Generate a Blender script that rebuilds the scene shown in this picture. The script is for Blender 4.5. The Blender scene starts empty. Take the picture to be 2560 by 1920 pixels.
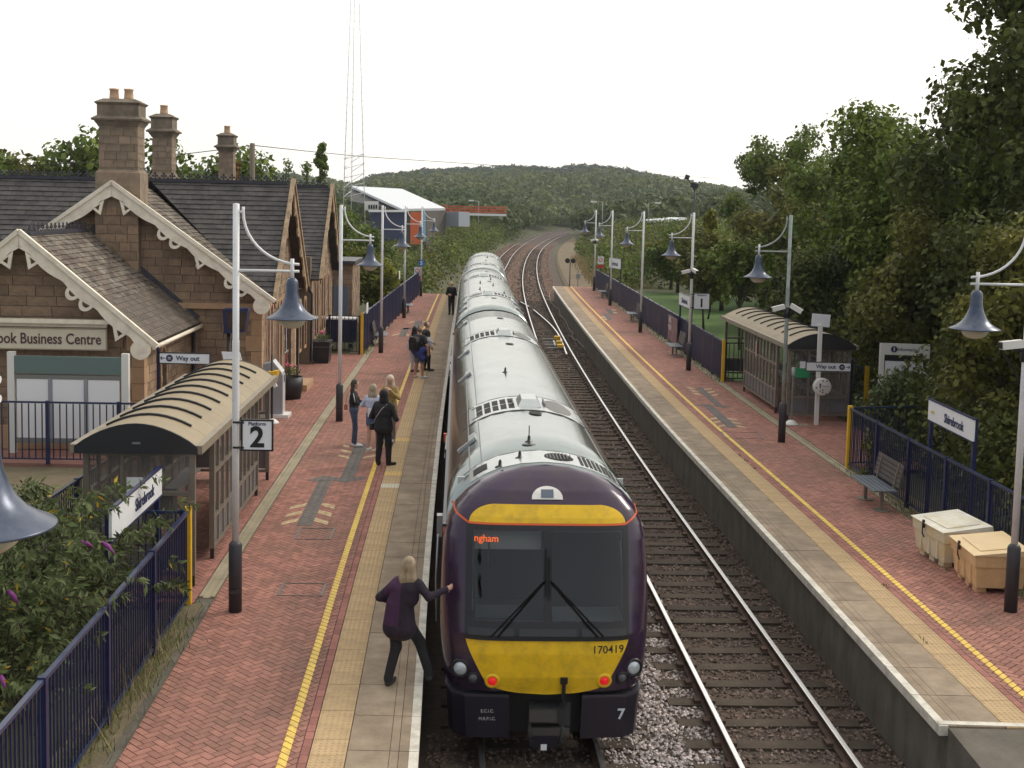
import bpy, math, random
import numpy as np
from mathutils import Vector, Matrix
from mathutils.geometry import tessellate_polygon
random.seed(7); RNG = np.random.default_rng(7)
SC = bpy.context.scene; COL = SC.collection

# ------------------------------------------------------------------ camera, world, sun, exposure
F_, PITCH, ROLL, CX_ = 3064., math.radians(5.09), .0225, 1280.
H0_ = 449*2560/2212; CY_ = H0_+F_*math.tan(PITCH); ZC = 6.92
_cp, _sp = math.cos(PITCH), math.sin(PITCH)
_R0, _U0, _FW = np.array([1., 0, 0]), np.array([0, _sp, _cp]), np.array([0, _cp, -_sp])
_R = math.cos(ROLL)*_R0+math.sin(ROLL)*_U0; _U = -math.sin(ROLL)*_R0+math.cos(ROLL)*_U0
_C = np.array([0, 0, ZC])
def _ray(x, y): return _FW+_R*(x-CX_)/F_-_U*(y-CY_)/F_
def G(x, y, z=.92):                      # where a sight line meets the level z
    r = _ray(x, y); return _C+r*((z-ZC)/r[2])
def D(x, y, Y):                          # where a sight line meets the distance Y
    r = _ray(x, y); return _C+r*(Y/r[1])
cam = bpy.data.cameras.new('camera'); co = bpy.data.objects.new('camera', cam); COL.objects.link(co)
cam.sensor_width = 36; cam.lens = 36*F_/2560; cam.shift_y = -(CY_-960)/2560*-1
cam.clip_end = 6000; cam.clip_start = .1
m = Matrix.Identity(4)
for i in range(3): m[i][0] = _R[i]; m[i][1] = _U[i]; m[i][2] = -_FW[i]; m[i][3] = _C[i]
co.matrix_world = m; SC.camera = co
SUN_EL, SUN_AZ = math.radians(38), math.radians(58)     # azimuth from +Y towards +X
w = bpy.data.worlds.new('World'); SC.world = w; w.use_nodes = True
nt = w.node_tree; nt.nodes.clear()
sky = nt.nodes.new('ShaderNodeTexSky'); sky.sky_type = 'NISHITA'; sky.sun_disc = False
sky.sun_elevation = SUN_EL; sky.sun_rotation = SUN_AZ; sky.air_density = 1.2; sky.dust_density = 3
hs = nt.nodes.new('ShaderNodeHueSaturation'); hs.inputs['Saturation'].default_value = .25
nt.links.new(sky.outputs[0], hs.inputs['Color'])
mx = nt.nodes.new('ShaderNodeMix'); mx.data_type = 'RGBA'; mx.inputs[0].default_value = .72
nt.links.new(hs.outputs[0], mx.inputs[6])
# high thin cloud sheet, brighter on the side of the hidden sun
tcw = nt.nodes.new('ShaderNodeTexCoord'); dt = nt.nodes.new('ShaderNodeVectorMath'); dt.operation = 'DOT_PRODUCT'; nt.links.new(tcw.outputs['Generated'], dt.inputs[0])
dt.inputs[1].default_value = (math.sin(SUN_AZ*.6)*.93, math.cos(SUN_AZ*.6)*.93, .36)
mrw = nt.nodes.new('ShaderNodeMapRange'); mrw.interpolation_type = 'SMOOTHSTEP'; mrw.inputs['From Min'].default_value = -.9; mrw.inputs['From Max'].default_value = .85; nt.links.new(dt.outputs['Value'], mrw.inputs[0])
nzw = nt.nodes.new('ShaderNodeTexNoise'); nzw.inputs['Scale'].default_value = 2.2; nzw.inputs['Detail'].default_value = 5; nt.links.new(tcw.outputs['Generated'], nzw.inputs['Vector'])
mcl = nt.nodes.new('ShaderNodeMix'); mcl.data_type = 'RGBA'; nt.links.new(mrw.outputs[0], mcl.inputs[0]); mcl.inputs[6].default_value = (5.0, 5.3, 5.9, 1); mcl.inputs[7].default_value = (16.0, 15.3, 14.0, 1)
mrn = nt.nodes.new('ShaderNodeMapRange'); mrn.inputs['To Min'].default_value = .8; mrn.inputs['To Max'].default_value = 1.2; nt.links.new(nzw.outputs[0], mrn.inputs[0])
vs_ = nt.nodes.new('ShaderNodeVectorMath'); vs_.operation = 'SCALE'; nt.links.new(mcl.outputs[2], vs_.inputs[0]); nt.links.new(mrn.outputs[0], vs_.inputs['Scale']); nt.links.new(vs_.outputs[0], mx.inputs[7])
bg = nt.nodes.new('ShaderNodeBackground'); bg.inputs['Strength'].default_value = .115
nt.links.new(mx.outputs[2], bg.inputs['Color'])
wo = nt.nodes.new('ShaderNodeOutputWorld'); nt.links.new(bg.outputs[0], wo.inputs[0])
sl = bpy.data.lights.new('sun', 'SUN'); sl.energy = 1.5; sl.angle = math.radians(14); sl.color = (1, .9, .76)
so = bpy.data.objects.new('sun', sl); COL.objects.link(so)
sd = Vector((math.sin(SUN_AZ)*math.cos(SUN_EL), math.cos(SUN_AZ)*math.cos(SUN_EL), math.sin(SUN_EL)))
so.rotation_euler = sd.to_track_quat('Z', 'Y').to_euler(); so.location = (30, 30, 60)
SC.view_settings.view_transform = 'Standard'; SC.view_settings.look = 'None'
SC.view_settings.exposure = 0; SC.view_settings.gamma = 1

# ------------------------------------------------------------------ materials
MATS = {}
def mat(name, col, rough=.6, metal=0, var=.0, scale=4, bump=0, bscale=30, col2=None, isl=0, spec=.5, emit=None, dirt=None, stretch=None):
    """Principled with noise variation; isl = brightness spread between separate pieces."""
    if name in MATS: return MATS[name]
    m = bpy.data.materials.new(name); m.use_nodes = True; n = m.node_tree.nodes; l = m.node_tree.links
    b = n['Principled BSDF']; b.inputs['Roughness'].default_value = rough; b.inputs['Metallic'].default_value = metal
    b.inputs['Specular IOR Level'].default_value = spec
    c = (*col, 1); out = None
    tc = n.new('ShaderNodeTexCoord'); vec = tc.outputs['Object']
    if stretch:
        mp = n.new('ShaderNodeMapping'); mp.inputs['Scale'].default_value = stretch; l.new(vec, mp.inputs[0]); vec = mp.outputs[0]
    if var or col2:
        nz = n.new('ShaderNodeTexNoise'); nz.inputs['Scale'].default_value = scale; nz.inputs['Detail'].default_value = 6
        nz.inputs['Roughness'].default_value = .65; l.new(vec, nz.inputs['Vector'])
        rp = n.new('ShaderNodeValToRGB'); rp.color_ramp.elements[0].position = .32; rp.color_ramp.elements[1].position = .68
        a = col2 if col2 else tuple(x*(1-var) for x in col); z = col if col2 else tuple(min(1, x*(1+var)) for x in col)
        rp.color_ramp.elements[0].color = (*a, 1); rp.color_ramp.elements[1].color = (*z, 1)
        l.new(nz.outputs[0], rp.inputs[0]); out = rp.outputs[0]
    if isl:
        g = n.new('ShaderNodeNewGeometry'); oi = n.new('ShaderNodeObjectInfo')
        ad = n.new('ShaderNodeMath'); ad.operation = 'ADD'; l.new(g.outputs['Random Per Island'], ad.inputs[0]); l.new(oi.outputs['Random'], ad.inputs[1])
        fr = n.new('ShaderNodeMath'); fr.operation = 'FRACT'; l.new(ad.outputs[0], fr.inputs[0])
        mr = n.new('ShaderNodeMapRange'); mr.inputs['To Min'].default_value = 1-isl; mr.inputs['To Max'].default_value = 1+isl
        l.new(fr.outputs[0], mr.inputs[0])
        mm = n.new('ShaderNodeMix'); mm.data_type = 'RGBA'; mm.blend_type = 'MULTIPLY'; mm.inputs[0].default_value = 1
        if out: l.new(out, mm.inputs[6])
        else: mm.inputs[6].default_value = c
        cb = n.new('ShaderNodeCombineColor')
        l.new(mr.outputs[0], cb.inputs[0]); l.new(mr.outputs[0], cb.inputs[1]); l.new(mr.outputs[0], cb.inputs[2])
        l.new(cb.outputs[0], mm.inputs[7]); out = mm.outputs[2]
    if dirt:      # broad worn or soiled patches: (colour, scale, amount)
        dn = n.new('ShaderNodeTexNoise'); dn.inputs['Scale'].default_value = dirt[1]; dn.inputs['Detail'].default_value = 8; dn.inputs['Roughness'].default_value = .7
        l.new(tc.outputs['Object'], dn.inputs['Vector'])
        dr = n.new('ShaderNodeValToRGB'); dr.color_ramp.elements[0].position = .45; dr.color_ramp.elements[1].position = .7
        dr.color_ramp.elements[0].color = (0, 0, 0, 1); dr.color_ramp.elements[1].color = (dirt[2],)*3+(1,)
        l.new(dn.outputs[0], dr.inputs[0])
        dm = n.new('ShaderNodeMix'); dm.data_type = 'RGBA'; l.new(dr.outputs[0], dm.inputs[0])
        if out: l.new(out, dm.inputs[6])
        else: dm.inputs[6].default_value = c
        dm.inputs[7].default_value = (*dirt[0], 1); out = dm.outputs[2]
    if out: l.new(out, b.inputs['Base Color'])
    else: b.inputs['Base Color'].default_value = c
    if bump:
        bn = n.new('ShaderNodeTexNoise'); bn.inputs['Scale'].default_value = bscale; bn.inputs['Detail'].default_value = 5; l.new(vec, bn.inputs['Vector'])
        bp = n.new('ShaderNodeBump'); bp.inputs['Strength'].default_value = bump; bp.inputs['Distance'].default_value = .02
        l.new(bn.outputs[0], bp.inputs['Height']); l.new(bp.outputs[0], b.inputs['Normal'])
    if emit:
        b.inputs['Emission Color'].default_value = (*emit[:3], 1); b.inputs['Emission Strength'].default_value = emit[3]
    MATS[name] = m; return m
def glass(name, col=(.6, .65, .65), alpha=.3, rough=.08):
    if name in MATS: return MATS[name]
    m = mat(name, col, rough); b = m.node_tree.nodes['Principled BSDF']; b.inputs['Alpha'].default_value = alpha; return m
def leafmat(name, c1, c2, isl=.35):
    if name in MATS: return MATS[name]
    m = mat(name, c1, .6, col2=c2, scale=.35, isl=isl, spec=.25)
    n = m.node_tree.nodes; l = m.node_tree.links; b = n['Principled BSDF']
    tr = n.new('ShaderNodeBsdfTranslucent'); ms = n.new('ShaderNodeMixShader'); ms.inputs[0].default_value = .28
    src = b.inputs['Base Color'].links[0].from_socket; l.new(src, tr.inputs[0])
    l.new(b.outputs[0], ms.inputs[1]); l.new(tr.outputs[0], ms.inputs[2]); l.new(ms.outputs[0], n['Material Output'].inputs[0])
    return m

M_BRICK = mat('red_brick_paving', (.40, .185, .140), .85, col2=(.29, .132, .104), scale=9, isl=.22, bump=.3, bscale=60, dirt=((.19, .115, .085), .45, .8))
M_BRICKL = mat('border_brick', (.36, .15, .12), .85, col2=(.28, .115, .095), scale=9, isl=.2, bump=.3, bscale=60)
M_YBRICK = mat('yellow_line_paint', (.80, .56, .10), .6, var=.15, scale=30, isl=.08, dirt=((.42, .25, .12), 6, .5))
M_GBRICK = mat('grey_arrow_paint', (.145, .13, .12), .8, var=.2, scale=20, isl=.12)
M_CBRICK = mat('cream_chevron_paint', (.55, .42, .25), .8, var=.2, scale=20, isl=.12, dirt=((.33, .2, .13), 8, .6))
M_MORTAR = mat('paving_bed', (.045, .026, .022), .95, var=.3, scale=5)
M_SLAB = mat('coping_concrete', (.37, .29, .21), .9, col2=(.225, .172, .12), scale=3, isl=.10, bump=.2, bscale=90, dirt=((.19, .15, .11), 1.2, .7))
M_TACT = mat('buff_tactile', (.47, .335, .185), .85, var=.14, scale=5, isl=.07, bump=.1, bscale=90, dirt=((.38, .27, .15), .8, .5))
M_TACT2 = mat('bright_tactile', (.62, .43, .16), .85, var=.1, scale=5)
M_TACT3 = mat('pale_tactile', (.58, .54, .42), .85, var=.1, scale=5)
M_WEDGE = mat('white_edge_paint', (.66, .63, .55), .7, var=.12, scale=6, bump=.15, bscale=60, dirt=((.36, .32, .27), 5, .8))
M_PWALL = mat('platform_wall', (.15, .135, .105), .95, col2=(.08, .072, .058), scale=2.5, bump=.4, bscale=12, dirt=((.17, .16, .14), 1.6, .6), stretch=(1, 1, .35))
M_CHAN = mat('channel_concrete', (.36, .31, .22), .9, var=.2, scale=4, bump=.2, dirt=((.17, .16, .09), 2, .7))
M_DIRT = mat('verge_soil', (.20, .155, .10), .95, col2=(.12, .095, .06), scale=4, bump=.6, bscale=20, dirt=((.10, .12, .04), 1.1, .7))
M_TARM = mat('tarmac', (.16, .145, .13), .95, var=.2, scale=6, bump=.3, bscale=80)
M_BALLAST = mat('ballast_bed', (.085, .062, .048), .95, col2=(.045, .034, .028), scale=9, bump=1, bscale=30, dirt=((.13, .08, .055), .3, .7))
M_STONEB = mat('ballast_stone', (.175, .13, .105), .9, var=.3, scale=2, isl=.55, dirt=((.12, .08, .06), .45, .6))
M_STONEG = mat('fresh_ballast_stone', (.50, .44, .42), .9, var=.25, scale=2, isl=.5)
M_SLEEP = mat('sleeper_timber', (.062, .046, .033), .95, var=.35, scale=3, bump=.4, bscale=20, isl=.2)
M_RAILT = mat('rail_head_steel', (.75, .74, .74), .22, .9, var=.08, scale=3)
M_RAILS = mat('rusty_rail_web', (.085, .05, .035), .85, var=.3, scale=6)
M_WPAINT = mat('white_post_paint', (.80, .81, .83), .45, var=.06, scale=5, dirt=((.45, .47, .42), 2.5, .5))
M_DBASE = mat('dark_column_paint', (.045, .043, .052), .5, var=.15, scale=4)
M_LAMP = mat('blue_grey_enamel', (.062, .080, .125), .30, .4, var=.10, scale=5, bump=.02, dirt=((.24, .25, .26), 9, .25))
M_LAMPW = mat('lamp_rim_enamel', (.30, .33, .38), .35, .1)
M_GLOBE = mat('lamp_bowl', (.55, .50, .38), .25, var=.06)
M_BLUE = mat('blue_fence_paint', (.012, .018, .068), .38, var=.2, scale=6)
M_BLUER = mat('blue_rail_paint', (.018, .032, .085), .28, var=.15, scale=6)
M_YEL = mat('yellow_post_paint', (.78, .47, .02), .45, var=.1, scale=4)
M_SHEL = mat('shelter_metal', (.25, .22, .185), .4, .4, var=.12, scale=3)
M_SHELP = mat('shelter_panel', (.16, .155, .165), .5, .1, var=.12, scale=3)
M_SHROOF = mat('shelter_roof_sheet', (.275, .218, .132), .55, var=.12, scale=1.5, bump=.05, dirt=((.30, .25, .16), 1.3, .7))
M_DARK = mat('dark_metal', (.02, .02, .024), .5)
M_SHGL = glass('shelter_glass', (.20, .19, .18), .26, .06)
M_SIGNW = mat('sign_white', (.78, .80, .83), .4, var=.04)
M_INK = mat('ink_blue', (.02, .03, .09), .5)
M_BLK = mat('ink_black', (.012, .012, .016), .5)
M_STONE = mat('sandstone', (.34, .235, .15), .9, col2=(.20, .14, .095), scale=2.2, isl=.16, bump=.35, bscale=25, dirt=((.13, .10, .08), .7, .55))
M_ASHL = mat('sandstone_dressing', (.50, .325, .19), .85, col2=(.42, .27, .155), scale=4, isl=.08, dirt=((.18, .14, .11), 1.2, .3))
M_MORT = mat('stone_mortar', (.17, .13, .095), .95, var=.2, scale=8)
M_STCH = mat('chimney_stone', (.33, .25, .175), .9, col2=(.24, .18, .13), scale=3, isl=.12, bump=.3, bscale=25, dirt=((.075, .07, .055), 1.3, .75))
M_POT = mat('chimney_pot_clay', (.60, .40, .25), .8, var=.15, scale=5)
M_SLATE = mat('roof_slate', (.054, .046, .047), .6, col2=(.032, .029, .032), scale=2, isl=.30, dirt=((.15, .145, .12), 1.7, .45))
M_TILE = mat('brown_roof_tile', (.115, .082, .062), .85, col2=(.065, .05, .042), scale=1.2, isl=.34, dirt=((.34, .32, .26), 3.0, .75))
M_CREAM = mat('cream_timber_paint', (.86, .79, .65), .6, var=.08, scale=4, dirt=((.40, .33, .23), 3, .4))
M_BARGER = mat('weathered_barge', (.40, .29, .18), .8, var=.2, scale=5, dirt=((.08, .065, .05), 3, .8))
M_LEAD = mat('lead_flashing', (.05, .05, .065), .5, .2, var=.2)
M_BURG = mat('burgundy_paint', (.13, .025, .03), .4, var=.1)
M_WINW = mat('window_white', (.75, .74, .70), .5)
M_WINB = mat('window_glass', (.02, .025, .04), .08)
M_PURP = mat('train_purple', (.034, .016, .048), .2, .1, var=.15, scale=1.2, dirt=((.060, .040, .038), 2.6, .6), spec=.6)
M_TYEL = mat('train_yellow', (.84, .53, .012), .4, var=.07, scale=3, dirt=((.38, .23, .03), 4.5, .6))
M_ORNG = mat('train_orange', (.75, .12, .02), .4)
M_ROOF = mat('train_roof_metal', (.31, .35, .35), .17, .97, var=.07, scale=.6, bump=.015, bscale=5, dirt=((.20, .22, .22), .9, .6), stretch=(1, .15, 1))
M_ROOFP = mat('train_roof_panel', (.50, .53, .53), .30, .8, var=.06)
M_TBLK = mat('train_black', (.012, .012, .014), .35)
M_TSCR = mat('train_windscreen', (.018, .022, .027), .05, spec=.8)
M_TWIN = mat('train_window', (.015, .018, .022), .05)
M_UNDER = mat('underframe', (.016, .014, .013), .8)
M_BARK = mat('bark', (.07, .055, .04), .95, var=.3, scale=4, bump=.5)
M_SKIN = mat('skin', (.56, .33, .23), .6)
M_GRASS = mat('grass_blades', (.11, .16, .035), .8, isl=.4, col2=(.15, .15, .05), scale=1)
M_STRAW = mat('dry_grass', (.32, .25, .12), .8, isl=.3)
M_GALV = mat('galvanised', (.35, .36, .37), .4, .6, var=.1)
M_CABG = mat('cabinet_grey', (.30, .31, .35), .4, .1, var=.08, scale=3)

# ------------------------------------------------------------------ mesh builder
def clip2(poly, conv):
    out = poly; n = len(conv)
    for i in range(n):
        ax, ay = conv[i]; bx, by = conv[(i+1) % n]; inp = out; out = []
        if not inp: return []
        def side(p): return (bx-ax)*(p[1]-ay)-(by-ay)*(p[0]-ax)
        for k in range(len(inp)):
            p, q = inp[k-1], inp[k]; sp, sq = side(p), side(q)
            if sq >= 0:
                if sp < 0: t = sp/(sp-sq); out.append((p[0]+(q[0]-p[0])*t, p[1]+(q[1]-p[1])*t))
                out.append(q)
            elif sp >= 0: t = sp/(sp-sq); out.append((p[0]+(q[0]-p[0])*t, p[1]+(q[1]-p[1])*t))
    return out
def parea(p): return .5*sum(p[i-1][0]*p[i][1]-p[i][0]*p[i-1][1] for i in range(len(p)))
def ccw(p): return p if parea(p) > 0 else p[::-1]
class MB:
    def __init__(s): s.v = []; s.f = []; s.m = []; s.cur = 0; s.smooth = False; s.sm = []
    def add(s, vs, fs):
        b = len(s.v); s.v += [tuple(map(float, p)) for p in vs]
        for f in fs: s.f.append(tuple(b+i for i in f)); s.m.append(s.cur); s.sm.append(s.smooth)
        return s
    def box(s, c, d, rz=0, rx=0, ry=0, rot=None):
        hx, hy, hz = d[0]/2, d[1]/2, d[2]/2
        R = rot if rot is not None else (Matrix.Rotation(rz, 3, 'Z') @ Matrix.Rotation(ry, 3, 'Y') @ Matrix.Rotation(rx, 3, 'X'))
        c = Vector(c); vs = [c+R @ Vector((x, y, z)) for x in (-hx, hx) for y in (-hy, hy) for z in (-hz, hz)]
        return s.add(vs, [(0, 1, 3, 2), (4, 6, 7, 5), (0, 4, 5, 1), (2, 3, 7, 6), (0, 2, 6, 4), (1, 5, 7, 3)])
    def bar(s, p, q, w, h=None, up=(0, 0, 1)):
        p, q = Vector(p), Vector(q); d = q-p; L = d.length
        if L < 1e-6: return s
        z = d/L; u = Vector(up)
        if abs(z.dot(u)) > .98: u = Vector((0, 1, 0))
        x = u.cross(z).normalized(); y = z.cross(x)
        R = Matrix((x, y, z)).transposed()
        return s.box((p+q)/2, (w, h or w, L), rot=R)
    def tube(s, pts, r, n=8, caps=True):
        pts = [Vector(p) for p in pts]; rs = r if isinstance(r, (list, tuple)) else [r]*len(pts)
        rings = []; prev = None
        for i, p in enumerate(pts):
            a = pts[max(0, i-1)]; b = pts[min(len(pts)-1, i+1)]; t = (b-a).normalized()
            if prev is None:
                u = Vector((0, 0, 1)) if abs(t.z) < .9 else Vector((1, 0, 0)); x = u.cross(t).normalized()
            else: x = (prev-t*prev.dot(t)).normalized()
            prev = x; y = t.cross(x)
            rings.append([p+(x*math.cos(2*math.pi*k/n)+y*math.sin(2*math.pi*k/n))*rs[i] for k in range(n)])
        vs = [q for rg in rings for q in rg]; fs = []
        for i in range(len(pts)-1):
            for k in range(n): fs.append((i*n+k, i*n+(k+1) % n, (i+1)*n+(k+1) % n, (i+1)*n+k))
        o = s.smooth; s.smooth = True; b0 = len(s.v); s.add(vs, fs); s.smooth = o
        if caps: s.add([], []); s.f.append(tuple(b0+k for k in range(n))[::-1]); s.m.append(s.cur); s.sm.append(False); s.f.append(tuple(b0+(len(pts)-1)*n+k for k in range(n))); s.m.append(s.cur); s.sm.append(False)
        return s
    def lathe(s, prof, o=(0, 0, 0), n=24, axis='Z'):
        vs = []; fs = []
        for (r, z) in prof:
            for k in range(n):
                a = 2*math.pi*k/n
                p = (r*math.cos(a), r*math.sin(a), z) if axis == 'Z' else (r*math.cos(a), -z, r*math.sin(a))
                vs.append((o[0]+p[0], o[1]+p[1], o[2]+p[2]))
        for i in range(len(prof)-1):
            for k in range(n): fs.append((i*n+k, i*n+(k+1) % n, (i+1)*n+(k+1) % n, (i+1)*n+k))
        b0 = len(s.v); osm = s.smooth; s.smooth = True; s.add(vs, fs); s.smooth = osm
        if prof[0][0] > 1e-4: s.f.append(tuple(b0+k for k in range(n))[::-1]); s.m.append(s.cur); s.sm.append(False)
        if prof[-1][0] > 1e-4: s.f.append(tuple(b0+(len(prof)-1)*n+k for k in range(n))); s.m.append(s.cur); s.sm.append(False)
        return s
    def prism(s, poly, T, t0, t1, holes=()):
        """poly in (u,v); T(u,v,w) -> point; solid between w=t0 and w=t1"""
        loops = [ccw(list(poly))]+[ccw(list(h))[::-1] for h in holes]
        flat = [p for lp in loops for p in lp]
        if holes or len(poly) > 4:
            tris = tessellate_polygon([[Vector((p[0], p[1], 0)) for p in lp] for lp in loops])
            tris = [t if parea([flat[i] for i in t]) > 0 else tuple(t)[::-1] for t in tris]
        else: tris = [tuple(range(len(flat)))]
        n = len(flat); vs = [T(p[0], p[1], t0) for p in flat]+[T(p[0], p[1], t1) for p in flat]
        fs = [tuple(t)[::-1] for t in tris]+[tuple(i+n for i in t) for t in tris]; b = 0
        for lp in loops:
            k = len(lp)
            for i in range(k): j = (i+1) % k; fs.append((b+i, b+j, b+j+n, b+i+n))
            b += k
        return s.add(vs, fs)
    def mesh(s, name, mats):
        me = bpy.data.meshes.new(name); me.from_pydata(s.v, [], s.f)
        for x in (mats if isinstance(mats, (list, tuple)) else [mats]): me.materials.append(x)
        if s.f:
            me.polygons.foreach_set('material_index', s.m); me.polygons.foreach_set('use_smooth', s.sm)
        me.update(); return me
def npmesh(name, V, Fc, mats, smooth=False, mi=None):
    """V (n,3), Fc (m,k) all faces the same size"""
    me = bpy.data.meshes.new(name); k = Fc.shape[1]
    me.vertices.add(len(V)); me.vertices.foreach_set('co', np.ascontiguousarray(V, dtype=np.float32).ravel())
    me.loops.add(Fc.size); me.loops.foreach_set('vertex_index', np.ascontiguousarray(Fc, dtype=np.int32).ravel())
    me.polygons.add(len(Fc)); me.polygons.foreach_set('loop_start', np.arange(0, Fc.size, k, dtype=np.int32))
    me.polygons.foreach_set('loop_total', np.full(len(Fc), k, dtype=np.int32))
    if mi is not None: me.polygons.foreach_set('material_index', np.asarray(mi, dtype=np.int32))
    me.polygons.foreach_set('use_smooth', np.full(len(Fc), smooth, dtype=bool))
    for x in (mats if isinstance(mats, (list, tuple)) else [mats]): me.materials.append(x)
    me.update(calc_edges=True); me.validate(); return me
def link(name, data, parent=None, world=False, loc=None, rz=0):
    o = bpy.data.objects.new(name, data); COL.objects.link(o)
    if parent is not None:
        o.parent = parent
        if world:
            M = Matrix.Identity(4); q = parent
            ch = []
            while q is not None: ch.append(q); q = q.parent
            for q in reversed(ch): M = M @ q.matrix_parent_inverse @ Matrix.LocRotScale(q.location, q.rotation_euler, q.scale)
            o.matrix_parent_inverse = M.inverted()
    if loc is not None: o.location = loc
    if rz: o.rotation_euler = (0, 0, rz)
    return o
def part(name, mb, mats, parent, world=False, label=None, kind=None, loc=None, rz=0):
    o = link(name, mb.mesh(name, mats) if isinstance(mb, MB) else mb, parent, world, loc, rz)
    if label: o['label'] = label
    if kind: o['kind'] = kind
    return o
def tag(o, label=None, cat=None, group=None, kind=None):
    if label: o['label'] = label
    if cat: o['category'] = cat
    if group: o['group'] = group
    if kind: o['kind'] = kind
    return o
def thing(name, label, cat, loc=(0, 0, 0), rz=0, group=None, kind=None):
    o = link(name, None); o.location = loc; o.rotation_euler = (0, 0, rz); o.empty_display_size = .2
    return tag(o, label, cat, group, kind)
def single(name, mb, mats, label=None, cat=None, loc=(0, 0, 0), rz=0, group=None, kind=None):
    o = link(name, mb.mesh(name, mats) if isinstance(mb, MB) else mb); o.location = loc; o.rotation_euler = (0, 0, rz)
    return tag(o, label, cat, group, kind)
def dup(root, loc, rz=0, label=None, parent=None, scale=None):
    def cp(o, par):
        c = o.copy(); COL.objects.link(c); c.parent = par
        for ch in list(o.children): cp(ch, c)
        return c
    r = cp(root, parent); r.location = loc; r.rotation_euler = (0, 0, rz)
    if scale: r.scale = scale
    if label: r['label'] = label
    return r
def text_mesh(s, size=1, bold=0, ext=.004, align='CENTER', sx=1):
    cu = bpy.data.curves.new('lettering', 'FONT'); cu.body = s; cu.size = size; cu.extrude = ext; cu.offset = bold
    cu.align_x = align; cu.align_y = 'CENTER'; cu.resolution_u = 3
    o = bpy.data.objects.new('lettering', cu); COL.objects.link(o)
    dg = bpy.context.evaluated_depsgraph_get(); me = bpy.data.meshes.new_from_object(o.evaluated_get(dg))
    bpy.data.objects.remove(o); bpy.data.curves.remove(cu)
    me.transform(Matrix.Rotation(math.pi/2, 4, 'X') @ Matrix.Diagonal((sx, 1, 1, 1))); return me      # reads from -Y
def text(name, s, size, m, parent, loc, rz=0, rx=0, bold=0, align='CENTER', sx=1):
    me = text_mesh(s, size, bold, .003, align, sx); me.materials.append(m)
    o = link(name, me, parent); o.location = loc; o.rotation_euler = (rx, 0, rz); return o
def curve(pts):
    """smooth interpolation through (y, x) pairs"""
    ys = np.array([p[0] for p in pts], float); xs = np.array([p[1] for p in pts], float)
    h = np.diff(ys); dl = np.diff(xs)/h; mm = np.zeros(len(ys))
    mm[1:-1] = (dl[:-1]*h[1:]+dl[1:]*h[:-1])/(h[:-1]+h[1:]); mm[0] = dl[0]; mm[-1] = dl[-1]
    def f(y):
        y = np.asarray(y, float); i = np.clip(np.searchsorted(ys, y)-1, 0, len(h)-1); t = (y-ys[i])/h[i]
        tt = np.clip(t, 0, 1)
        r = (2*tt**3-3*tt**2+1)*xs[i]+(tt**3-2*tt**2+tt)*h[i]*mm[i]+(-2*tt**3+3*tt**2)*xs[i+1]+(tt**3-tt**2)*h[i]*mm[i+1]
        return r+np.where(t < 0, (y-ys[i])*mm[0], 0)+np.where(t > 1, (y-ys[i+1])*mm[-1], 0)
    return f
XL = curve([(2, -.42), (12.6, -.90), (20, -1.28), (31, -1.76), (48, -2.40), (60, -2.86), (70, -3.19), (84, -3.62)])
XR = curve([(2, 5.62), (14, 5.18), (25, 4.75), (34, 4.37), (49, 3.92), (67, 3.52), (84, 3.22), (96, 3.08)])
TL = curve([(2, 1.08), (12.65, .62), (20, .22), (31, -.27), (48, -.92), (60, -1.37), (70, -1.68), (84, -2.02), (100, -2.12), (120, -2.0), (148, -1.5), (177, -.93), (218, .5), (269, 3.2), (322, 7), (403, 14.8), (483, 26), (560, 40)])
TR = curve([(2, 4.2), (15, 3.76), (21, 3.5), (34, 2.93), (56, 2.27), (73, 1.95), (88, 1.76), (100, 1.68), (114, 1.68), (141, 1.98), (174, 2.75), (212, 4.25), (237, 5.7), (271, 8.1), (310, 11.4), (412, 21.5), (480, 31), (560, 46)])
PZ = .92
def tang(f, y): d = float(f(y+.5)-f(y-.5)); return math.atan2(-d, 1)     # rotation about z that turns +Y along the line
# ================================================================== GROUND AND FAR TERRAIN
def hor(xD): return 449+.0225*(xD-1106)
_sil = [(-900, 372), (0, 372), (380, 368), (600, 371), (700, 385), (760, 398), (800, 378), (900, 366), (1000, 362), (1100, 358), (1200, 357), (1300, 363), (1400, 382), (1500, 402), (1600, 417), (1800, 427), (2600, 430)]
_sx = np.array([(a-1106)/2640 for a, b in _sil]); _se = np.array([(hor(a)-b)/2640 for a, b in _sil])
def gz(x, y):
    x = np.asarray(x, float); y = np.asarray(y, float)
    mid = (TL(np.minimum(y, 560))+TR(np.minimum(y, 560)))/2; d = np.abs(x-mid)
    left = x < mid
    st = (y < 87) & (y > -50)
    outl = np.where(st, .80, .3+1.2*np.clip((y-87)/30, 0, 1)*np.clip((d-9)/12, 0, 1))
    outr = np.where(y < 97, .80, .25+.9*np.clip((d-10)/14, 0, 1))
    out = np.where(left, outl, outr)
    k = np.clip((d-5.6)/np.where(st, .8, 4), 0, 1)
    z = -.5*(1-k)+out*k
    # wooded slope on the right behind the station
    z = z+np.where(~left, np.clip((x-13)/40, 0, 1)*3.0*np.clip((y-5)/30, 0, 1), 0)
    e = np.interp(x/np.maximum(y, 1), _sx, _se)
    t = np.clip((y-300)/760, 0, 1.0); s = t**1.25
    s = s*np.maximum(np.clip((d-9)/45, 0, 1), np.clip((y-470)/110, 0, 1))
    z = z+s*(e*1060+ZC-9-1.0)-np.clip((y-1060)/600, 0, 1)*60
    return z
ys = list(np.arange(-12, 210, 3.))+list(np.geomspace(212, 1900, 55))
us = np.linspace(-1, 1, 181)
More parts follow.
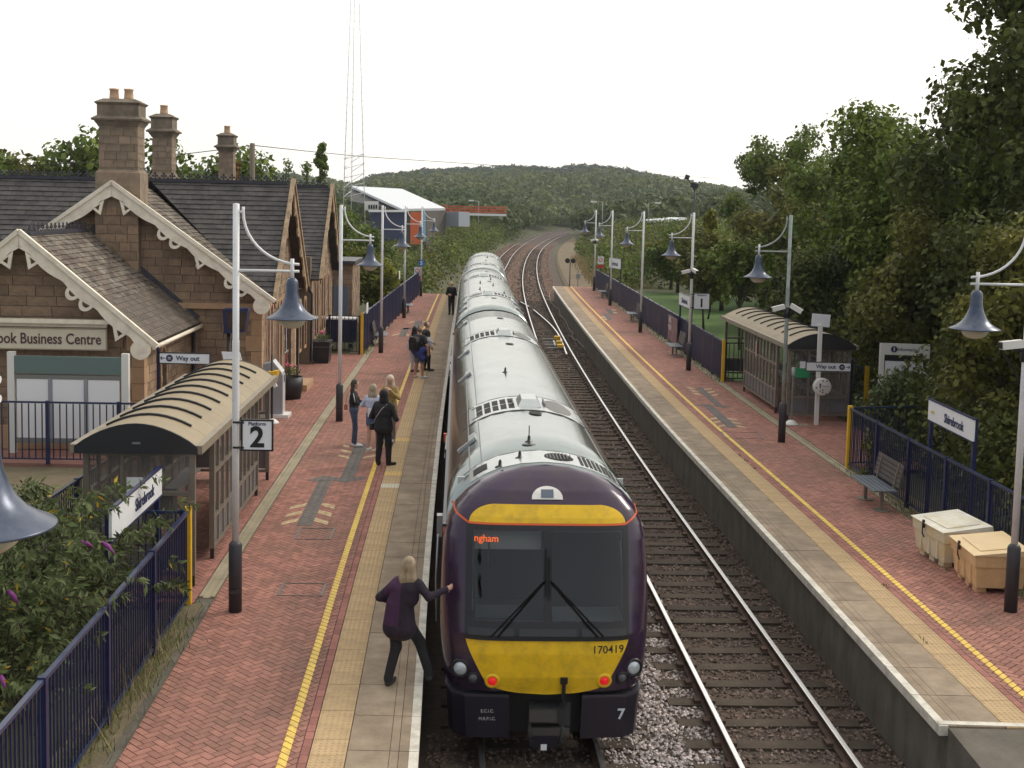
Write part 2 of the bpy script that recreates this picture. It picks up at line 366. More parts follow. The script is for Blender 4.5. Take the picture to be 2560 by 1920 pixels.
V = np.array([(u*(46+.72*max(y, 0)), y, 0) for y in ys for u in us]); V[:, 2] = gz(V[:, 0], V[:, 1])
nu = len(us); I = np.arange((len(ys)-1)*nu).reshape(-1, nu)[:, :-1].ravel()
Fq = np.stack([I, I+1, I+nu+1, I+nu], 1)
M_GROUND = mat('ground_cover', (.060, .085, .025), .95, col2=(.065, .052, .028), scale=.35, bump=.8, bscale=8, dirt=((.10, .09, .04), .11, .5))
ter = tag(link('ground', npmesh('ground', V, Fq, M_GROUND, True)), kind='structure')

# ================================================================== RAILWAY
def sweep(mb, f, off, y0, y1, step, prof, mi=None):
    """closed profile [(dx,dz)] swept along track line f at sideways offset off"""
    ys = np.arange(y0, y1+step*.5, step); n = len(prof); vs = []; fs = []
    for y in ys:
        a = tang(f, y); c, s = math.cos(a), math.sin(a); x = float(f(y))
        for (dx, dz) in prof: vs.append((x+(off+dx)*c, y+(off+dx)*s, dz))
    b = len(mb.v); mb.v += vs
    for i in range(len(ys)-1):
        for k in range(n):
            j = (k+1) % n; mb.f.append((b+i*n+k, b+i*n+j, b+(i+1)*n+j, b+(i+1)*n+k)); mb.m.append(mi[k] if mi else 0); mb.sm.append(False)
    mb.f.append(tuple(b+k for k in range(n))[::-1]); mb.m.append(0); mb.sm.append(False)
RAILP = [(-.07, -.158), (.07, -.158), (.07, -.145), (.012, -.12), (.012, -.045), (.036, -.035), (.036, -.004), (.030, 0), (-.030, 0), (-.036, -.004), (-.036, -.035), (-.012, -.045), (-.012, -.12), (-.07, -.145)]
RMI = [0, 0, 0, 0, 0, 0, 1, 1, 1, 0, 0, 0, 0, 0]
def ballast_bed():
    mb = MB(); f = lambda y: (TL(y)+TR(y))/2
    sweep(mb, f, 0, 2, 560, 3, [(-5.6, -.60), (5.6, -.60), (3.6, -.20), (-3.5, -.20)])
    return tag(link('ballast_bed', mb.mesh('ballast_bed', M_BALLAST)), kind='structure')
ballast_bed()
mb = MB(); sweep(mb, TR, 0, 97, 350, 3, [(3.3, -.4), (9.0, -.3), (8.6, .06), (5.5, .02), (3.6, -.17)])
tag(link('cess_path', mb.mesh('cess_path', mat('cess_earth', (.20, .14, .09), .95, col2=(.11, .085, .045), scale=.6, bump=.8, bscale=6, dirt=((.17, .16, .07), .25, .7)))), kind='structure')
SLM = MB().box((0, 0, -.225), (2.55, .25, .13)).mesh('sleeper', M_SLEEP)
def track(f, ys0, ys1, name_label):
    t = thing('railway_track', None, None, (float(f(20)), 20, 0), kind='structure')
    for s in (-1, 1):
        mb = MB(); sweep(mb, f, s*.7525, 6, 540, 1.5, RAILP, RMI); part('rail', mb, [M_RAILS, M_RAILT], t, True)
    y = ys0; ch = MB(); n = 0
    while y < ys1:
        a = tang(f, y); x = float(f(y)); jx = random.uniform(-.04, .04)
        o = part('sleeper', SLM, None, t, True, loc=(x+jx, y, random.uniform(-.012, .006))); o.rotation_euler = (0, 0, a+random.uniform(-.012, .012))
        for s in (-1, 1):
            for q in (-.105, .105):
                ch.box((x+(s*.7525+q)*math.cos(a), y+(s*.7525+q)*math.sin(a), -.14), (.09, .16, .06), rz=a)
        y += .70+random.uniform(-.015, .015); n += 1
        if n > 292: break
    part('rail_chair', ch, M_RAILS, t, True, kind='stuff')
    return t
trk_r = track(TR, 8.2, 214, '')
trk_l = track(TL, 94, 232, '')
mb = MB()
for y in np.arange(8, 94, .7): mb.box((float(TL(y)), y, -.225), (2.55, .25, .13), rz=tang(TL, y))
part('sleeper', mb, M_SLEEP, trk_l, True, kind='stuff')
# crossover blades between the two tracks
def rail_path(parent, pts):
    P = [G(x, y, 0) for x, y in pts]; P = sorted([(p[1], p[0]) for p in P]); f = curve(P)
    mb = MB(); sweep(mb, f, 0, P[0][0], P[-1][0], (P[-1][0]-P[0][0])/12, RAILP, RMI); part('switch_rail', mb, [M_RAILS, M_RAILT], parent, True)
rail_path(trk_r, [(1334, 773.6), (1355.5, 791.7), (1380.8, 815), (1399, 840.5), (1409, 864), (1417, 885)])
rail_path(trk_r, [(1301, 753.7), (1323, 766)])
# point machine rods
g0 = G(1383, 857, -.1)
pm = thing('point_machine', 'grey point rods with three small yellow boxes beside the switch rails', 'point machine', (g0[0], g0[1], -.2))
for i, (yy, a, b, m_) in enumerate([(848, 1354, 1396, 0), (856, 1358, 1404, 0), (862, 1361, 1404, 0), (870, 1366, 1412, 0)]):
    p, q = G(a, yy, -.08), G(b, yy, -.08); mb = MB().bar(p, q, .09, .06); part('rod', mb, M_GALV, pm, True)
for (x, y) in [(1393, 845), (1398, 857), (1401, 866)]:
    p = G(x, y, -.02); mb = MB().box(p, (.34, .35, .16)).box((p[0], p[1], p[2]+.09), (.28, .28, .03)); part('yellow_box', mb, M_YEL, pm, True)
mb = MB()
p, q = G(1384, 852, -.1), G(1388, 865, -.1); mb.bar(p, q, .08, .06); part('link_bar', mb, M_GALV, pm, True)
# loose cable along the foot of the right platform
pts = [(955, 740), (965, 800), (975, 860), (1030, 920), (1095, 965), (1110, 1040), (1180, 1110), (1230, 1230), (1290, 1290), (1265, 1340), (1310, 1385), (1350, 1390), (1385, 1440), (1460, 1510), (1520, 1550), (1530, 1610), (1570, 1659)]
P = [G(1200+a/5.53, 600+b/5.53, -.16) for a, b in pts]+[G(x, y, -.17) for x, y in [(1515, 925), (1560, 985), (1640, 1070), (1700, 1150), (1745, 1240), (1840, 1345), (1905, 1425), (1990, 1530), (2080, 1650), (2180, 1790), (2290, 1910)]]
mb = MB().tube([(p[0], p[1], p[2]+random.uniform(0, .03)) for p in P], .022, 5)
single('cable', mb, mat('grey_cable', (.30, .28, .26), .7), 'long grey cable lying loose along the foot of the right platform wall', 'cable')

# stones of the ballast
def stones(n, sampler, size, m, seed, label):
    r = np.random.default_rng(seed); xy = sampler(r, n); n = len(xy)
    base = np.array([(1, 0, 0), (-1, 0, 0), (0, 1, 0), (0, -1, 0), (0, 0, 1), (0, 0, -1)], float)
    tri = np.array([(0, 2, 4), (2, 1, 4), (1, 3, 4), (3, 0, 4), (2, 0, 5), (1, 2, 5), (3, 1, 5), (0, 3, 5)])
    A = r.uniform(0, 2*np.pi, n); B = r.uniform(-.8, .8, n)
    v = base[None]*r.uniform(.6, 1.25, (n, 6, 1))*size*r.uniform(.55, 1.3, (n, 1, 1))*np.array([1, 1, .75])
    cb, sb = np.cos(B)[:, None], np.sin(B)[:, None]
    y = v[..., 1]*cb-v[..., 2]*sb; z = v[..., 1]*sb+v[..., 2]*cb; x = v[..., 0]
    ca, sa = np.cos(A)[:, None], np.sin(A)[:, None]
    V = np.stack([x*ca-y*sa+xy[:, 0:1], x*sa+y*ca+xy[:, 1:2], z+xy[:, 2:3]], -1).reshape(-1, 3)
    Fc = (tri[None]+np.arange(n)[:, None, None]*6).reshape(-1, 3)
    return tag(link('ballast_stones', npmesh('ballast_stones', V, Fc, m)), label, 'ballast', kind='stuff')
def samp(lo, hi, y0, y1, pw=1.5):
    def s(r, n):
        y = y0+(y1-y0)*r.uniform(0, 1, n)**pw; x = lo(y)+(hi(y)-lo(y))*r.uniform(0, 1, n)
        z = np.full(n, -.185)+r.uniform(-.02, .02, n)
        d = np.abs(x-TR(y)); z = np.where(d < 1.3, z-.012, z)
        fl = ((y-8.2) % .70); slp = (d < 1.28) & ((fl < .13) | (fl > .57))
        return np.stack([x, y, z], 1)[~(slp & (r.uniform(0, 1, n) < .85))]
    return s
stones(30000, samp(lambda y: TR(y)-1.0, lambda y: XR(y)+.1, 9, 36, 1.35), .033, M_STONEB, 1, 'dark dusty ballast stones around the empty right-hand track')
stones(23000, samp(lambda y: TL(y)+.85, lambda y: TR(y)-.62, 9, 37, 1.5), .034, M_STONEG, 2, 'pale fresh ballast stones between the train and the empty track')
stones(5000, samp(lambda y: XL(y)+.05, lambda y: TL(y)+1.0, 9, 16, 1), .033, M_STONEB, 3, 'dark ballast stones in the gap under the near end of the train')
stones(16000, samp(lambda y: TR(y)-2.4, lambda y: XR(y)+.1, 35, 95, 1.0), .055, M_STONEB, 4, 'dark ballast around the right-hand track beside the middle of the train')
M_STONER = mat('rusty_ballast_stone', (.27, .175, .13), .9, var=.3, scale=2, isl=.4)
stones(14000, samp(lambda y: TL(y)-2.3, lambda y: TR(y)+2.2, 94, 240, 1.4), .09, M_STONER, 5, 'rusty brown ballast under the curved tracks beyond the platforms')

# ================================================================== PLATFORMS
def herring(region, joint=.006):
    """herringbone brick quads at 45 degrees, clipped to the (u,v) rectangle; yields (poly, whole, centre, kind)"""
    u0, v0, u1, v1 = region; conv = [(u0, v0), (u1, v0), (u1, v1), (u0, v1)]; q = .1; c = math.sqrt(.5)
    a0 = min((u0+v0)*c, (u1+v0)*c); a1 = (u1+v1)*c; b0 = (-u1+v0)*c; b1 = (-u0+v1)*c
    for i in range(int(a0/q)-3, int(a1/q)+3):
        for j in range(int(b0/q)-3, int(b1/q)+3):
            k = (i-j) % 4
            if k == 0: w, h, kd = 2, 1, 0
            elif k == 3: w, h, kd = 1, 2, 1
            else: continue
            ca, cb = (i+w/2)*q, (j+h/2)*q; cu, cv = (ca-cb)*c, (ca+cb)*c
            if cu < u0-.15 or cu > u1+.15 or cv < v0-.15 or cv > v1+.15: continue
            hw, hh = w*q/2-joint, h*q/2-joint
            pl = [((ca+x-cb-y)*c, (ca+x+cb+y)*c) for x, y in ((-hw, -hh), (hw, -hh), (hw, hh), (-hw, hh))]
            cl = clip2(pl, conv)
            if len(cl) < 3 or abs(parea(cl)) < .0006: continue
            yield cl, abs(parea(cl)) > .999*abs(parea(pl)), (cu, cv), kd
class Bricks:
    def __init__(s): s.v = []; s.f = []
    def add(s, pl, E, sg, z0, z1):
        pl = ccw(pl)
        if sg < 0: pl = pl[::-1]
        n = len(pl); b = len(s.v); P = [(float(E(v))+sg*u, v) for u, v in pl]
        s.v += [(x, y, z0) for x, y in P]+[(x, y, z1) for x, y in P]
        s.f.append(tuple(b+n+i for i in range(n)))
        for i in range(n): j = (i+1) % n; s.f.append((b+i, b+j, b+j+n, b+i+n))
    def mesh(s, name, m):
        me = bpy.data.meshes.new(name); me.from_pydata(s.v, [], s.f); me.materials.append(m); me.update(); return me
def platform(E, sg, y0, y1, regions, marks, extra_course, name_i):
    t = thing('platform', None, None, (float(E(30)), 30, 0), kind='structure')
    # body: wall face set back under the coping, mortar bed on top
    mb = MB(); W = 3.55 if sg < 0 else 3.4
    prof = [(sg*.13, -.6), (sg*.13, .79), (sg*.30, .79), (sg*.30, .895), (sg*W, .895), (sg*W, -.6)]
    if sg > 0: prof = prof[::-1]
    sweepx(mb, E, y0+.02, y1-.02, prof); part('platform_wall', mb, M_PWALL, t, True)
    nsl = int((y1-y0)/.93); dv = (y1-y0)/nsl
    for i in range(nsl):
        a, b = y0+i*dv+.006, y0+(i+1)*dv-.006; mb = MB(); dz = random.uniform(-.003, .003)
        for (ua, ub, k) in ((0, .105, 1), (.108, .215, 0), (.221, .315, 0), (.321, .782, 0)):
            mb.cur = k
            P = [(float(E(v))+sg*u, v) for u, v in ((ua, a), (ub, a), (ub, b), (ua, b))]
            if sg < 0: P = P[::-1]
            zb = .795 if ua < .3 else .88
            mb.add([(x, y, zb) for x, y in P]+[(x, y, PZ+dz) for x, y in P], [(3, 2, 1, 0), (4, 5, 6, 7), (0, 1, 5, 4), (1, 2, 6, 5), (2, 3, 7, 6), (3, 0, 4, 7)])
        mb.cur = 0
        part('coping_slab', mb, [M_SLAB, M_WEDGE], t, True)
    k = 0; y = y0
    while y+.4 < y1:
        me = TACT
        if sg < 0 and k in (54, 41): me = TACTB if k == 54 else TACTP
        if sg < 0 and k == 44: me = TACTB
        if sg < 0: u = .79+.2
        else: u = .79+.2
        o = part('tactile_tile', me, None, t, True, loc=(float(E(y+.2))+sg*u, y+.2, random.uniform(-.001, .002))); o.rotation_euler = (0, 0, tang(E, y+.2))
        y += .4; k += 1
        if k >= 299: break
    pav = Bricks(); ind = []
    for reg in regions:
        for cl, whole, cc, kd in herring(reg):
            if whole and reg is regions[0]: ind.append((cc[1], cc, kd))
            else: pav.add(cl, E, sg, PZ-.03, PZ+random.uniform(-.0012, .0012))
    ind.sort()
    for v, cc, kd in ind[:296]:
        o = part('brick', BRICKM[(kd+(sg < 0)) % 2], None, t, True, loc=(float(E(cc[1]))+sg*cc[0], cc[1], random.uniform(-.0012, .0012))); o.rotation_euler = (0, 0, tang(E, cc[1]))
    hw, hh, c = .0950, .0450, math.sqrt(.5)
    for v, cc, kd in ind[296:]:
        a, b = (hw, hh) if kd == 0 else (hh, hw)
        pl = [(cc[0]+(x-y_)*c, cc[1]+(x+y_)*c) for x, y_ in ((-a, -b), (a, -b), (a, b), (-a, b))]
        pav.add(pl, E, sg, PZ-.03, PZ+random.uniform(-.0012, .0012))
    part('brick_paving', pav.mesh('brick_paving', M_BRICK), None, t, True, kind='stuff')
    bc = Bricks()
    for (ua, L, lo, hi) in [(1.195, .2, y0, y1)]+extra_course:
        v = lo
        while v+L < hi:
            pl = [(ua+.004, v+.004), (ua+.096, v+.004), (ua+.096, v+L-.004), (ua+.004, v+L-.004)]
            bc.add(pl, E, sg, PZ-.03, PZ+random.uniform(-.001, .001)); v += L
    part('brick_border', bc.mesh('brick_border', M_BRICKL), None, t, True, kind='stuff')
    # paint: the same bricks clipped to the painted shape, a film 2 mm proud
    for nm, m_, polys in marks:
        pm = Bricks()
        for pg in polys:
            pg = ccw(pg); us = [p[0] for p in pg]; vs = [p[1] for p in pg]
            for cl, wh, cc, kd in herring((min(us)-.01, min(vs)-.01, max(us)+.01, max(vs)+.01)):
                c2 = clip2(cl, pg)
                if len(c2) > 2 and abs(parea(c2)) > 1e-4: pm.add(c2, E, sg, PZ-.004, PZ+.0045)
        part(nm, pm.mesh(nm, m_), None, t, True, kind='stuff')
    return t
def sweepx(mb, E, y0, y1, prof, step=2.0):
    ys = np.linspace(y0, y1, max(2, int((y1-y0)/step))); n = len(prof); b = len(mb.v)
    for y in ys: mb.v += [(float(E(y))+dx, y, dz) for dx, dz in prof]
    for i in range(len(ys)-1):
        for k in range(n): j = (k+1) % n; mb.f.append((b+i*n+k, b+i*n+j, b+(i+1)*n+j, b+(i+1)*n+k)[::-1]); mb.m.append(mb.cur); mb.sm.append(False)
    mb.f.append(tuple(b+k for k in range(n))); mb.f.append(tuple(b+(len(ys)-1)*n+k for k in range(n))[::-1]); mb.m += [mb.cur]*2; mb.sm += [False]*2
def tact_mesh(m):
    mb = MB().box((0, 0, PZ-.02), (.393, .393, .04))
    for i in range(6):
        for j in range(6):
            x, y = -.1667+i*.0667, -.1667+j*.0667
            a = [(x+.016*cx, y+.016*cy, PZ) for cx, cy in ((-1, -1), (1, -1), (1, 1), (-1, 1))]; b = [(x+.009*cx, y+.009*cy, PZ+.006) for cx, cy in ((-1, -1), (1, -1), (1, 1), (-1, 1))]
            mb.add(a+b, [(4, 5, 6, 7), (0, 1, 5, 4), (1, 2, 6, 5), (2, 3, 7, 6), (3, 0, 4, 7)])
    return mb.mesh('tactile_tile', m)
TACT, TACTB, TACTP = tact_mesh(M_TACT), tact_mesh(M_TACT2), tact_mesh(M_TACT3)
BRICKM = []
for kd in (0, 1):
    mb = MB(); mb.box((0, 0, PZ-.015), (.19, .09, .03), rz=math.pi/4 if kd == 0 else math.pi/4+math.pi/2); BRICKM.append(mb.mesh('brick', M_BRICK))
def uv(pts, E, sg, ox, oy, sc):
    r = []
    for a, b in pts:
        p = G(ox+a/sc, oy+b/sc, PZ); r.append((sg*(p[0]-float(E(p[1]))), float(p[1])))
    return r
def tri(lst, *a): return [uv(p, *a) for p in lst]
A1 = (XL, -1, 640, 1080, 5.183); A2 = (XL, -1, 960, 680, 5.925); B1 = (XR, 1, 1700, 940, 7.373); B2 = (XR, 1, 1200, 600, 5.53)
greyL = tri([[(525, 1215), (720, 1215), (985, 625), (810, 630)], [(668, 622), (850, 572), (950, 572), (990, 625), (735, 642)], [(950, 572), (1075, 598), (1165, 658), (990, 625)],
             [(1095, 600), (1270, 600), (1445, 158), (1280, 160)], [(1075, 598), (1270, 598), (1165, 658)], [(1165, 658), (1260, 600), (1395, 580), (1425, 602)]], *A1)
creamL = tri([[(425, 1010), (450, 968), (660, 918), (640, 960)], [(370, 1105), (405, 1065), (615, 1015), (590, 1060)], [(315, 1210), (345, 1168), (560, 1112), (540, 1160)],
              [(865, 915), (1025, 955), (1010, 1003), (840, 950)], [(820, 1010), (985, 1052), (970, 1103), (795, 1050)], [(765, 1110), (945, 1160), (925, 1205), (745, 1155)],
              [(1140, 165), (1215, 180), (1200, 205), (1125, 190)], [(1110, 225), (1250, 255), (1235, 285), (1100, 250)], [(1075, 290), (1220, 325), (1200, 350), (1065, 312)],
              [(1390, 325), (1560, 285), (1550, 315), (1385, 345)], [(1420, 245), (1560, 215), (1555, 240), (1410, 265)]], *A1)
greyL += tri([[(210, 960), (310, 960), (375, 830), (290, 828)], [(425, 830), (540, 830), (565, 725), (470, 725)], [(250, 850), (290, 828), (540, 830), (430, 850)]], *A2)
creamL += tri([[(110, 950), (130, 928), (235, 905), (225, 925)], [(315, 915), (420, 935), (410, 955), (305, 935)], [(370, 740), (455, 730), (450, 742), (360, 755)], [(570, 730), (650, 722), (640, 735), (565, 745)]], *A2)
greyR = tri([[(290, 215), (410, 215), (790, 545), (650, 550)], [(620, 548), (790, 540), (975, 560), (800, 588)], [(250, 538), (430, 508), (625, 548), (430, 552)], [(440, 556), (610, 556), (1075, 955), (870, 950)]], *B1)
creamR = tri([[(105, 208), (215, 215), (290, 245), (185, 238)], [(160, 258), (265, 268), (345, 298), (240, 292)], [(215, 310), (330, 322), (410, 352), (290, 345)],
              [(440, 235), (580, 228), (590, 245), (450, 262)], [(505, 290), (640, 280), (650, 298), (515, 315)], [(575, 350), (690, 328), (700, 350), (590, 365)],
              [(520, 790), (670, 760), (690, 785), (545, 812)], [(600, 850), (745, 820), (765, 848), (620, 875)], [(680, 925), (820, 890), (842, 920), (705, 945)],
              [(840, 765), (1010, 790), (1085, 828), (900, 800)], [(930, 835), (1090, 865), (1165, 895), (985, 868)], [(1010, 905), (1170, 930), (1230, 958), (1065, 938)]], *B1)
greyR += tri([[(1740, 955), (1800, 960), (1860, 1030), (1790, 1030)], [(1690, 1015), (1745, 1015), (1835, 1100), (1765, 1105)]], *B2)
creamR += tri([[(1670, 1060), (1730, 1060), (1740, 1075), (1680, 1075)], [(1690, 1090), (1750, 1090), (1760, 1105), (1700, 1105)], [(1820, 960), (1870, 965), (1880, 980), (1830, 975)], [(1840, 1000), (1890, 1000), (1900, 1015), (1850, 1015)]], *B2)
Y0L, Y1L, Y0R, Y1R = 9.3, 84.2, 14.05, 95.3
plat_l = platform(XL, -1, Y0L, Y1L, [(1.30, Y0L, 3.22, Y1L), (3.50, 17.9, 5.75, 49.0)],
    [('yellow_line', M_YBRICK, [[(1.41, Y0L), (1.51, Y0L), (1.51, Y1L), (1.41, Y1L)]]), ('direction_arrow', M_GBRICK, greyL), ('chevron', M_CBRICK, creamL)], [(3.51, .2, 17.9, 49)], 0)
plat_r = platform(XR, 1, Y0R, Y1R, [(1.30, Y0R, 3.22, Y1R), (3.52, 28.9, 5.5, 43.3)],
    [('yellow_line', M_YBRICK, [[(1.40, Y0R), (1.50, Y0R), (1.50, Y1R), (1.40, Y1R)]]), ('direction_arrow', M_GBRICK, greyR), ('chevron', M_CBRICK, creamR)], [], 1)
# drainage channels, verges, paved yard beds
def strip(name, m, E, sg, ua, ub, y0, y1, z0, z1, parent=None, kind='structure', seg=None):
    mb = MB(); L = seg or (y1-y0); y = y0; objs = []
    while y < y1-.01:
        e = min(y+L, y1); mb = MB()
        prof = [(sg*ua, z0), (sg*ua, z1), (sg*ub, z1), (sg*ub, z0)]
        if sg < 0: prof = prof[::-1]
        sweepx(mb, E, y+.006, e-.006, prof[::-1] if sg > 0 else prof[::-1], 1.0); objs.append(mb); y = e
        o = part(name, mb, m, parent, True) if parent else tag(link(name, mb.mesh(name, m)), kind=kind)
    return o
def channel(E, sg, y0, y1, par):
    y = y0
    while y < y1-.1:
        e = min(y+.91, y1); mb = MB()
        for ua, ub, z in ((3.25, 3.30, PZ+.004), (3.30, 3.42, PZ-.018), (3.42, 3.48, PZ+.004)):
            P = [(float(E(v))+sg*u, v) for u, v in ((ua, y+.005), (ub, y+.005), (ub, e-.005), (ua, e-.005))]
            if sg < 0: P = P[::-1]
            mb.add([(a, b, .80) for a, b in P]+[(a, b, z) for a, b in P], [(3, 2, 1, 0), (4, 5, 6, 7), (0, 1, 5, 4), (1, 2, 6, 5), (2, 3, 7, 6), (3, 0, 4, 7)])
        part('channel_block', mb, M_CHAN, par, True); y = e
channel(XL, -1, 18.2, 84, plat_l); channel(XR, 1, 24.6, 80, plat_r)
strip('verge', M_DIRT, XL, -1, 3.48, 4.1, 49.05, 84, .5, PZ-.004)
strip('verge', M_DIRT, XL, -1, 3.36, 3.95, 6, 17.9, .5, PZ-.012)
strip('drain_groove', mat('dark_drain', (.05, .042, .032), .8), XL, -1, 3.225, 3.355, 6, 17.9, .5, PZ-.05)  # dark sunken strip between the brick paving and the verge
strip('verge', M_DIRT, XR, 1, 3.23, 4.0, 14.1, 24.6, .5, PZ-.004)
strip('verge', M_DIRT, XR, 1, 3.485, 4.0, 24.6, 28.9, .5, PZ-.006)
strip('verge', M_DIRT, XR, 1, 3.485, 4.0, 43.35, 95, .5, PZ-.006)
strip('paving_bed', M_MORTAR, XL, -1, 3.49, 5.9, 17.9, 49, .5, PZ-.012)
strip('paving_bed', M_MORTAR, XR, 1, 3.50, 5.6, 28.9, 43.3, .5, PZ-.012)
mb = MB().box((-11.0, 22.6, .72), (7.2, 9.3, .26)); tag(link('yard_soil', mb.mesh('yard_soil', M_DIRT)), kind='structure')
M_YARD = mat('yard_brick', (.34, .17, .135), .9, var=.15, scale=4, bump=.3)
mb = MB(); mb.box((-11.4, 28.6, .78), (8.9, 2.4, .24)); tag(link('yard_paving', mb.mesh('yard_paving', M_YARD)), kind='structure')
# ramp at the near end of the right platform, with a white painted end line
E5 = float(XR(14)); mb = MB()
mb.add([(E5+.1, 14.04, -.6), (E5+5, 14.04, -.6), (E5+5, 14.04, .90), (E5+.1, 14.04, .90), (E5+.75, 7, -.6), (E5+5.5, 7, -.6), (E5+5.5, 7, .05), (E5+.75, 7, .05)],
       [(0, 1, 2, 3), (4, 7, 6, 5), (3, 2, 6, 7), (0, 3, 7, 4), (1, 5, 6, 2)])
M_RAMP = mat('ramp_concrete', (.17, .15, .125), .95, col2=(.10, .09, .075), scale=2, bump=.4, bscale=30)
tag(link('platform_ramp', mb.mesh('platform_ramp', M_RAMP)), kind='structure')
mb = MB().box((E5+.82, 14.12, PZ+.004), (1.62, .1, .008), rz=-.02); part('end_line', mb, M_WEDGE, plat_r, True)
# inspection covers set in the paving
M_COVER = mat('cover_frame', (.16, .14, .13), .5, .5)
mh0 = None
for i, (q, lab) in enumerate([([(735, 1350), (820, 1348), (822, 1340), (743, 1338)], 'brick filled inspection cover beside the left arrow marking')]): pass
def cover(cx, cy, sx, sy, rz, lab):
    mb = MB()
    for (dx, dy, a, b) in ((0, -sy/2, sx, .02), (0, sy/2, sx, .02), (-sx/2, 0, .02, sy), (sx/2, 0, .02, sy)):
        mb.box((dx, dy, .0), (a+.02, b, .012))
    o = single('inspection_cover', mb, M_COVER, lab, 'manhole cover', (cx, cy, PZ+.0035), rz); return o
cover(-3.50, 21.9, .62, .75, .04, 'brick filled inspection cover nearest the cream chevrons on the left platform')
cover(-3.17, 18.65, .66, .62, .03, 'brick filled inspection cover with metal rim, nearest the camera on the left platform')
cover(6.3, 32.8, 1.0, .9, -.04, 'rectangular inspection cover with rusty rim in the right platform below the grey arrow')
# ================================================================== STATION BUILDING
BRZ = .042
def wallx(y): return -5.63-.042*y
BY = 34.4; B0 = (wallx(BY), BY)
bld = thing('station_building', 'sandstone Victorian station building with slate roofs, ornate cream bargeboards and tall chimneys', 'building', (B0[0], B0[1], PZ), BRZ)
def bl(wx, wy, z=0):      # world -> building local
    dx, dy = wx-B0[0], wy-B0[1]; c, s = math.cos(-BRZ), math.sin(-BRZ); return (dx*c-dy*s, dx*s+dy*c, z-PZ)
def dl(x, y, Y): p = D(x, y, Y); return bl(p[0], p[1], p[2])
STONE_M = MB().box((0, 0, 0), (1, 1, 1)).mesh('stone', M_STONE); CH_M = MB().box((0, 0, 0), (1, 1, 1)).mesh('stone', M_STCH)
TILE_M = MB().box((0, 0, 0), (1, 1, 1)).mesh('roof_tile', M_TILE)
cnt_stone = [0]
def stonewall(par, O, U, N, polys, course=.22, z0=0, ind=0, m=M_STONE, im=STONE_M, lens=(.28, .58), back=.35, proud=.025, holes=None, seed=0, base=True):
    """polys: convex polygons in (u,z) on the plane through O with unit U sideways and outward normal N"""
    O, U, N = Vector(O), Vector(U), Vector(N); Z = Vector((0, 0, 1)); rr = random.Random(seed)
    T = lambda u, z, w: O+U*u+Z*z+N*w
    mb = MB()
    flip = U.cross(Z).dot(N) < 0
    if base:
        for p in polys: mb.prism(p, T, -back, 0)
        part('wall', mb, M_MORT, par)
    us = [q[0] for p in polys for q in p]; zs = [q[1] for p in polys for q in p]
    sm = MB(); z = z0; row = 0; cells = []
    while z < max(zs):
        h = course*rr.uniform(.88, 1.12); u = min(us)-rr.uniform(0, .5)
        while u < max(us):
            L = rr.uniform(*lens); cells.append((u+.008, z+.008, u+L-.008, z+h-.008)); u += L
        z += h; row += 1
    R = Matrix((U, N, Z)).transposed()
    for c in cells:
        q = [(c[0], c[1]), (c[2], c[1]), (c[2], c[3]), (c[0], c[3])]; A = (c[2]-c[0])*(c[3]-c[1])
        for p in polys:
            k = clip2(q, ccw(list(p)))
            if len(k) < 3: continue
            a = abs(parea(k))
            if a < .004: continue
            w = proud*rr.uniform(.5, 1.3)
            if ind > 0 and a > .995*A and rr.random() < .8:
                o = link('stone', im, par); M = Matrix.Translation(T((c[0]+c[2])/2, (c[1]+c[3])/2, w/2-.02)) @ R.to_4x4() @ Matrix.Diagonal((c[2]-c[0], w+.04, c[3]-c[1], 1))
                o.matrix_local = M; ind -= 1; cnt_stone[0] += 1
            else: sm.prism(k, T, -.02, w)
    part('stonework', sm, m, par, kind='stuff')
def roofplane(par, O, U, V, polys, m, ew=.30, eh=.20, ind=0, th=.06, seed=0, name='roof'):
    O, U, V = Vector(O), Vector(U).normalized(), Vector(V).normalized(); N = U.cross(V)
    if N.z < 0: N = -N
    T = lambda u, v, w: O+U*u+V*v+N*w; mb = MB(); rr = random.Random(seed)
    for p in polys: mb.prism(p, T, -th, 0)
    part(name, mb, m, par)
    us = [q[0] for p in polys for q in p]; vs = [q[1] for p in polys for q in p]; sm = MB(); r = 0; v = min(vs)
    R = Matrix((U, V, N)).transposed()
    while v < max(vs):
        u = min(us)-(r % 2)*ew/2
        while u < max(us):
            q = [(u+.004, v), (u+ew-.004, v), (u+ew-.004, v+eh-.003), (u+.004, v+eh-.003)]; A = (ew-.008)*(eh-.003); h = .014+rr.uniform(0, .010)
            for p in polys:
                k = clip2(q, ccw(list(p)))
                if len(k) < 3 or abs(parea(k)) < .003: continue
                if ind > 0 and abs(parea(k)) > .995*A:
                    o = link('roof_tile', TILE_M if m is M_TILE else SLATE_M, par)
                    tl = Matrix.Rotation(-h/eh*.8, 4, 'X'); o.matrix_local = Matrix.Translation(T(u+ew/2, v+eh/2, h*.55)) @ R.to_4x4() @ tl @ Matrix.Diagonal((ew-.008, eh-.003, .012, 1)); ind -= 1
                else:
                    n = len(k); b = [T(a, c, .001) for a, c in k]; t = [T(a, c, .004+h*(1-(c-v)/eh)+.004) for a, c in k]
                    sm.add(b+t, [tuple(n+i for i in range(n))]+[(i, (i+1) % n, (i+1) % n+n, i+n) for i in range(n)])
            u += ew
        v += eh; r += 1
    part('roof_tiles' if m is M_TILE else 'roof_slates', sm, m, par, kind='stuff')
SLATE_M = MB().box((0, 0, 0), (1, 1, 1)).mesh('roof_slate', M_SLATE)
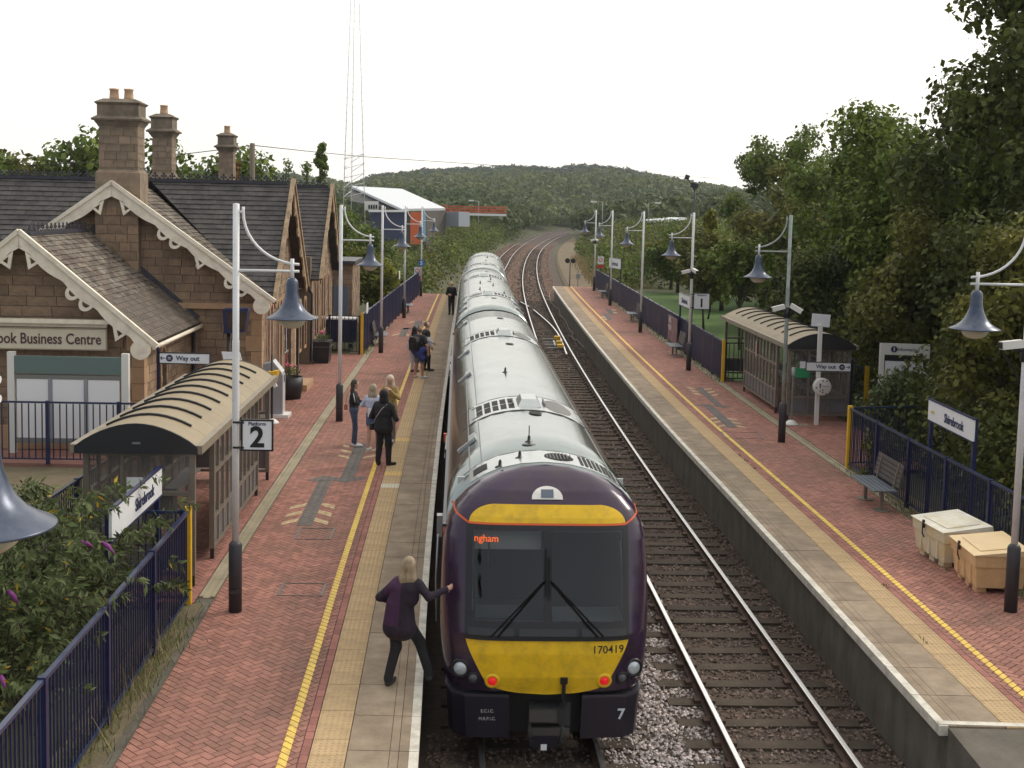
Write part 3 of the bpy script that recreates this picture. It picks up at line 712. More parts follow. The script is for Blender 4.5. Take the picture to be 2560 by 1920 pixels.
# --- dimensions (building frame: x to the left is negative, y away from the camera, z above the platform)
ap = dl(289, 458, 34.1); ft = dl(645, 748, 34.1)
HA, EV = ap[2]-.10, ft[2]+.18; GX = ap[0]          # apex and eave height of the south gable, its centre line
pap = dl(61, 580, 28.9); pft = dl(366, 862, 28.9)
PX0 = dl(360, 900, 29.2)[0]; PYF = -(BY-29.2); PXA = pap[0]; PHA = pap[2]-.08
PEV = dl(384, 838, 29.0)[2]+.05; PX1 = 2*PXA-PX0
R1a, R1b, RZ1 = .35, 7.0, dl(692, 460, 38)[2]; R1m = (R1a+R1b)/2
R2a, R2b = 11.6, 18.6; R2m = (R2a+R2b)/2; RZ2 = dl(790, 468, BY+R2m)[2]
LX = -17.0
# main south wall (seen between porch roof and gable) and gable triangle
sl_ = (HA-EV)/abs(GX)
stonewall(bld, (0, 0, 0), (-1, 0, 0), (0, -1, 0), [[(0, 0), (-LX, 0), (-LX, EV), (0, EV)], [(0, EV), (-2*GX, EV), (-GX, HA)]], ind=0, m=M_STONE, seed=3, z0=0)
# east walls
def eastwall(y0, y1, zt, x=0, seed=0, polys=None):
    stonewall(bld, (x, y0, 0), (0, 1, 0), (1, 0, 0), polys or [[(0, 0), (y1-y0, 0), (y1-y0, zt), (0, zt)]], seed=seed)
doors = [(4.55, 5.7), ]
eastwall(0.02, R1b, EV, seed=5, polys=[[(0, 0), (4.5, 0), (4.5, EV), (0, EV)], [(6.0, 0), (R1b, 0), (R1b, EV), (6.0, EV)], [(4.5, 2.75), (6.0, 2.75), (6.0, EV), (4.5, EV)], [(R1a, EV), (R1b, EV), (R1m, RZ1-.1)]])
eastwall(R1b, R2a, EV-.2, x=-.5, seed=6)
eastwall(R2a, R2b, EV, x=.0, seed=7, polys=[[(0, 0), (R2b-R2a, 0), (R2b-R2a, EV), (0, EV)], [(.2, EV), (R2b-R2a-.2, EV), (R2m-R2a, RZ2-.1)]])
part('end_wall', MB().box((-4, R2b-.2, 2.2), (8, .4, 4.4)), M_MORT, bld); part('end_wall', MB().box((-.25, R2a-.2, 2), (.5, .4, 4)), M_MORT, bld)
# dressed quoins at the corners
for (qx, qy, zt) in ((.03, .0, EV), (.03, R1b, EV), (.03, R2a, EV), (.03, R2b, EV)):
    for k in range(int(zt/.45)):
        L = .30 if k % 2 else .45; mb = MB().box((qx-L/2, qy+(L/2 if qy < 1 else 0)-.03, k*.45+.22), (L, L if qy < 1 else .3, .43)); part('quoin', mb, M_ASHL, bld)
mb = MB().box((-2.2, -.06, dl(560, 765, 34.3)[2]), (4.4, .12, .16)); part('string_course', mb, M_ASHL, bld)
# roofs
def U_(a, b): return (Vector(b)-Vector(a)).normalized()
ov = .32; ovg = .42
# south gable roof (ridge runs north), east slope down to a valley with range one
e = (0+ov*.9, -ovg, EV-ov*.9*sl_); a = (GX, -ovg, HA)
Lr = (Vector(a)-Vector(e)).length
roofplane(bld, e, (0, 1, 0), U_(e, a), [[(0, 0), (ovg+.3, 0), (ovg+R1m, Lr), (0, Lr)]], M_TILE, .26, .17, seed=1)
e2 = (2*GX-ov, -ovg, EV-ov*sl_)
roofplane(bld, e2, (0, 1, 0), U_(e2, a), [[(0, 0), (ovg+.3, 0), (ovg+R1m, Lr), (0, Lr)]], M_SLATE, seed=2)
# range one: ridge runs east-west
def ewrange(ya, ym, yb, zr, ze, x0, x1, seed, southpolys=None):
    v = (ym-ya, zr-ze); L = math.hypot(*v)
    roofplane(bld, (x0, ya, ze), (1, 0, 0), (0, v[0], v[1]), southpolys(L) if southpolys else [[(0, 0), (x1-x0, 0), (x1-x0, L), (0, L)]], M_SLATE, .30, .21, seed=seed, ind=(60 if seed == 10 else 0))
    L2 = math.hypot(yb-ym, zr-ze); roofplane(bld, (x0, yb, ze), (1, 0, 0), (0, -(yb-ym), zr-ze), [[(0, 0), (x1-x0, 0), (x1-x0, L2), (0, L2)]], M_SLATE, .6, .42, seed=seed+1)
ewrange(R1a-ov, R1m, R1b+ov, RZ1, EV-ov, LX, .30, 10, lambda L: [[(0, 0), (2*GX-LX+.1, 0), (GX-LX, L), (0, L)], [(GX-LX, L), (-.05-LX, .3), (.30-LX, .3), (.30-LX, L)]])
ewrange(R2a-ov, R2m, R2b+ov, RZ2, EV-ov, -9.5, .30, 14)
# linking block: east slope
v = (-3.2, 0, 2.6); L = math.hypot(3.2, 2.6)
roofplane(bld, (-.2, R1b-1.2, EV-.45), (0, 1, 0), v, [[(0, 0), (R2a-R1b+2.6, 0), (R2a-R1b+2.6, L), (0, L)]], M_SLATE, seed=20)
# gutters and downpipes
mb = MB().tube([(-.15, R1b+.2, EV-.5), (-.15, R2a-.2, EV-.5)], .06, 6); part('gutter', mb, M_DARK, bld)
for y, z in ((R1b+.35, EV-.5), (R2a-.4, EV-.5), (R2b+.15, EV-.4)):
    mb = MB().tube([(-.1, y, z), (.06, y, z-.35), (.06, y, .1), (.18, y, .05)], .05, 7); part('downpipe', mb, M_DARK, bld)
# porch
psl = (PHA-PEV)/(PX0-PXA)
stonewall(bld, (PX0, PYF, 0), (-1, 0, 0), (0, -1, 0), [[(0, 0), (PX0-PX1, 0), (PX0-PX1, PEV), (0, PEV)], [(0, PEV), (PX0-PX1, PEV), (PX0-PXA, PHA-.1)]], seed=11, ind=150, course=.24, lens=(.34, .75))
stonewall(bld, (PX0, PYF+.02, 0), (0, 1, 0), (1, 0, 0), [[(0, 0), (1.15, 0), (1.15, PEV), (0, PEV)], [(2.25, 0), (-PYF, 0), (-PYF, PEV), (2.25, PEV)], [(1.15, 2.35), (2.25, 2.35), (2.25, PEV), (1.15, PEV)], [(1.62, 0), (1.78, 0), (1.78, 2.35), (1.62, 2.35)]], seed=12, ind=40, lens=(.3, .6))
for c in (1.385, 2.015):
    mb = MB(); arch = [(c-.235, 0), (c+.235, 0), (c+.235, 1.95)]+[(c+.235*math.cos(t), 1.95+.3*math.sin(t)) for t in np.linspace(.15, math.pi-.15, 9)]+[(c-.235, 1.95)]
    mb.prism(arch, lambda u, z, w: Vector((PX0-.22+w, PYF+u, z)), 0, .02); part('arched_opening', mb, M_DARK, bld)
    sp = [(c-.24, 2.36), (c-.24, 1.95)]+[(c-.235*math.cos(t), 1.95+.3*math.sin(t)) for t in np.linspace(.1, math.pi-.1, 9)]+[(c+.24, 1.95), (c+.24, 2.36)]
    mb = MB().prism(sp, lambda u, z, w: Vector((PX0-.2+w, PYF+u, z)), 0, .21); part('arch_head', mb, M_ASHL, bld)
for k in range(int(PEV/.4)):
    L = .3 if k % 2 else .42; mb = MB().box((PX0-L/2+.035, PYF+L/2-.035, k*.4+.2), (L, L, .385)); part('quoin', mb, M_ASHL, bld)
mb = MB().box(((PX0+PX1)/2, PYF-.05, .28), (PX0-PX1+.1, .14, .56)); part('plinth', mb, M_ASHL, bld)
pe = (PX0+.28, PYF-.38, PEV-.28*psl); pa = (PXA, PYF-.38, PHA); L = (Vector(pa)-Vector(pe)).length
roofplane(bld, pe, (0, 1, 0), U_(pe, pa), [[(0, 0), (.38-PYF-.0, 0), (.38-PYF, L), (0, L)]], M_TILE, .26, .165, ind=190, seed=31)
pe2 = (PX1-.28, PYF-.38, PEV-.28*psl)
roofplane(bld, pe2, (0, 1, 0), U_(pe2, pa), [[(0, 0), (.38-PYF, 0), (.38-PYF, L), (0, L)]], M_TILE, .26, .165, seed=32)
mb = MB().tube([(PX0+.33, PYF-.3, PEV-.33), (PX0+.33, -.1, PEV-.33)], .055, 6); part('gutter', mb, M_CREAM, bld)
mb = MB().tube([(PX0+.1, -.12, PEV-.4), (PX0+.1, -.12, .1)], .05, 7); part('downpipe', mb, M_DARK, bld)
mb = MB().bar((PX0+.2, -.06, PEV-.12), (PXA, -.06, PHA+.12), .10, .14); part('flashing', mb, M_LEAD, bld)
# chimney breast below the south gable
cb0, cb1 = dl(244, 600, 34.1)[0], dl(350, 600, 34.1)[0]
stonewall(bld, (cb1, -.32, 0), (-1, 0, 0), (0, -1, 0), [[(0, 1.5), (cb1-cb0, 1.5), (cb1-cb0, HA-.55), (0, HA-.55)]], seed=40, ind=60, course=.25, lens=(.3, .55), back=.33)
# cresting ornaments along the ridges
def ornament():
    mb = MB(); mb.box((0, 0, .03), (.28, .03, .06)); mb.box((0, 0, .11), (.035, .02, .15))
    for (x, z, r) in ((0, .21, .042), (-.06, .14, .038), (.06, .14, .038), (-.14, .07, .03), (.14, .07, .03)): mb.prism([(x+r*math.cos(t), z+r*math.sin(t)) for t in np.linspace(0, 2*math.pi, 7)[:-1]], lambda u, v, w: Vector((u, w, v)), -.012, .012)
    return mb.mesh('cresting_ornament', M_LEAD)
ORN = ornament()
def cresting(p, q, zrot, n):
    for i in range(n):
        t = (i+.5)/n; o = link('cresting_ornament', ORN, bld); o.location = [p[k]+(q[k]-p[k])*t for k in range(3)]; o.rotation_euler = (0, 0, zrot)
    mb = MB().bar(p, q, .14, .08); part('ridge_tile', mb, M_LEAD, bld)
cresting((LX, R1m, RZ1+.03), (.2, R1m, RZ1+.03), 0, 66)
cresting((-2.2, R2m, RZ2+.03), (.2, R2m, RZ2+.03), 0, 10)
mb = MB().bar((-9, R2m, RZ2+.03), (-2.3, R2m, RZ2+.03), .14, .08); part('ridge_tile', mb, M_LEAD, bld)
cresting((PXA, PYF+.1, PHA+.03), (PXA, -.5, PHA+.03), math.pi/2, 15)
# bargeboards
def barge(par, O, U, N, hw, rise, width, style, m=M_CREAM, th=.05, both=True, capm=None):
    """O apex; U horizontal unit; N outward. hw half width, rise drop to the foot"""
    O, U, N = Vector(O), Vector(U), Vector(N); Z = Vector((0, 0, 1)); L = math.hypot(hw, rise)
    for sgn in (1, -1):
        S = (U*sgn*hw-Z*rise)/L; P = S.cross(N*sgn).normalized()
        if P.z > 0: P = -P
        T = lambda s, d, w: O+S*s+P*d+N*w
        mb = MB(); k = rise/hw; n = 60
        low = []
        for i in range(n+1):
            s = L*i/n; x = s/L*style['n']; w_ = width*(1+.28*abs(math.cos(math.pi*x))-.14); low.append((s, max(w_, .12)))
        poly = [(0, 0)]+[(L+.05, 0), (L+.05, low[-1][1])]+[q for q in low[::-1] if q[0] > low[0][1]*hw/rise*.0+.10]+[(-.0+width*rise/hw*0+.02, width*.9)]
        mb.prism([(0, 0), (L+.05, 0), (L+.05, low[-1][1])]+low[::-1][:-2]+[(width*k*.9, width)], T, 0, th)
        for (s, kind) in style['o']:
            s = s*L
            if kind == 'u':      # hanging loop
                r1, r2 = width*.62, width*.36; c = width*1.02
                outer = [(s-r1, c-.03)]+[(s-r1*math.cos(t), c+r1*1.25*math.sin(t)) for t in np.linspace(0, math.pi, 10)]+[(s+r1, c-.03)]
                inner = [(s+r2, c-.03)]+[(s+r2*math.cos(t), c+r2*1.2*math.sin(t)) for t in np.linspace(0, math.pi, 8)]+[(s-r2, c-.03)]
                mb.prism(outer+inner, T, .002, th-.002)
            elif kind == 't':    # pierced cusp
                a = width*1.05; tri_ = [(s-a, width*.95), (s+a*.15, width*1.0+a*.95), (s+a*.45, width*.95)]
                hole = [(s-a*.45, width*1.06), (s+a*.05, width*1.0+a*.5), (s+a*.2, width*1.06)]
                mb.prism(tri_, T, .003, th-.003, holes=[hole])
        if style.get('foot'):
            r = width*1.15; mb.prism([(L-r*.9, width*.3)]+[(L-.1+r*.75*math.cos(t), width*1.15+r*.75*math.sin(t)) for t in np.linspace(-1.2, 3.6, 12)], T, .004, th+.03)
        part('bargeboard', mb, m, par)
        mb = MB(); mb.prism([(-.02, -.07), (L+.12, -.07), (L+.12, .03), (-.02, .03)], T, -.02, th+.05); part('verge_trim', mb, capm or m, par)
ST = {'n': 5, 'o': [(.135, 't'), (.36, 'u'), (.435, 'u'), (.60, 't'), (.78, 'u'), (.85, 'u')], 'foot': True}
barge(bld, (GX, -ovg-.06, HA+.10), (1, 0, 0), (0, -1, 0), abs(GX)+.36, (HA-EV)+.36*sl_, .27, ST)
barge(bld, (PXA, PYF-.44, PHA+.09), (1, 0, 0), (0, -1, 0), (PX0-PXA)+.34, (PHA-PEV)+.34*psl, .27, {'n': 4, 'o': [(.17, 't'), (.46, 'u'), (.56, 'u'), (.82, 't')], 'foot': True})
ST2 = {'n': 5, 'o': [(.2, 't'), (.4, 'u'), (.6, 'u'), (.8, 'u')], 'foot': False}
barge(bld, (.34, R1m, RZ1+.12), (0, 1, 0), (1, 0, 0), (R1b-R1a)/2+.3, RZ1-EV+.35, .27, ST2, M_BARGER)
barge(bld, (.34, R2m, RZ2+.12), (0, 1, 0), (1, 0, 0), (R2b-R2a)/2+.3, RZ2-EV+.35, .27, ST2, M_BARGER)
# door, windows and arched lights in the east wall
mb = MB().box((-.12, 5.25, 1.38), (.06, 1.5, 2.75)); part('door_panel', mb, M_BURG, bld)
d_ = link('double_door', MB().box((-.08, 5.25, 1.2), (.05, 1.3, 2.3)).mesh('double_door', M_BURG), bld)
for yy in (4.93, 5.55):
    f = link('window', MB().box((-.05, yy, 1.62), (.03, .42, .95)).mesh('window', M_WINW), d_); link('pane', MB().box((-.033, yy, 1.62), (.01, .34, .85)).mesh('pane', M_WINB), d_)
    mb = MB().box((-.05, yy, .62), (.02, .42, .6)); part('door_moulding', mb, M_BURG, d_)
mb = MB().tube([(-.03, 5.22, 1.1), (.02, 5.22, 1.1), (.02, 5.22, 1.22)], .015, 6); part('door_handle', mb, M_GALV, d_)
mb = MB().box((.35, 5.25, .10), (.8, 1.7, .2)); part('doorstep', mb, M_ASHL, bld)
mb = MB().box((.03, 5.25, 2.9), (.1, 1.8, .26)); part('lintel', mb, M_ASHL, bld)
def archlight(y, zb, zt, w):
    a = [(y-w/2, zb), (y+w/2, zb), (y+w/2, zt-w/2)]+[(y+w/2*math.cos(t), zt-w/2+w/2*math.sin(t)) for t in np.linspace(.2, math.pi-.2, 7)]+[(y-w/2, zt-w/2)]
    T = lambda u, z, q: Vector((q, u, z))
    o_ = [(y+(p[0]-y)*1.35, zb-.1 if p[1] == zb else p[1]+.08) for p in a]
    part('window_surround', MB().prism(o_, T, .012, .045, holes=[a]), M_ASHL, bld)
    f = part('window', MB().prism(a, T, .005, .03), M_BURG, bld); part('pane', MB().prism([(y+(p[0]-y)*.6, p[1]*.94+zb*.06+.04) for p in a], T, .034, .038), M_WINB, f)
for y in (1.15, 1.75): archlight(y, .9, 3.0, .42)
for y in (3.0, 3.6): archlight(y, .9, 3.0, .42)
for y in (R2a+1.0, R2a+1.7, R2a+3.3, R2a+4.1, R2a+5.6): archlight(y, .9, 3.1, .46)
for y in (8.2, 9.6): archlight(y, .9, 2.6, .4)
# fittings on the walls
for (x, y, z) in ((dl(496, 664, 34.2)[0], -.2, dl(496, 664, 34.2)[2]),):
    mb = MB().box((x, y+.1, z+.05), (.08, .2, .08)).lathe([(.0, -.09), (.06, -.06), (.075, 0), (.07, .03), (0, .04)], (x, y, z), 12); part('security_camera', mb, M_WINW, bld)
mb = MB().box((.2, R2m-1.6, RZ2-1.9), (.3, .14, .16)); part('wall_lamp', mb, M_WINW, bld)
# chimneys
def chimney(label, cx, cy, w, d, ztop, zbase, pots, ns):
    c = thing('chimney', None, None); c.parent = bld; c.location = (cx, cy, 0)
    zs = ztop-.73
    for (N, U, o_, ww) in (((0, -1, 0), (-1, 0, 0), (w/2, -d/2, 0), w), ((1, 0, 0), (0, 1, 0), (w/2, -d/2, 0), d)):
        stonewall(c, o_, U, N, [[(0, zbase), (ww, zbase), (ww, zs), (0, zs)]], course=.21, z0=zbase, seed=int(w*100)+int(abs(cx)*10), ind=ns, m=M_STCH, im=CH_M, lens=(.25, .45), back=.2, proud=.008, base=False)
    mb = MB().box((0, 0, (zbase+zs)/2), (w-.02, d-.02, zs-zbase)); part('chimney_shaft', mb, M_STCH, c)
    mb = MB()
    def ring(z0, z1, a, b):
        vs = [(sx*(w/2+e), sy*(d/2+e), z) for z, e in ((z0, a), (z1, b)) for sx, sy in ((-1, -1), (1, -1), (1, 1), (-1, 1))]
        mb.add(vs, [(0, 1, 5, 4), (1, 2, 6, 5), (2, 3, 7, 6), (3, 0, 4, 7), (3, 2, 1, 0), (4, 5, 6, 7)])
    ring(zs-.02, zs+.07, .01, .06); ring(zs+.071, zs+.14, .07, .10); ring(zs+.141, zs+.19, .15, .17); ring(zs+.191, zs+.28, .17, .04)
    ring(zs+.281, zs+.58, .035, .035); ring(zs+.581, zs+.64, .05, .10); ring(zs+.641, zs+.75, .10, -.10)
    part('chimney_cap', mb, mat('chimney_moulding', (.25, .205, .155), .9, col2=(.12, .10, .075), scale=3, bump=.3), c)
    mb = MB(); ring(zbase+.06, zbase+.15, .08, .0); ring(zbase-1.1, zbase+.059, .08, .08); part('chimney_base', mb, M_STCH, c)
    for px in pots:
        mb = MB().lathe([(.135, 0), (.13, .08), (.115, .26), (.135, .27), (.135, .31), (.10, .31), (.10, .2)], (px, 0, ztop), 14); part('chimney_pot', mb, M_POT, c)
    return c
c1 = dl(299, 440, 34.9); zt = dl(297, 254, 34.9)[2]
chimney('', (cb0+cb1)/2+.02, .15, 1.06, .72, zt, dl(299, 430, 34.9)[2]-.1, (-.2, .2), 14)
c2 = dl(410, 287, 40.4); chimney('', c2[0], c2[1], .62, .60, c2[2], RZ1+.15, (0,), 7)
c3 = dl(568, 334, 50.4); chimney('', c3[0], c3[1], .58, .58, c3[2], RZ2+.1, (0,), 6)
# low stone extension beyond the far gable
ex = thing('outbuilding', 'low flat-roofed stone outbuilding beyond the far gable, behind the dark railings', 'outbuilding', (wallx(54.5), 54.5, PZ), BRZ)
stonewall(ex, (.75, 0, 0), (-1, 0, 0), (0, -1, 0), [[(0, 0), (2.2, 0), (2.2, 3.35), (0, 3.35)]], seed=60); stonewall(ex, (.75, .02, 0), (0, 1, 0), (1, 0, 0), [[(0, 0), (4, 0), (4, 3.35), (0, 3.35)]], seed=61)
mb = MB().box((-1, 2, 3.42), (3.8, 4.4, .14)); part('flat_roof', mb, M_LEAD, ex)
mb = MB().box((.12, -.04, 1.2), (.9, .06, 2.3)); part('blue_door', mb, mat('faded_blue', (.12, .16, .24), .7), ex)
mb = MB().box((-.55, -.05, 2.75), (.14, .1, .3)); part('wall_light', mb, M_WINW, ex)

# signs on and in front of the porch
def board(name, label, cat, c, wdt, hgt, rz, txts, frame=None, th=.03, fm=None, group=None):
    t = thing(name, label, cat, c, rz, group)
    part('panel', MB().box((0, 0, 0), (wdt, th, hgt)), M_SIGNW if fm is None else fm, t)
    if frame:
        mb = MB()
        for (x, z, a, b) in ((0, hgt/2, wdt+.03, .022), (0, -hgt/2, wdt+.03, .022), (-wdt/2, 0, .022, hgt), (wdt/2, 0, .022, hgt)): mb.box((x, -.002, z), (a, th+.012, b))
        part('frame', mb, frame, t)
    for (s, size, m_, x, z, al, bold) in txts: text('lettering', s, size, m_, t, (x, -th/2-.004, z), bold=bold, align=al)
    return t
sr = D(270, 848, 28.9); sll = D(0, 840, 28.9); s0 = D(135, 848, 28.9)
sw = 5.0; cx = sr[0]-sw/2
t = board('business_centre_sign', 'long cream sign reading Shirebrook Business Centre on the porch gable', 'sign', (cx, 28.72, sr[2]), sw, .50, BRZ, [], None, .05, mat('sign_cream', (.66, .60, .46), .6, var=.05))
sc_ = (270-8)/3064*28.9
text('lettering', 'Shirebrook Business Centre', .36, mat('sign_brown', (.10, .05, .05), .6), t, (sw/2-.12, -.032, -.01), bold=.006, align='RIGHT', sx=.80)
mb = MB().box((0, -.06, .42), (sw+.15, .14, .10)).box((0, .02, .33), (sw, .06, .10)); part('hood', mb, M_CREAM, t)
mb = MB()
for (x, z, a, b) in ((0, .25, sw, .03), (0, -.25, sw, .03), (sw/2, 0, .03, .5)): mb.box((x, -.01, z), (a, .06, b))
part('border', mb, mat('sign_border', (.33, .28, .2), .6), t)
# notice board
NY = 28.0
a, b = D(30, 889, NY), D(313, 889, NY); zt_ = a[2]; zb_ = D(30, 1090, NY)[2]
nb = thing('notice_board', 'large white-framed notice board with green header and three blank white panels', 'notice board', ((a[0]+b[0])/2, NY, PZ), BRZ*.5)
W = b[0]-a[0]; H = zt_-PZ
for s in (-1, 1): part('post', MB().box((s*W/2, 0, H/2+.1), (.16, .14, H)), M_WINW, nb)
part('header', MB().box((0, -.02, H-.19), (W-.17, .10, .40)), mat('header_green', (.13, .19, .18), .5), nb)
part('rail', MB().box((0, 0, H-.47), (W-.17, .12, .10)).box((0, 0, H-1.95), (W-.17, .12, .12)), mat('board_rail', (.20, .20, .19), .5), nb)
pw = (W-.4)/3
for i in range(3): part('display_panel', MB().box(((i-1)*(pw+.08), -.03, H-1.2), (pw-.02, .05, 1.38)), mat('blank_panel', (.86, .86, .88), .3), nb)
for i in (-.5, .5): part('mullion', MB().box((i*(pw+.08), -.045, H-1.2), (.09, .06, 1.4)), M_CABG, nb)
# ================================================================== LAMP POSTS
def lamp_post():
    t = thing('lamp_post', 'x', 'lamp post')
    part('column_base', MB().lathe([(.098, 0), (.098, 1.0), (.075, 1.04), (.05, 1.06)], (0, 0, 0), 16).box((.0, -.10, .32), (.13, .03, .05)), M_DBASE, t)
    part('pole', MB().lathe([(.052, 1.04), (.052, 4.0), (.047, 4.02), (.047, 5.97), (.0, 5.98)], (0, 0, 0), 12), M_WPAINT, t)
    part('arm_bar', MB().tube([(.03, 0, 5.02), (.90, 0, 5.02)], .02, 8), M_WPAINT, t)
    pts = [(.10+.80*(1-math.cos(a)), 0, 5.86-.74*math.sin(a)) for a in np.linspace(0, math.pi/2, 12)]
    part('arm_curve', MB().tube([(.10, 0, 5.93)]+pts, .02, 8).tube([(.04, 0, 5.86), (.10, 0, 5.86)], .016, 6), M_WPAINT, t)
    part('hanger', MB().tube([(.80, 0, 5.20), (.80, 0, 4.88)], .028, 8), M_WPAINT, t)
    prof = [(.0, 4.93), (.05, 4.92), (.078, 4.89), (.088, 4.84), (.092, 4.72), (.105, 4.64), (.13, 4.57), (.165, 4.50), (.215, 4.44), (.285, 4.39), (.365, 4.352), (.372, 4.342), (.36, 4.335), (.25, 4.35), (.12, 4.5)]
    sh = part('lamp_shade', MB().lathe(prof, (.80, 0, 0), 36), M_LAMP, t)
    part('lamp_bowl', MB().lathe([(.205, 4.345), (.20, 4.31), (.17, 4.25), (.11, 4.205), (.0, 4.19)], (.80, 0, 0), 24), M_GLOBE, sh)
    return t
LP = lamp_post(); first = True
LL = [('white lamp post carrying the Platform 2 sign, nearest on the left platform', 588, 1528), ('white lamp post beside the woman in striped top, second on the left platform', 848, 1053),
      ('white lamp post with a bench behind it, third on the left platform', 952, 882), ('white lamp post with a bench behind it, fourth along the left platform', 1010, 795),
      ('white lamp post with round blue 5 plate at the far end of the left platform', 1052, 740.6)]
LR = [('white lamp post with two white cameras, farthest on the right platform', 1485, 727), ('white lamp post beside a bench, second from the far end of the right platform', 1525, 764),
      ('white lamp post by the blue fence, third from the far end of the right platform', 1600.6, 831), ('white lamp post carrying the Platform 1 sign and two cameras', 1721, 926),
      ('weathered grey-green lamp post with two cameras in front of the right shelter', 1953.6, 1105), ('white lamp post next to the yellow grit bins at the right edge', 2526, 1528)]
def put_lamp(lab, x, y, side):
    global first
    p = G(x, y); E = XL if side > 0 else XR; rz = tang(E, p[1])+(0 if side > 0 else math.pi)
    if first: o = LP; first = False; o.location = (p[0], p[1], PZ); o.rotation_euler = (0, 0, rz); o['label'] = lab
    else: o = dup(LP, (p[0], p[1], PZ), rz, lab)
    o['group'] = 'bell-shaded lamp posts along the platforms'; return o, p, rz
lamps = {}
for i, (lab, x, y) in enumerate(LL): lamps['L%d' % i] = put_lamp(lab, x, y, 1)
for i, (lab, x, y) in enumerate(LR): lamps['R%d' % i] = put_lamp(lab, x, y, -1)
# the nearest lamp, mostly outside the left edge
c0 = D(-42, 1312, 6.3)
o0, = [dup(LP, (c0[0]-.80, 6.3, c0[2]-4.35), 0, 'close-up blue-grey bell lamp shade cut off by the left edge')]
o0['group'] = 'bell-shaded lamp posts along the platforms'
M_GREENP = mat('weathered_pole', (.30, .36, .34), .6, var=.25, scale=3, dirt=((.55, .57, .56), 2, .8))
for ch in lamps['R4'][0].children:
    if ch.name.startswith(('pole', 'arm')): ch.data = ch.data.copy(); ch.data.materials.clear(); ch.data.materials.append(M_GREENP)
# cameras on posts
def cam_box(name, lab, loc, rz, tilt=-.25, group='security cameras on the lamp posts'):
    t = thing(name, lab, 'camera', loc, rz, group)
    b = part('housing', MB().box((.24, 0, 0), (.34, .12, .12), ry=-tilt), M_WINW, t)
    part('lens', MB().box((.24+.175*math.cos(tilt), 0, .175*math.sin(tilt)), (.012, .09, .09), ry=-tilt), M_DARK, b)
    part('bracket', MB().tube([(0, 0, -.10), (.16, 0, -.10), (.2, 0, -.04)], .018, 6).lathe([(.075, -.26), (.075, .02)], (0, 0, 0), 10), M_DARK, t)
    return t
def oncol(key, z): p = lamps[key][1]; return (p[0], p[1], PZ+z)
cam_box('security_camera', 'white camera pointing left on the post in front of the right shelter', oncol('R4', 3.55), math.radians(185))
cam_box('security_camera', 'white camera pointing right and down on the post in front of the right shelter', oncol('R4', 3.55), math.radians(-25), -.5)
cam_box('security_camera', 'white camera pointing left on the Platform 1 post', oncol('R3', 3.75), math.radians(190))
cam_box('security_camera', 'white camera facing the viewer on the Platform 1 post', oncol('R3', 3.8), math.radians(-70))
cam_box('security_camera', 'left one of the pair of white cameras on the farthest right post', oncol('R0', 3.75), math.radians(200))
cam_box('security_camera', 'right one of the pair of white cameras on the farthest right post', oncol('R0', 3.75), math.radians(-60))
cam_box('security_camera', 'white camera on the lamp post at the right edge above the grit bins', oncol('R5', 4.12), math.radians(188), -.1)
# number signs on posts
def platsign(num, key, zc, s, side):
    p = lamps[key][1]
    t = board('platform_sign', {'2': 'square white sign reading Platform 2 on the nearest left lamp post', '1': 'square white sign reading Platform 1 on a right platform lamp post'}[num], 'sign', (p[0]+side*(s/2+.10), p[1]-.02, PZ+zc), s, s, .03,
        [('Platform', s*.17, M_INK, 0, s*.38, 'CENTER', .001), (num, s*(.95 if num == '2' else .74), M_BLK, 0, -s*(.09 if num == '2' else .13), 'CENTER', .012)], M_BLK, group='platform number signs')
    part('clamp', MB().box((-side*(s/2+.05), 0, s*.42), (.16, .05, .03)).box((-side*(s/2+.05), 0, -s*.42), (.16, .05, .03)), M_DARK, t, kind='stuff'); return t
p = lamps['L0'][1]; q = D(637, 1087, p[1]); platsign('2', 'L0', q[2]-PZ, .44, 1)
p = lamps['R3'][1]; q = D(1748, 753, p[1]); platsign('1', 'R3', q[2]-PZ, .60, 1)
p = lamps['L4'][1]; q = D(1054, 658, p[1])
t = thing('stop_marker', 'round blue plate with white figure 5 on the farthest left lamp post', 'sign', (q[0], p[1]-.1, q[2]))
part('disc', MB().lathe([(.22, 0), (.22, .02)], (0, 0, 0), 20, 'Y'), mat('marker_blue', (.03, .16, .5), .5), t); text('lettering', '5', .34, M_SIGNW, t, (0, -.03, 0), bold=.01)

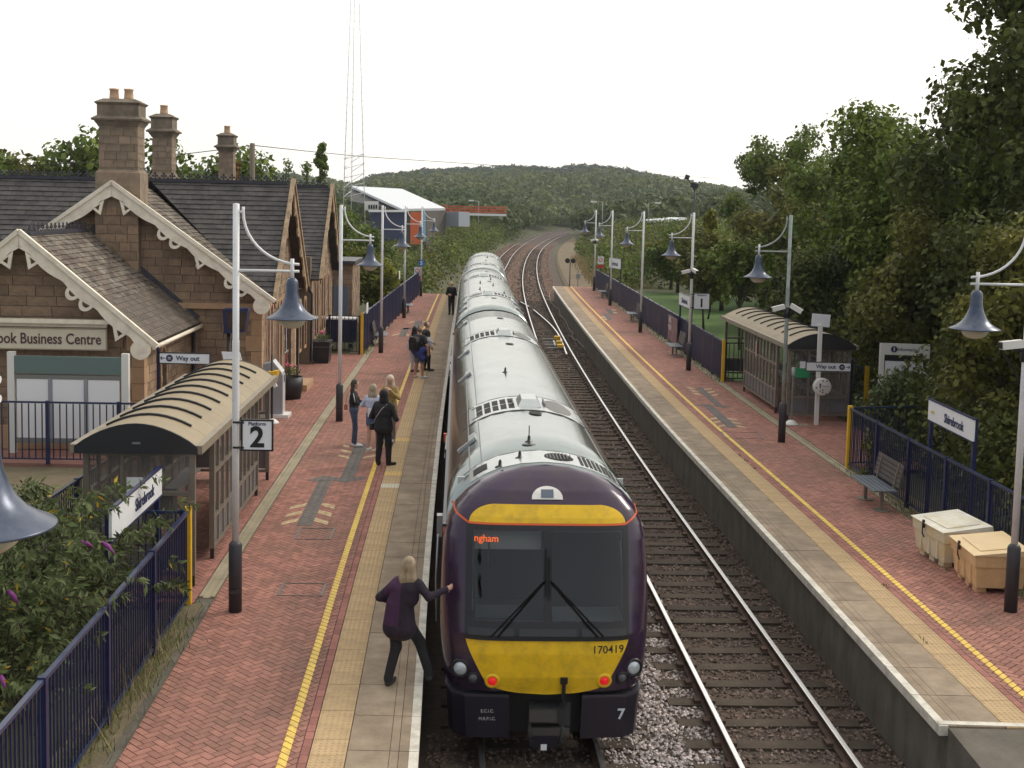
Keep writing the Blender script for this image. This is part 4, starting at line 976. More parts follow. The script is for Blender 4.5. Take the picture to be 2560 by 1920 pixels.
# ================================================================== FENCES
def fence(name, label, p0, p1, h=1.42, sp=.105, post=2.0, colour=M_BLUE, rail=M_BLUER, yellow=None, solid=False, z0=PZ, cat='fence', pw=.018, group=None):
    p0, p1 = Vector((*p0, 0)), Vector((*p1, 0)); L = (p1-p0).length; a = math.atan2(p1.y-p0.y, p1.x-p0.x)
    t = thing(name, label, cat, (p0.x, p0.y, z0), a, group)
    npan = max(1, round(L/post)); pl = L/npan
    PM = MB().box((0, 0, h/2+.02), (pw, pw, h-.14)).mesh('pale', colour)
    RM = MB().box((pl/2, 0, h-.02), (pl-.09, .055, .04)).mesh('top_rail', rail); BM = MB().box((pl/2, 0, .11), (pl-.09, .045, .03)).mesh('bottom_rail', rail)
    PO = MB().box((0, 0, h/2), (.08, .08, h+.03)).mesh('post', colour)
    for i in range(npan+1): 
        if i == 0 and yellow == 0: continue
        if i == npan and yellow == 1: continue
        part('post', PO, None, t, loc=(i*pl, 0, 0))
    n = 0
    for i in range(npan):
        part('top_rail', RM, None, t, loc=(i*pl, 0, 0)); part('bottom_rail', BM, None, t, loc=(i*pl, 0, 0))
        k = int((pl-.1)/sp)
        for j in range(k):
            if n >= 296: continue
            part('pale', PM, None, t, loc=(i*pl+.05+(pl-.1)*(j+.5)/k, 0, 0)); n += 1
    if yellow is not None: part('end_post', MB().box((yellow*L, 0, h/2+.02), (.10, .10, h+.06)), M_YEL, t, label='bright yellow end post')
    return t
yl = G(470, 1508)[:2]; nl = (-4.30, 9.2)
fence('railing', 'blue railing running towards the camera beneath the buddleia from a yellow post', yl, nl, yellow=0)
pc = (-7.0, 17.75); fence('railing', 'short blue railing behind the Shirebrook sign, between the shrub and the yellow post', (yl[0]-.06, yl[1]-.05), (pc[0], pc[1]), sp=.11)
pd = (-7.25, 27.45); fence('railing', 'blue railing running back along the rear of the left shelter', (pc[0]-.02, pc[1]+.1), (pd[0], pd[1]-.1))
fence('railing', 'blue railing in front of the notice board behind the left shelter', pd, (-13.6, 27.2), sp=.14, pw=.024, post=1.75)
yg = G(904, 886)[:2]; gb = (wallx(yg[1])+.35, yg[1]+.15)
fence('gate_railing', 'dark gate railing between the station building and the far left yellow post', (gb[0], gb[1]), (yg[0]-.08, yg[1]+.02), h=1.55, sp=.16, colour=M_DARK, rail=M_DARK, post=1.0, pw=.022)
fe = (float(XL(82))-2.75, 82.0)
fence('platform_fence', 'long blue close-barred fence along the far half of the left platform', yg, fe, h=1.62, sp=.115, yellow=0, pw=.05)
yr = G(1806, 954)[:2]; fr = (float(XR(94))+3.30, 94)
fence('platform_fence', 'long blue close-barred fence along the far half of the right platform', yr, fr, h=1.45, sp=.175, yellow=0, pw=.09)
yn = G(2119, 1170)[:2]
fence('railing', 'blue railing behind the near bench and grit bins on the right platform', yn, (8.95, 9.5), h=1.45, yellow=0)
fence('railing', 'short blue railing returning behind the shrub beside the right shelter', (yn[0]+.05, yn[1]+.1), (10.6, 29.6), h=1.45)
fence('railing', 'short dark railing between the far yellow post and the right shelter', (yr[0]+.08, yr[1]+.04), (8.6, 43.6), h=1.40, sp=.15, colour=M_DARK, rail=M_DARK, post=1.0, pw=.02)
y2 = D(2165, 985, 36.6); fence('railing', 'blue railing with a yellow end post behind the right shelter', (y2[0], 36.6), (y2[0]-1.2, 39.5), h=1.45, yellow=0)
# palisade behind the far left gate
pal = thing('palisade_fence', 'grey pointed palisade fence among the bushes beyond the gate railing', 'fence', (-11.6, 60, PZ))
PL = MB(); PL.prism([(-.035, 0), (.035, 0), (.035, 2.0), (0, 2.15), (-.035, 2.0)], lambda u, v, w: Vector((u, w, v)), -.006, .006); PLm = PL.mesh('palisade_pale', mat('palisade_grey', (.14, .12, .11), .7, var=.3))
for i in range(22): part('palisade_pale', PLm, None, pal, loc=(-.3+i*.15, i*.02, 0))
for z in (.5, 1.6): part('rail', MB().box((1.3, .22, z), (3.4, .04, .06), rz=.133), mat('palisade_grey', (.14, .12, .11)), pal)

# ================================================================== SHELTERS
def shelter(label, x0, y0, Lg, W, side, open_, z=PZ, posters=()):
    """front (track side) is +x for side=1; y runs along the platform"""
    E = XL if side > 0 else XR
    t = thing('waiting_shelter', label, 'shelter', (x0, y0, z), tang(E, y0+Lg/2), 'curved-roof waiting shelters')
    fx = -side           # interior lies at fx direction from the track-side plane x=0
    H = 2.15
    def post(x, y, h=H, zz=.0, mb=None): part('post', MB().box((x, y, (h+.18)/2+.0), (.085, .085, h-.18)), M_SHEL, t); part('foot', MB().box((x, y, .09), (.06, .06, .18)), M_DARK, t)
    for y in (0, open_[0], open_[1], Lg): post(0, y)
    for y in (0, Lg/2, Lg): post(fx*W, y)
    def screen(px, py, qx, qy, cols, low=.20, solid_to=.62, rows=(1.05, 1.62)):
        p, q = Vector((px, py, 0)), Vector((qx, qy, 0)); L = (q-p).length; d = (q-p)/L
        g = MB(); 
        for i in range(cols+1): 
            c = p+d*L*i/cols; part('mullion', MB().bar((c.x, c.y, low), (c.x, c.y, H-.05), .055, .05, up=(d.x, d.y, 0)), M_SHEL, t)
        for zz in (low, solid_to+.08, rows[1]-.15, H-.06): part('transom', MB().bar((p.x, p.y, zz), (q.x, q.y, zz), .075, .06), M_SHEL, t)
        for i in range(cols):
            a, b = p+d*(L*i/cols+.03), p+d*(L*(i+1)/cols-.03)
            part('lower_panel', MB().bar((a.x, a.y, (low+solid_to)/2+.05), (b.x, b.y, (low+solid_to)/2+.05), .012, solid_to-low), M_SHELP, t)
            part('glass_pane', MB().bar((a.x, a.y, (solid_to+H)/2), (b.x, b.y, (solid_to+H)/2), .008, H-solid_to-.12), M_SHGL, t)
    screen(0, open_[0], 0, open_[1], 10)
    screen(fx*W, 0, fx*W, Lg, 12)
    screen(0, -.0, fx*W, -.0, 3); screen(0, Lg, fx*W, Lg, 3)
    # barrel roof
    n = 14; ov = .12; Ra = [(fx*(W+ov)*(1-k/n)-fx*ov*k/n*1.0, H+.08+.36*math.sin(math.pi*k/n)**.85*1.0) for k in range(n+1)]
    nb = 10; seg = (Lg+.35)/nb
    for i in range(nb):
        ya, yb = -.2+i*seg+.004, -.2+(i+1)*seg-.004; mb = MB(); vs = []
        for y in (ya, yb): vs += [(x, y, zz) for x, zz in Ra]+[(x, y, zz-.03) for x, zz in Ra]
        m_ = 2*(n+1); fs = []
        for k in range(n): fs += [(k, k+1, m_+k+1, m_+k), (n+1+k, m_+n+1+k, m_+n+2+k, n+2+k), (k, n+1+k, n+2+k, k+1), (m_+k, m_+k+1, m_+n+2+k, m_+n+1+k)]
        mb.add(vs, fs); part('roof_sheet', mb, M_SHROOF, t)
        if i:
            mb = MB(); y = -.2+i*seg
            P = [Vector((x, y, zz+.012)) for x, zz in Ra[2:-2]]
            for k in range(len(P)-1): mb.bar(P[k], P[k+1], .05, .05, up=(0, 1, 0))
            part('roof_rib', mb, M_DARK, t)
    for y in (-.21, Lg+.16):
        arc = [(x, zz+.01) for x, zz in Ra]+[(fx*(-ov), H-.02), (fx*(W+ov), H-.02)]
        part('fascia', MB().prism(arc, lambda u, v, w: Vector((u, y+w, v)), -.02, .02), M_DARK, t)
    for x in (fx*(-ov)-fx*.02, fx*(W+ov)+fx*.02): part('gutter', MB().box((x, Lg/2-.02, H+.05), (.10, Lg+.4, .13)), mat('shelter_gutter', (.26, .22, .165), .5, .1, var=.15), t)
    # perch seat
    part('seat', MB().box((fx*(W-.35), Lg*.5, .55), (.3, Lg*.6, .05)), M_GALV, t)
    for k in (.25, .5, .75): part('seat_leg', MB().box((fx*(W-.3), Lg*k, .27), (.05, .05, .54)), M_SHEL, t)
    return t
s0 = G(482, 1465); s1 = G(663, 1199)
shL = shelter('waiting shelter with ribbed curved beige roof on the left platform beside the Platform 2 post', s0[0], s0[1], s1[1]-s0[1], 1.62, 1, (1.52, 6.02))
part('notice', MB().box((-.87, -.06, 1.55), (.25, .01, .36)), M_SIGNW, shL); part('data_plate', MB().box((-.8, -.245, H_:=2.30), (.12, .01, .03)), M_GALV, shL)
part('service_box', MB().box((-.75, 1.0, 1.0), (.5, .3, .55)), M_DARK, shL)
r0 = G(1967, 1052); r1 = G(1838, 945)
shR = shelter('waiting shelter with ribbed curved beige roof on the right platform', r0[0], r0[1], r1[1]-r0[1], 1.75, -1, (1.35, 5.75))
part('green_notice', MB().box((.38, -.06, 1.42), (.42, .012, .28)), mat('notice_green', (.03, .28, .12), .5), shR); part('notice', MB().box((.40, -.06, 1.66), (.2, .012, .2)), M_SIGNW, shR)
part('notice', MB().box((-.05, 4.0, 1.65), (.01, .18, .5)), mat('notice_red', (.5, .30, .28), .5), shR)

# ================================================================== BENCHES
def bench(label, loc, rz):
    t = thing('bench', label, 'bench', loc, rz, 'slatted benches on the platforms')      # long side along y, back on +x
    for i in range(5): part('seat_slat', MB().box((-.22+i*.105, 0, .45), (.085, 1.5, .025)), M_SLATW, t)
    for i in range(5): part('back_slat', MB().box((.27+i*.018, 0, .56+i*.095), (.025, 1.5, .08), ry=.18), M_SLATB, t)
    for y in (-.5, .5):
        part('leg', MB().box((0, y, .22), (.07, .07, .42)).box((.0, y, .43), (.46, .05, .02)), M_SHEL, t); part('foot_plate', MB().lathe([(.17, 0), (.17, .02)], (0, y, 0), 14), M_SHEL, t)
        part('back_support', MB().bar((.22, y, .42), (.34, y, .98), .04), M_SHEL, t)
    return t
M_SLATW = mat('bench_seat_slat', (.13, .155, .19), .35, .2, var=.1); M_SLATB = mat('bench_back_slat', (.085, .07, .065), .6, var=.15)
bq = G(2190, 1268); bn = bench('slatted bench in front of the near blue railing on the right platform', (7.62, 25.15, PZ), tang(XR, 25))
def rb(lab, y, off, E, sg, flip=0): return dup(bn, (float(E(y))+sg*off, y, PZ), tang(E, y)+flip, lab)
rb('slatted bench beside the Platform 1 post on the right platform', 50.9, 2.95, XR, 1); rb('slatted bench by the blue fence, second from the far end of the right platform', 66.4, 3.0, XR, 1)
rb('slatted bench at the far end of the right platform', 83.9, 2.95, XR, 1)
rb('slatted bench behind the third lamp post of the left platform', 52.6, 3.05, XL, -1, math.pi); rb('slatted bench behind the fourth lamp post of the left platform', 68.6, 2.7, XL, -1, math.pi)

# ================================================================== STATION NAME SIGNS
def name_sign(label, a, b, ztop, hgt, face, xs, legs=(0.02, .98), group='station name signs'):
    a, b = Vector((*a, 0)), Vector((*b, 0)); L = (b-a).length; rz = math.atan2(b.y-a.y, b.x-a.x)
    t = thing('station_name_sign', label, 'sign', (a.x, a.y, PZ), rz, group); zt = ztop-PZ
    part('panel', MB().box((L/2, 0, zt-hgt/2), (L, .04, hgt)), M_SIGNW, t)
    part('frame', MB().box((L/2, 0, zt+.012), (L+.06, .06, .025)), M_BLUE, t); part('frame', MB().box((L/2, 0, zt-hgt-.012), (L+.06, .06, .025)), M_BLUE, t)
    for k in legs: part('post', MB().box((k*L, .04, (zt+.0)/2), (.09, .07, zt+.04)), M_BLUE, t)
    text('lettering', 'Shirebrook', hgt*.62, M_INK, t, (L*xs, -.027, zt-hgt*.56), bold=.004, sx=.9)
    return t
# left one faces the track: text reads when looking from +x side
sa, sb = D(290, 1400, 14.6), D(396, 1183, 16.4)
name_sign('Shirebrook name sign half hidden in the buddleia, seen edge-on, on the left fence', (-5.12, 15.5), (-5.22, 18.1), 2.92, .40, 0, .62)
ra, rb_ = D(2324, 1006, 24.6), D(2436, 1055, 22.2)
name_sign('white Shirebrook name sign on blue posts above the near right railing', (ra[0], 24.6), (rb_[0], 22.2), (ra[2]+rb_[2])/2+.05, .40, 0, .60)
t = [o for o in COL.objects if o.name.startswith('station_name_sign')][-1]
mb = MB(); mb.prism([(.12, .02), (.34, .05), (.30, .09), (.14, .07)], lambda u, v, w: Vector((u, w, v)), 0, .006)
o = part('logo', mb, mat('logo_gold', (.6, .5, .1), .5), t); o.location = (.05, -.03, (ra[2]+rb_[2])/2-PZ-.22)
q1, q2 = D(1699, 735, 53.2), D(1721, 746, 50.6)
name_sign('small distant Shirebrook name sign beside the Platform 1 post', (q1[0], 53.2), (q2[0]+.12, 50.6), q1[2]+.06, .50, 0, .5)
# far white sign near the end of the right platform
q = D(1534, 662, 78); name_sign('small white distant name sign on dark posts behind the second farthest right lamp post', (q[0]-.15, 79.5), (q[0]+.35, 77), q[2]+.4, .62, 0, .5)
# way out signs
def wayout(label, right, c, wdt, poleside, rz):
    t = board('way_out_sign', label, 'sign', (c[0], c[1], c[2]), wdt, .25, rz, [], M_BLK, group='way out signs')
    d = 1 if right else -1
    text('lettering', 'Way out', .155, M_INK, t, (-.06*wdt*d, -.02, 0), bold=.003)
    x = .30*wdt*d
    part('symbol', MB().lathe([(.082, 0), (.082, .006)], (x, -.016, 0), 18, 'Y').lathe([(.045, .007), (.045, .010)], (x, -.016, 0), 14, 'Y'), [M_INK], t, kind='stuff')
    part('symbol_bar', MB().box((x, -.030, .018), (.07, .004, .012)).box((x, -.030, -.018), (.07, .004, .012)), M_SIGNW, t, kind='stuff')
    mb = MB(); ax = .43*wdt*d; mb.box((ax, -.02, 0), (.10, .004, .018)); mb.bar((ax+d*.055, -.02, 0), (ax+d*.015, -.02, .04), .018, .004, up=(0, 1, 0)); mb.bar((ax+d*.055, -.02, 0), (ax+d*.015, -.02, -.04), .018, .004, up=(0, 1, 0)); part('arrow', mb, M_INK, t, kind='stuff')
    part('pole', MB().lathe([(.04, PZ-c[2]), (.04, .2), (.06, .21), (.0, .27)], (poleside*(wdt/2+.04), .03, 0), 10), M_INK, t)
    return t
c = D(462, 896, 28.6); wayout('white Way out sign with left-pointing arrow behind the left shelter', False, c, 1.19, -1, .0)
c = D(2071, 917, 34.2); wayout('white Way out sign with right-pointing arrow in front of the right shelter', True, c, 1.26, 1, .0)
# help point (right) with its mirror plate
hp = G(2040, 1062); ht = D(2053, 812, hp[1]); hm = D(2052, 965, hp[1])
t = thing('help_point', 'white help point post with round speaker disc and square plate on top', 'help point', (hp[0], hp[1], PZ))
part('post', MB().bar((0, 0, 0), (ht[0]-hp[0]-.02, 0, ht[2]-PZ), .11, .10), M_WINW, t)
part('plate', MB().box((ht[0]-hp[0], .06, ht[2]-PZ+.12), (.52, .03, .36), ry=.06), M_SIGNW, t)
d = part('disc', MB().lathe([(.25, .0), (.25, .16), (.22, .18), (0, .18)], (hm[0]-hp[0], -.05, hm[2]-PZ), 28, 'Y'), M_WINW, t)
part('exclamation_mark', MB().prism([(-.10, .10), (-.05, .10), (-.065, -.05), (-.085, -.05)], lambda u, v, w: Vector((hm[0]-hp[0]+u, -.236+w, hm[2]-PZ+v)), 0, .004).lathe([(.02, 0), (.02, .005)], (hm[0]-hp[0]-.075, -.232, hm[2]-PZ-.11), 10, 'Y'), M_INK, d, kind='stuff')
for (x, z) in ((0, .18), (.11, .17), (0, -.08), (0, -.15), (.1, -.19), (-.18, -.02)): part('button', MB().lathe([(.022, 0), (.022, .006)], (hm[0]-hp[0]+x, -.232, hm[2]-PZ+z), 10, 'Y'), M_INK, d)
text('lettering', 'Help point', .05, mat('mauve_ink', (.25, .15, .35), .5), d, (hm[0]-hp[0]+.07, -.235, hm[2]-PZ+.03))
g = G(1978, 1062); t = thing('stanchion', 'thin grey-green stanchion on a white domed foot beside the right shelter', 'post', (g[0], g[1], PZ))
part('foot', MB().lathe([(.20, 0), (.19, .04), (.10, .12), (.04, .14)], (0, 0, 0), 18), M_WINW, t); part('pole', MB().lathe([(.03, .13), (.03, 1.4), (.05, 1.41), (.05, 1.65)], (0, 0, 0), 10), M_GREENP, t); part('base_plate', MB().box((.1, 0, .005), (.75, .4, .012)), M_SLAB, t)
# left: cabinet, help point behind the shelter, mirror plates, screen
g = G(690, 1040); gt = D(700, 915, g[1])
t = thing('ticket_machine', 'tall grey ticket machine with sloping hood behind the left shelter', 'ticket machine', (g[0], g[1], PZ), BRZ)
part('base', MB().box((.0, -.05, .045), (.80, .62, .09)), M_WINW, t)
H = 1.55; pr = [(-.33, .09), (.20, .09), (.20, H-.32), (-.06, H), (-.33, H-.05)]
part('cabinet', MB().prism(pr, lambda u, v, w: Vector((u*1.0, w, v)), -.26, .22), M_CABG, t); part('side_panel', MB().box((.215, -.02, .65), (.02, .44, 1.1)), mat('cabinet_face', (.55, .56, .58), .4), t)
part('hood', MB().box((.06, -.02, H-.12), (.42, .50, .03), ry=.9), mat('cabinet_face', (.5, .5, .5)), t); part('screen', MB().box((.232, -.02, 1.08), (.01, .12, .2)), M_DARK, t)
g2 = D(680, 945, g[1]-1.2)
t = thing('help_point', 'yellow hooded phone point on a thin post with white domed foot behind the left shelter', 'help point', (g2[0], g[1]-1.2, PZ))
part('foot', MB().lathe([(.20, 0), (.19, .04), (.10, .12), (.03, .14)], (0, 0, 0), 18), M_WINW, t); part('pole', MB().lathe([(.03, .13), (.03, 1.9)], (0, 0, 0), 10), M_DARK, t)
part('hood', MB().prism([(-.17, .30), (.19, .36), (.13, .10), (.02, -.06), (-.14, -.04)], lambda u, v, w: Vector((u, w, v+g2[2]-PZ-.14)), -.15, .15), M_YEL, t); part('handset', MB().box((.09, -.1, g2[2]-PZ-.16), (.09, .08, .16), ry=-.5), M_WINW, t)
mp = D(583, 900, 29.3)
t = thing('mirror_plate', 'tilted white plate on a thin white post behind the nearest left lamp post', 'mirror', (mp[0], 29.3, PZ))
part('post', MB().lathe([(.05, 0), (.05, mp[2]-PZ+.1)], (0, .05, 0), 10), M_WPAINT, t)
part('plate', MB().prism([(-.27, .20), (.17, .19), (.25, -.17), (-.19, -.16)], lambda u, v, w: Vector((u, w-.03, v+mp[2]-PZ)), -.015, .015), M_SIGNW, t); part('bracket', MB().box((-.05, -.06, mp[2]-PZ+.02), (.07, .04, .07)).box((-.06, .0, mp[2]-PZ-.2), (.1, .12, .14)), M_WINW, t)
sp = D(592, 800, 33.0); t = thing('departure_screen', 'dark departure screen on a black post in front of the gable wall', 'screen', (sp[0], 33.0, PZ), BRZ)
part('post', MB().lathe([(.05, 0), (.05, sp[2]-PZ)], (-.22, 0, 0), 10), M_DARK, t); part('housing', MB().prism([(-.34, .30), (.34, .34), (.24, -.30), (-.30, -.36)], lambda u, v, w: Vector((u, w, v+sp[2]-PZ)), -.22, .22), M_BLUE, t)
part('screen_face', MB().box((0.04, -.226, sp[2]-PZ), (.48, .01, .46)), mat('screen_face', (.05, .03, .015), .2), t)
# planters
def planter(label, g, flowers, s=1.0, round_=False):
    t = thing('planter', label, 'planter', (g[0], g[1], PZ), BRZ, 'black flower planters by the station wall')
    if round_: part('tub', MB().lathe([(.30*s, 0), (.36*s, .3*s), (.37*s, .62*s), (.34*s, .62*s), (.34*s, .5*s), (0, .5*s)], (0, 0, 0), 18), M_DARK, t)
    else:
        mb = MB(); vs = [(sx*a*s, sy*a*s, z*s) for z, a in ((0, .34), (.66, .40)) for sx, sy in ((-1, -1), (1, -1), (1, 1), (-1, 1))]; mb.add(vs, [(3, 2, 1, 0), (4, 5, 6, 7), (0, 1, 5, 4), (1, 2, 6, 5), (2, 3, 7, 6), (3, 0, 4, 7)]); part('tub', mb, M_DARK, t)
        part('band', MB().box((0, 0, .50*s), (.80*s, .80*s, .02)), M_SHELP, t)
    leafobj('foliage', [((random.uniform(-.25, .25)*s, random.uniform(-.25, .25)*s, .72*s+random.uniform(0, .12)), .13) for _ in range(14)], 420, .045, LM_BUSH, t, seed=int(g[1]*10))
    for k in range(flowers):
        part('flower', MB().lathe([(0, -.02), (.05, 0), (.035, .035), (0, .045)], (random.uniform(-.2, .2), random.uniform(-.2, .2), .88*s+random.uniform(-.02, .08)), 7), mat('pink_petals', (.75, .12, .28), .6), t)
    return t

# leaf clouds
def leaf_arrays(blobs, n, size, seed, aspect=1.0, shell=.55, flat=.0, squash=1.0):
    r = np.random.default_rng(seed); C = np.array([b[0] for b in blobs], float); Rr = np.array([b[1] for b in blobs], float)
    w = Rr**2; k = r.choice(len(blobs), n, p=w/w.sum()); d = r.normal(size=(n, 3)); d /= np.linalg.norm(d, axis=1)[:, None]
    rad = Rr[k]*(shell+(1-shell)*r.uniform(0, 1, n)**.6)*r.uniform(.9, 1.12, n); P = C[k]+d*rad[:, None]*np.array([1, 1, squash])
    nn = d+r.normal(size=(n, 3))*.75; nn[:, 2] += .35; nn /= np.linalg.norm(nn, axis=1)[:, None]
    a = r.normal(size=(n, 3)); t = np.cross(nn, a); t /= np.linalg.norm(t, axis=1)[:, None]; b = np.cross(nn, t)
    s = size*r.uniform(.4, 1.45, n)[:, None]
    V = np.stack([P-t*s*.5, P+b*s*.33*aspect+nn*s*.06, P+t*s*.5, P-b*s*.33*aspect-nn*s*.06], 1).reshape(-1, 3)
    return V, np.arange(n*4).reshape(-1, 4)
def leafobj(name, blobs, n, size, m, parent, seed=0, kind=None, **kw):
    V, Fc = leaf_arrays(blobs, n, size, seed, **kw); o = link(name, npmesh(name, V, Fc, m), parent)
    if kind: o['kind'] = kind
    return o
LM_BUSH = leafmat('leaf_bush', (.11, .16, .05), (.06, .10, .035))
g = G(791, 908); planter('square black planter with pink flowers by the far gate railing', (g[0], g[1]+.4), 6, 1.25)
g = G(732, 1000); planter('round black planter with pink flowers behind the ticket machine', (g[0]-.15, g[1]+.3), 4, 1.1, True)
# things behind the gate railing
g = G(845, 868); t = thing('storage_bin', 'large dark blue wheeled storage bin behind the gate railing', 'bin', (g[0]+.1, 51.3, PZ))
part('body', MB().box((0, 0, .72), (1.25, .9, .95)), M_BLUE, t); part('lid', MB().box((0, 0, 1.23), (1.3, .95, .06)), M_SIGNW, t)
for s in (-.45, .45): part('wheel', MB().lathe([(.1, -.03), (.1, .03)], (s, -.3, .1), 12, 'Y'), M_DARK, t)
g = G(835, 850); t = thing('grit_box', 'orange-brown grit box half hidden behind the gate railing', 'box', (g[0]-.75, 54.0, PZ)); part('body', MB().box((0, 0, .3), (.8, .6, .6)), mat('orange_plastic', (.55, .27, .06), .6), t); part('lid', MB().box((0, 0, .65), (.86, .66, .1)), mat('orange_plastic', (.55, .27, .06)), t)
# grit bins
def gritbin(label, loc, rz, mb_col, lid_col, white_front=False):
    t = thing('grit_bin', label, 'grit bin', loc, rz, 'grit bins by the right railing')
    def frust(z0, z1, a0, b0, a1, b1):
        m_ = MB(); vs = [(sx*a, sy*b, z) for z, a, b in ((z0, a0, b0), (z1, a1, b1)) for sx, sy in ((-1, -1), (1, -1), (1, 1), (-1, 1))]
        return m_.add(vs, [(3, 2, 1, 0), (4, 5, 6, 7), (0, 1, 5, 4), (1, 2, 6, 5), (2, 3, 7, 6), (3, 0, 4, 7)])
    part('body', frust(.10, .45, .37, .52, .40, .56), mb_col, t)
    for y in (-.40, -.06, .30): 
        for x in (-.26, .26): part('foot', MB().box((x, y+.05, .05), (.16, .18, .10)), mb_col, t)
    for y in (-.3, 0, .3): part('rib', MB().box((-.392, y, .28), (.03, .06, .33)), mb_col, t)
    part('collar', frust(.45, .64, .42, .58, .43, .59), mb_col, t)
    vs = [(sx*a, sy*.61, z+sx*dz) for z, a, dz in ((.641, .46, .0), (.70, .44, .05)) for sx, sy in ((-1, -1), (1, -1), (1, 1), (-1, 1))]
    l = part('lid', MB().add(vs, [(3, 2, 1, 0), (4, 5, 6, 7), (0, 1, 5, 4), (1, 2, 6, 5), (2, 3, 7, 6), (3, 0, 4, 7)]), lid_col, t)
    part('lid_panel', MB().box((.0, 0, .708), (.6, .85, .015), ry=-.115), lid_col, l)
    part('hasp', MB().box((-.455, .12, .62), (.03, .05, .14)).tube([(-.47, .12, .6), (-.46, .14, .45), (-.44, .1, .38)], .012, 5), M_DARK, t, kind='stuff')
    return t
M_BIN1 = mat('aged_cream_plastic', (.72, .66, .48), .55, var=.08, scale=4, dirt=((.62, .42, .07), 2.0, .8)); M_BIN1L = mat('pale_lid_plastic', (.72, .70, .62), .6, var=.08, scale=5, dirt=((.62, .50, .25), 3, .7))
M_BIN2 = mat('orange_cream_plastic', (.74, .50, .26), .55, var=.08, scale=4, dirt=((.5, .27, .10), 2.5, .5)); M_BIN2L = mat('peach_lid_plastic', (.76, .58, .34), .55, var=.05)
gritbin('cream grit bin with pale weathered lid, farther of the two by the right railing', (7.80, 21.15, PZ), tang(XR, 21)+.10, M_BIN1, M_BIN1L)
gritbin('peach-coloured grit bin next to the lamp post at the right edge', (7.92, 19.72, PZ), tang(XR, 20)-.06, M_BIN2, M_BIN2L)
# warning signs and the far-end furniture
def warn(label, x, y, Y, zt_px, size):
    p = D(x, y, Y); t = thing('warning_sign', label, 'sign', (p[0], Y, PZ), 0, 'passengers must not cross signs'); h = p[2]-PZ
    part('post', MB().box((0, .04, h/2), (.05, .05, h)), M_DARK, t); part('panel', MB().box((0, 0, h+.12), (size, .02, size*1.3)), M_SIGNW, t); part('red_panel', MB().box((0, -.004, h-size*.72), (size, .02, size*.5)), mat('sign_red', (.6, .03, .03), .5), t)
    part('red_circle', MB().lathe([(size*.36, .012), (size*.36, .016)], (0, 0, h+size*.35), 18, 'Y').bar((-.1, -.02, h+size*.35-.1), (.1, -.02, h+size*.35+.1), .03, .008, up=(0, 1, 0)), mat('sign_red', (.6, .03, .03)), t, kind='stuff')
    part('circle_centre', MB().lathe([(size*.26, .017), (size*.26, .020)], (0, 0, h+size*.35), 18, 'Y'), M_SIGNW, t)
warn('red and white warning sign at the far end of the left platform', 1044, 683, 81.9, 0, .45)
warn('red and white warning sign above the far end of the right fence', 1502, 655, 93, 0, .45)
for i, (x, y, Y, lab) in enumerate([(898, 790, 50.3, 'white notice fixed to the near end of the far left fence'), (1005, 698, 66, 'white notice fixed halfway along the far left fence')]):
    p = D(x+10, y-20 if i == 0 else y-10, Y); fxx = yg[0]+(fe[0]-yg[0])*(Y-yg[1])/(fe[1]-yg[1]); single('notice', MB().box((0, 0, 0), (.02, .8, .42)).mesh('notice', M_SIGNW), None, lab, 'notice', (fxx+.05, Y, p[2]-.0), tang(XL, Y))
p = G(1654, 800); Yp = 57.0; single('poster', MB().box((0, 0, 0), (.02, 2.6, 1.1)).mesh('poster', mat('poster_print', (.28, .18, .14), .5, col2=(.10, .03, .09), scale=1.6)), None, 'coloured advertising banner tied to the far right fence', 'banner', (float(XR(54.3))+3.33, 54.0, PZ+.80), tang(XR, 54))
b_ = [o for o in COL.objects if o.name == 'poster'][0]
text('lettering', 'USE\nYOUR', .34, mat('poster_white', (.7, .66, .68), .5), b_, (-.016, .75, .18), rz=-math.pi/2)
# signal and small box beyond the right platform
p = G(1427, 716); t = thing('disc_signal', 'small black ground signal with round discs on a thin post beyond the right platform', 'signal', (p[0], 97.5, 0))
zt = D(1427, 655, 97.5)[2]; part('post', MB().lathe([(.04, 0), (.04, zt)], (0, 0, 0), 8), M_DARK, t)
for s in (-.22, .22): part('disc', MB().lathe([(.2, 0), (.2, .1)], (s, 0, zt+.1), 14, 'Y'), M_DARK, t)
p = D(1445, 690, 99); t = thing('relay_box', 'small pale grey box on a post beyond the right platform', 'cabinet', (p[0], 99, 0)); part('post', MB().box((0, 0, p[2]/2), (.06, .06, p[2])), M_GALV, t); part('box', MB().box((0, 0, p[2]), (.3, .25, .4)), M_GALV, t)
# ================================================================== TRAIN
# half cross-section, from the sole bar up over the roof: (half width, height)
SEC = [(1.27, .92), (1.31, 1.05), (1.345, 1.5), (1.35, 1.9), (1.335, 2.4), (1.30, 2.72), (1.255, 2.90), (1.17, 3.07), (1.03, 3.22), (.84, 3.36), (.60, 3.465), (.32, 3.53), (0, 3.555)]
def roofz(x):
    x = abs(x); pr = SEC[::-1]
    for (a, za), (b, zb) in zip(pr, pr[1:]):
        if a <= x <= b and b > a: return za+(zb-za)*(x-a)/(b-a)
    return 2.7
def roofn(x): d = .02; return math.atan2(roofz(x+d)-roofz(x-d), 2*d)      # tilt of the skin sideways
train = thing('train', 'three-car train with silver roof, purple cab and yellow front at the left platform', 'train', (float(TL(16))+.0, 14.8, 0))
ends = [((.535, 14.8), (-.60, 39.95)), ((-.62, 40.45), (-1.60, 66.9)), ((-1.62, 67.4), (-2.16, 93.4))]
M_GASK = mat('gangway_rubber', (.03, .03, .032), .7)
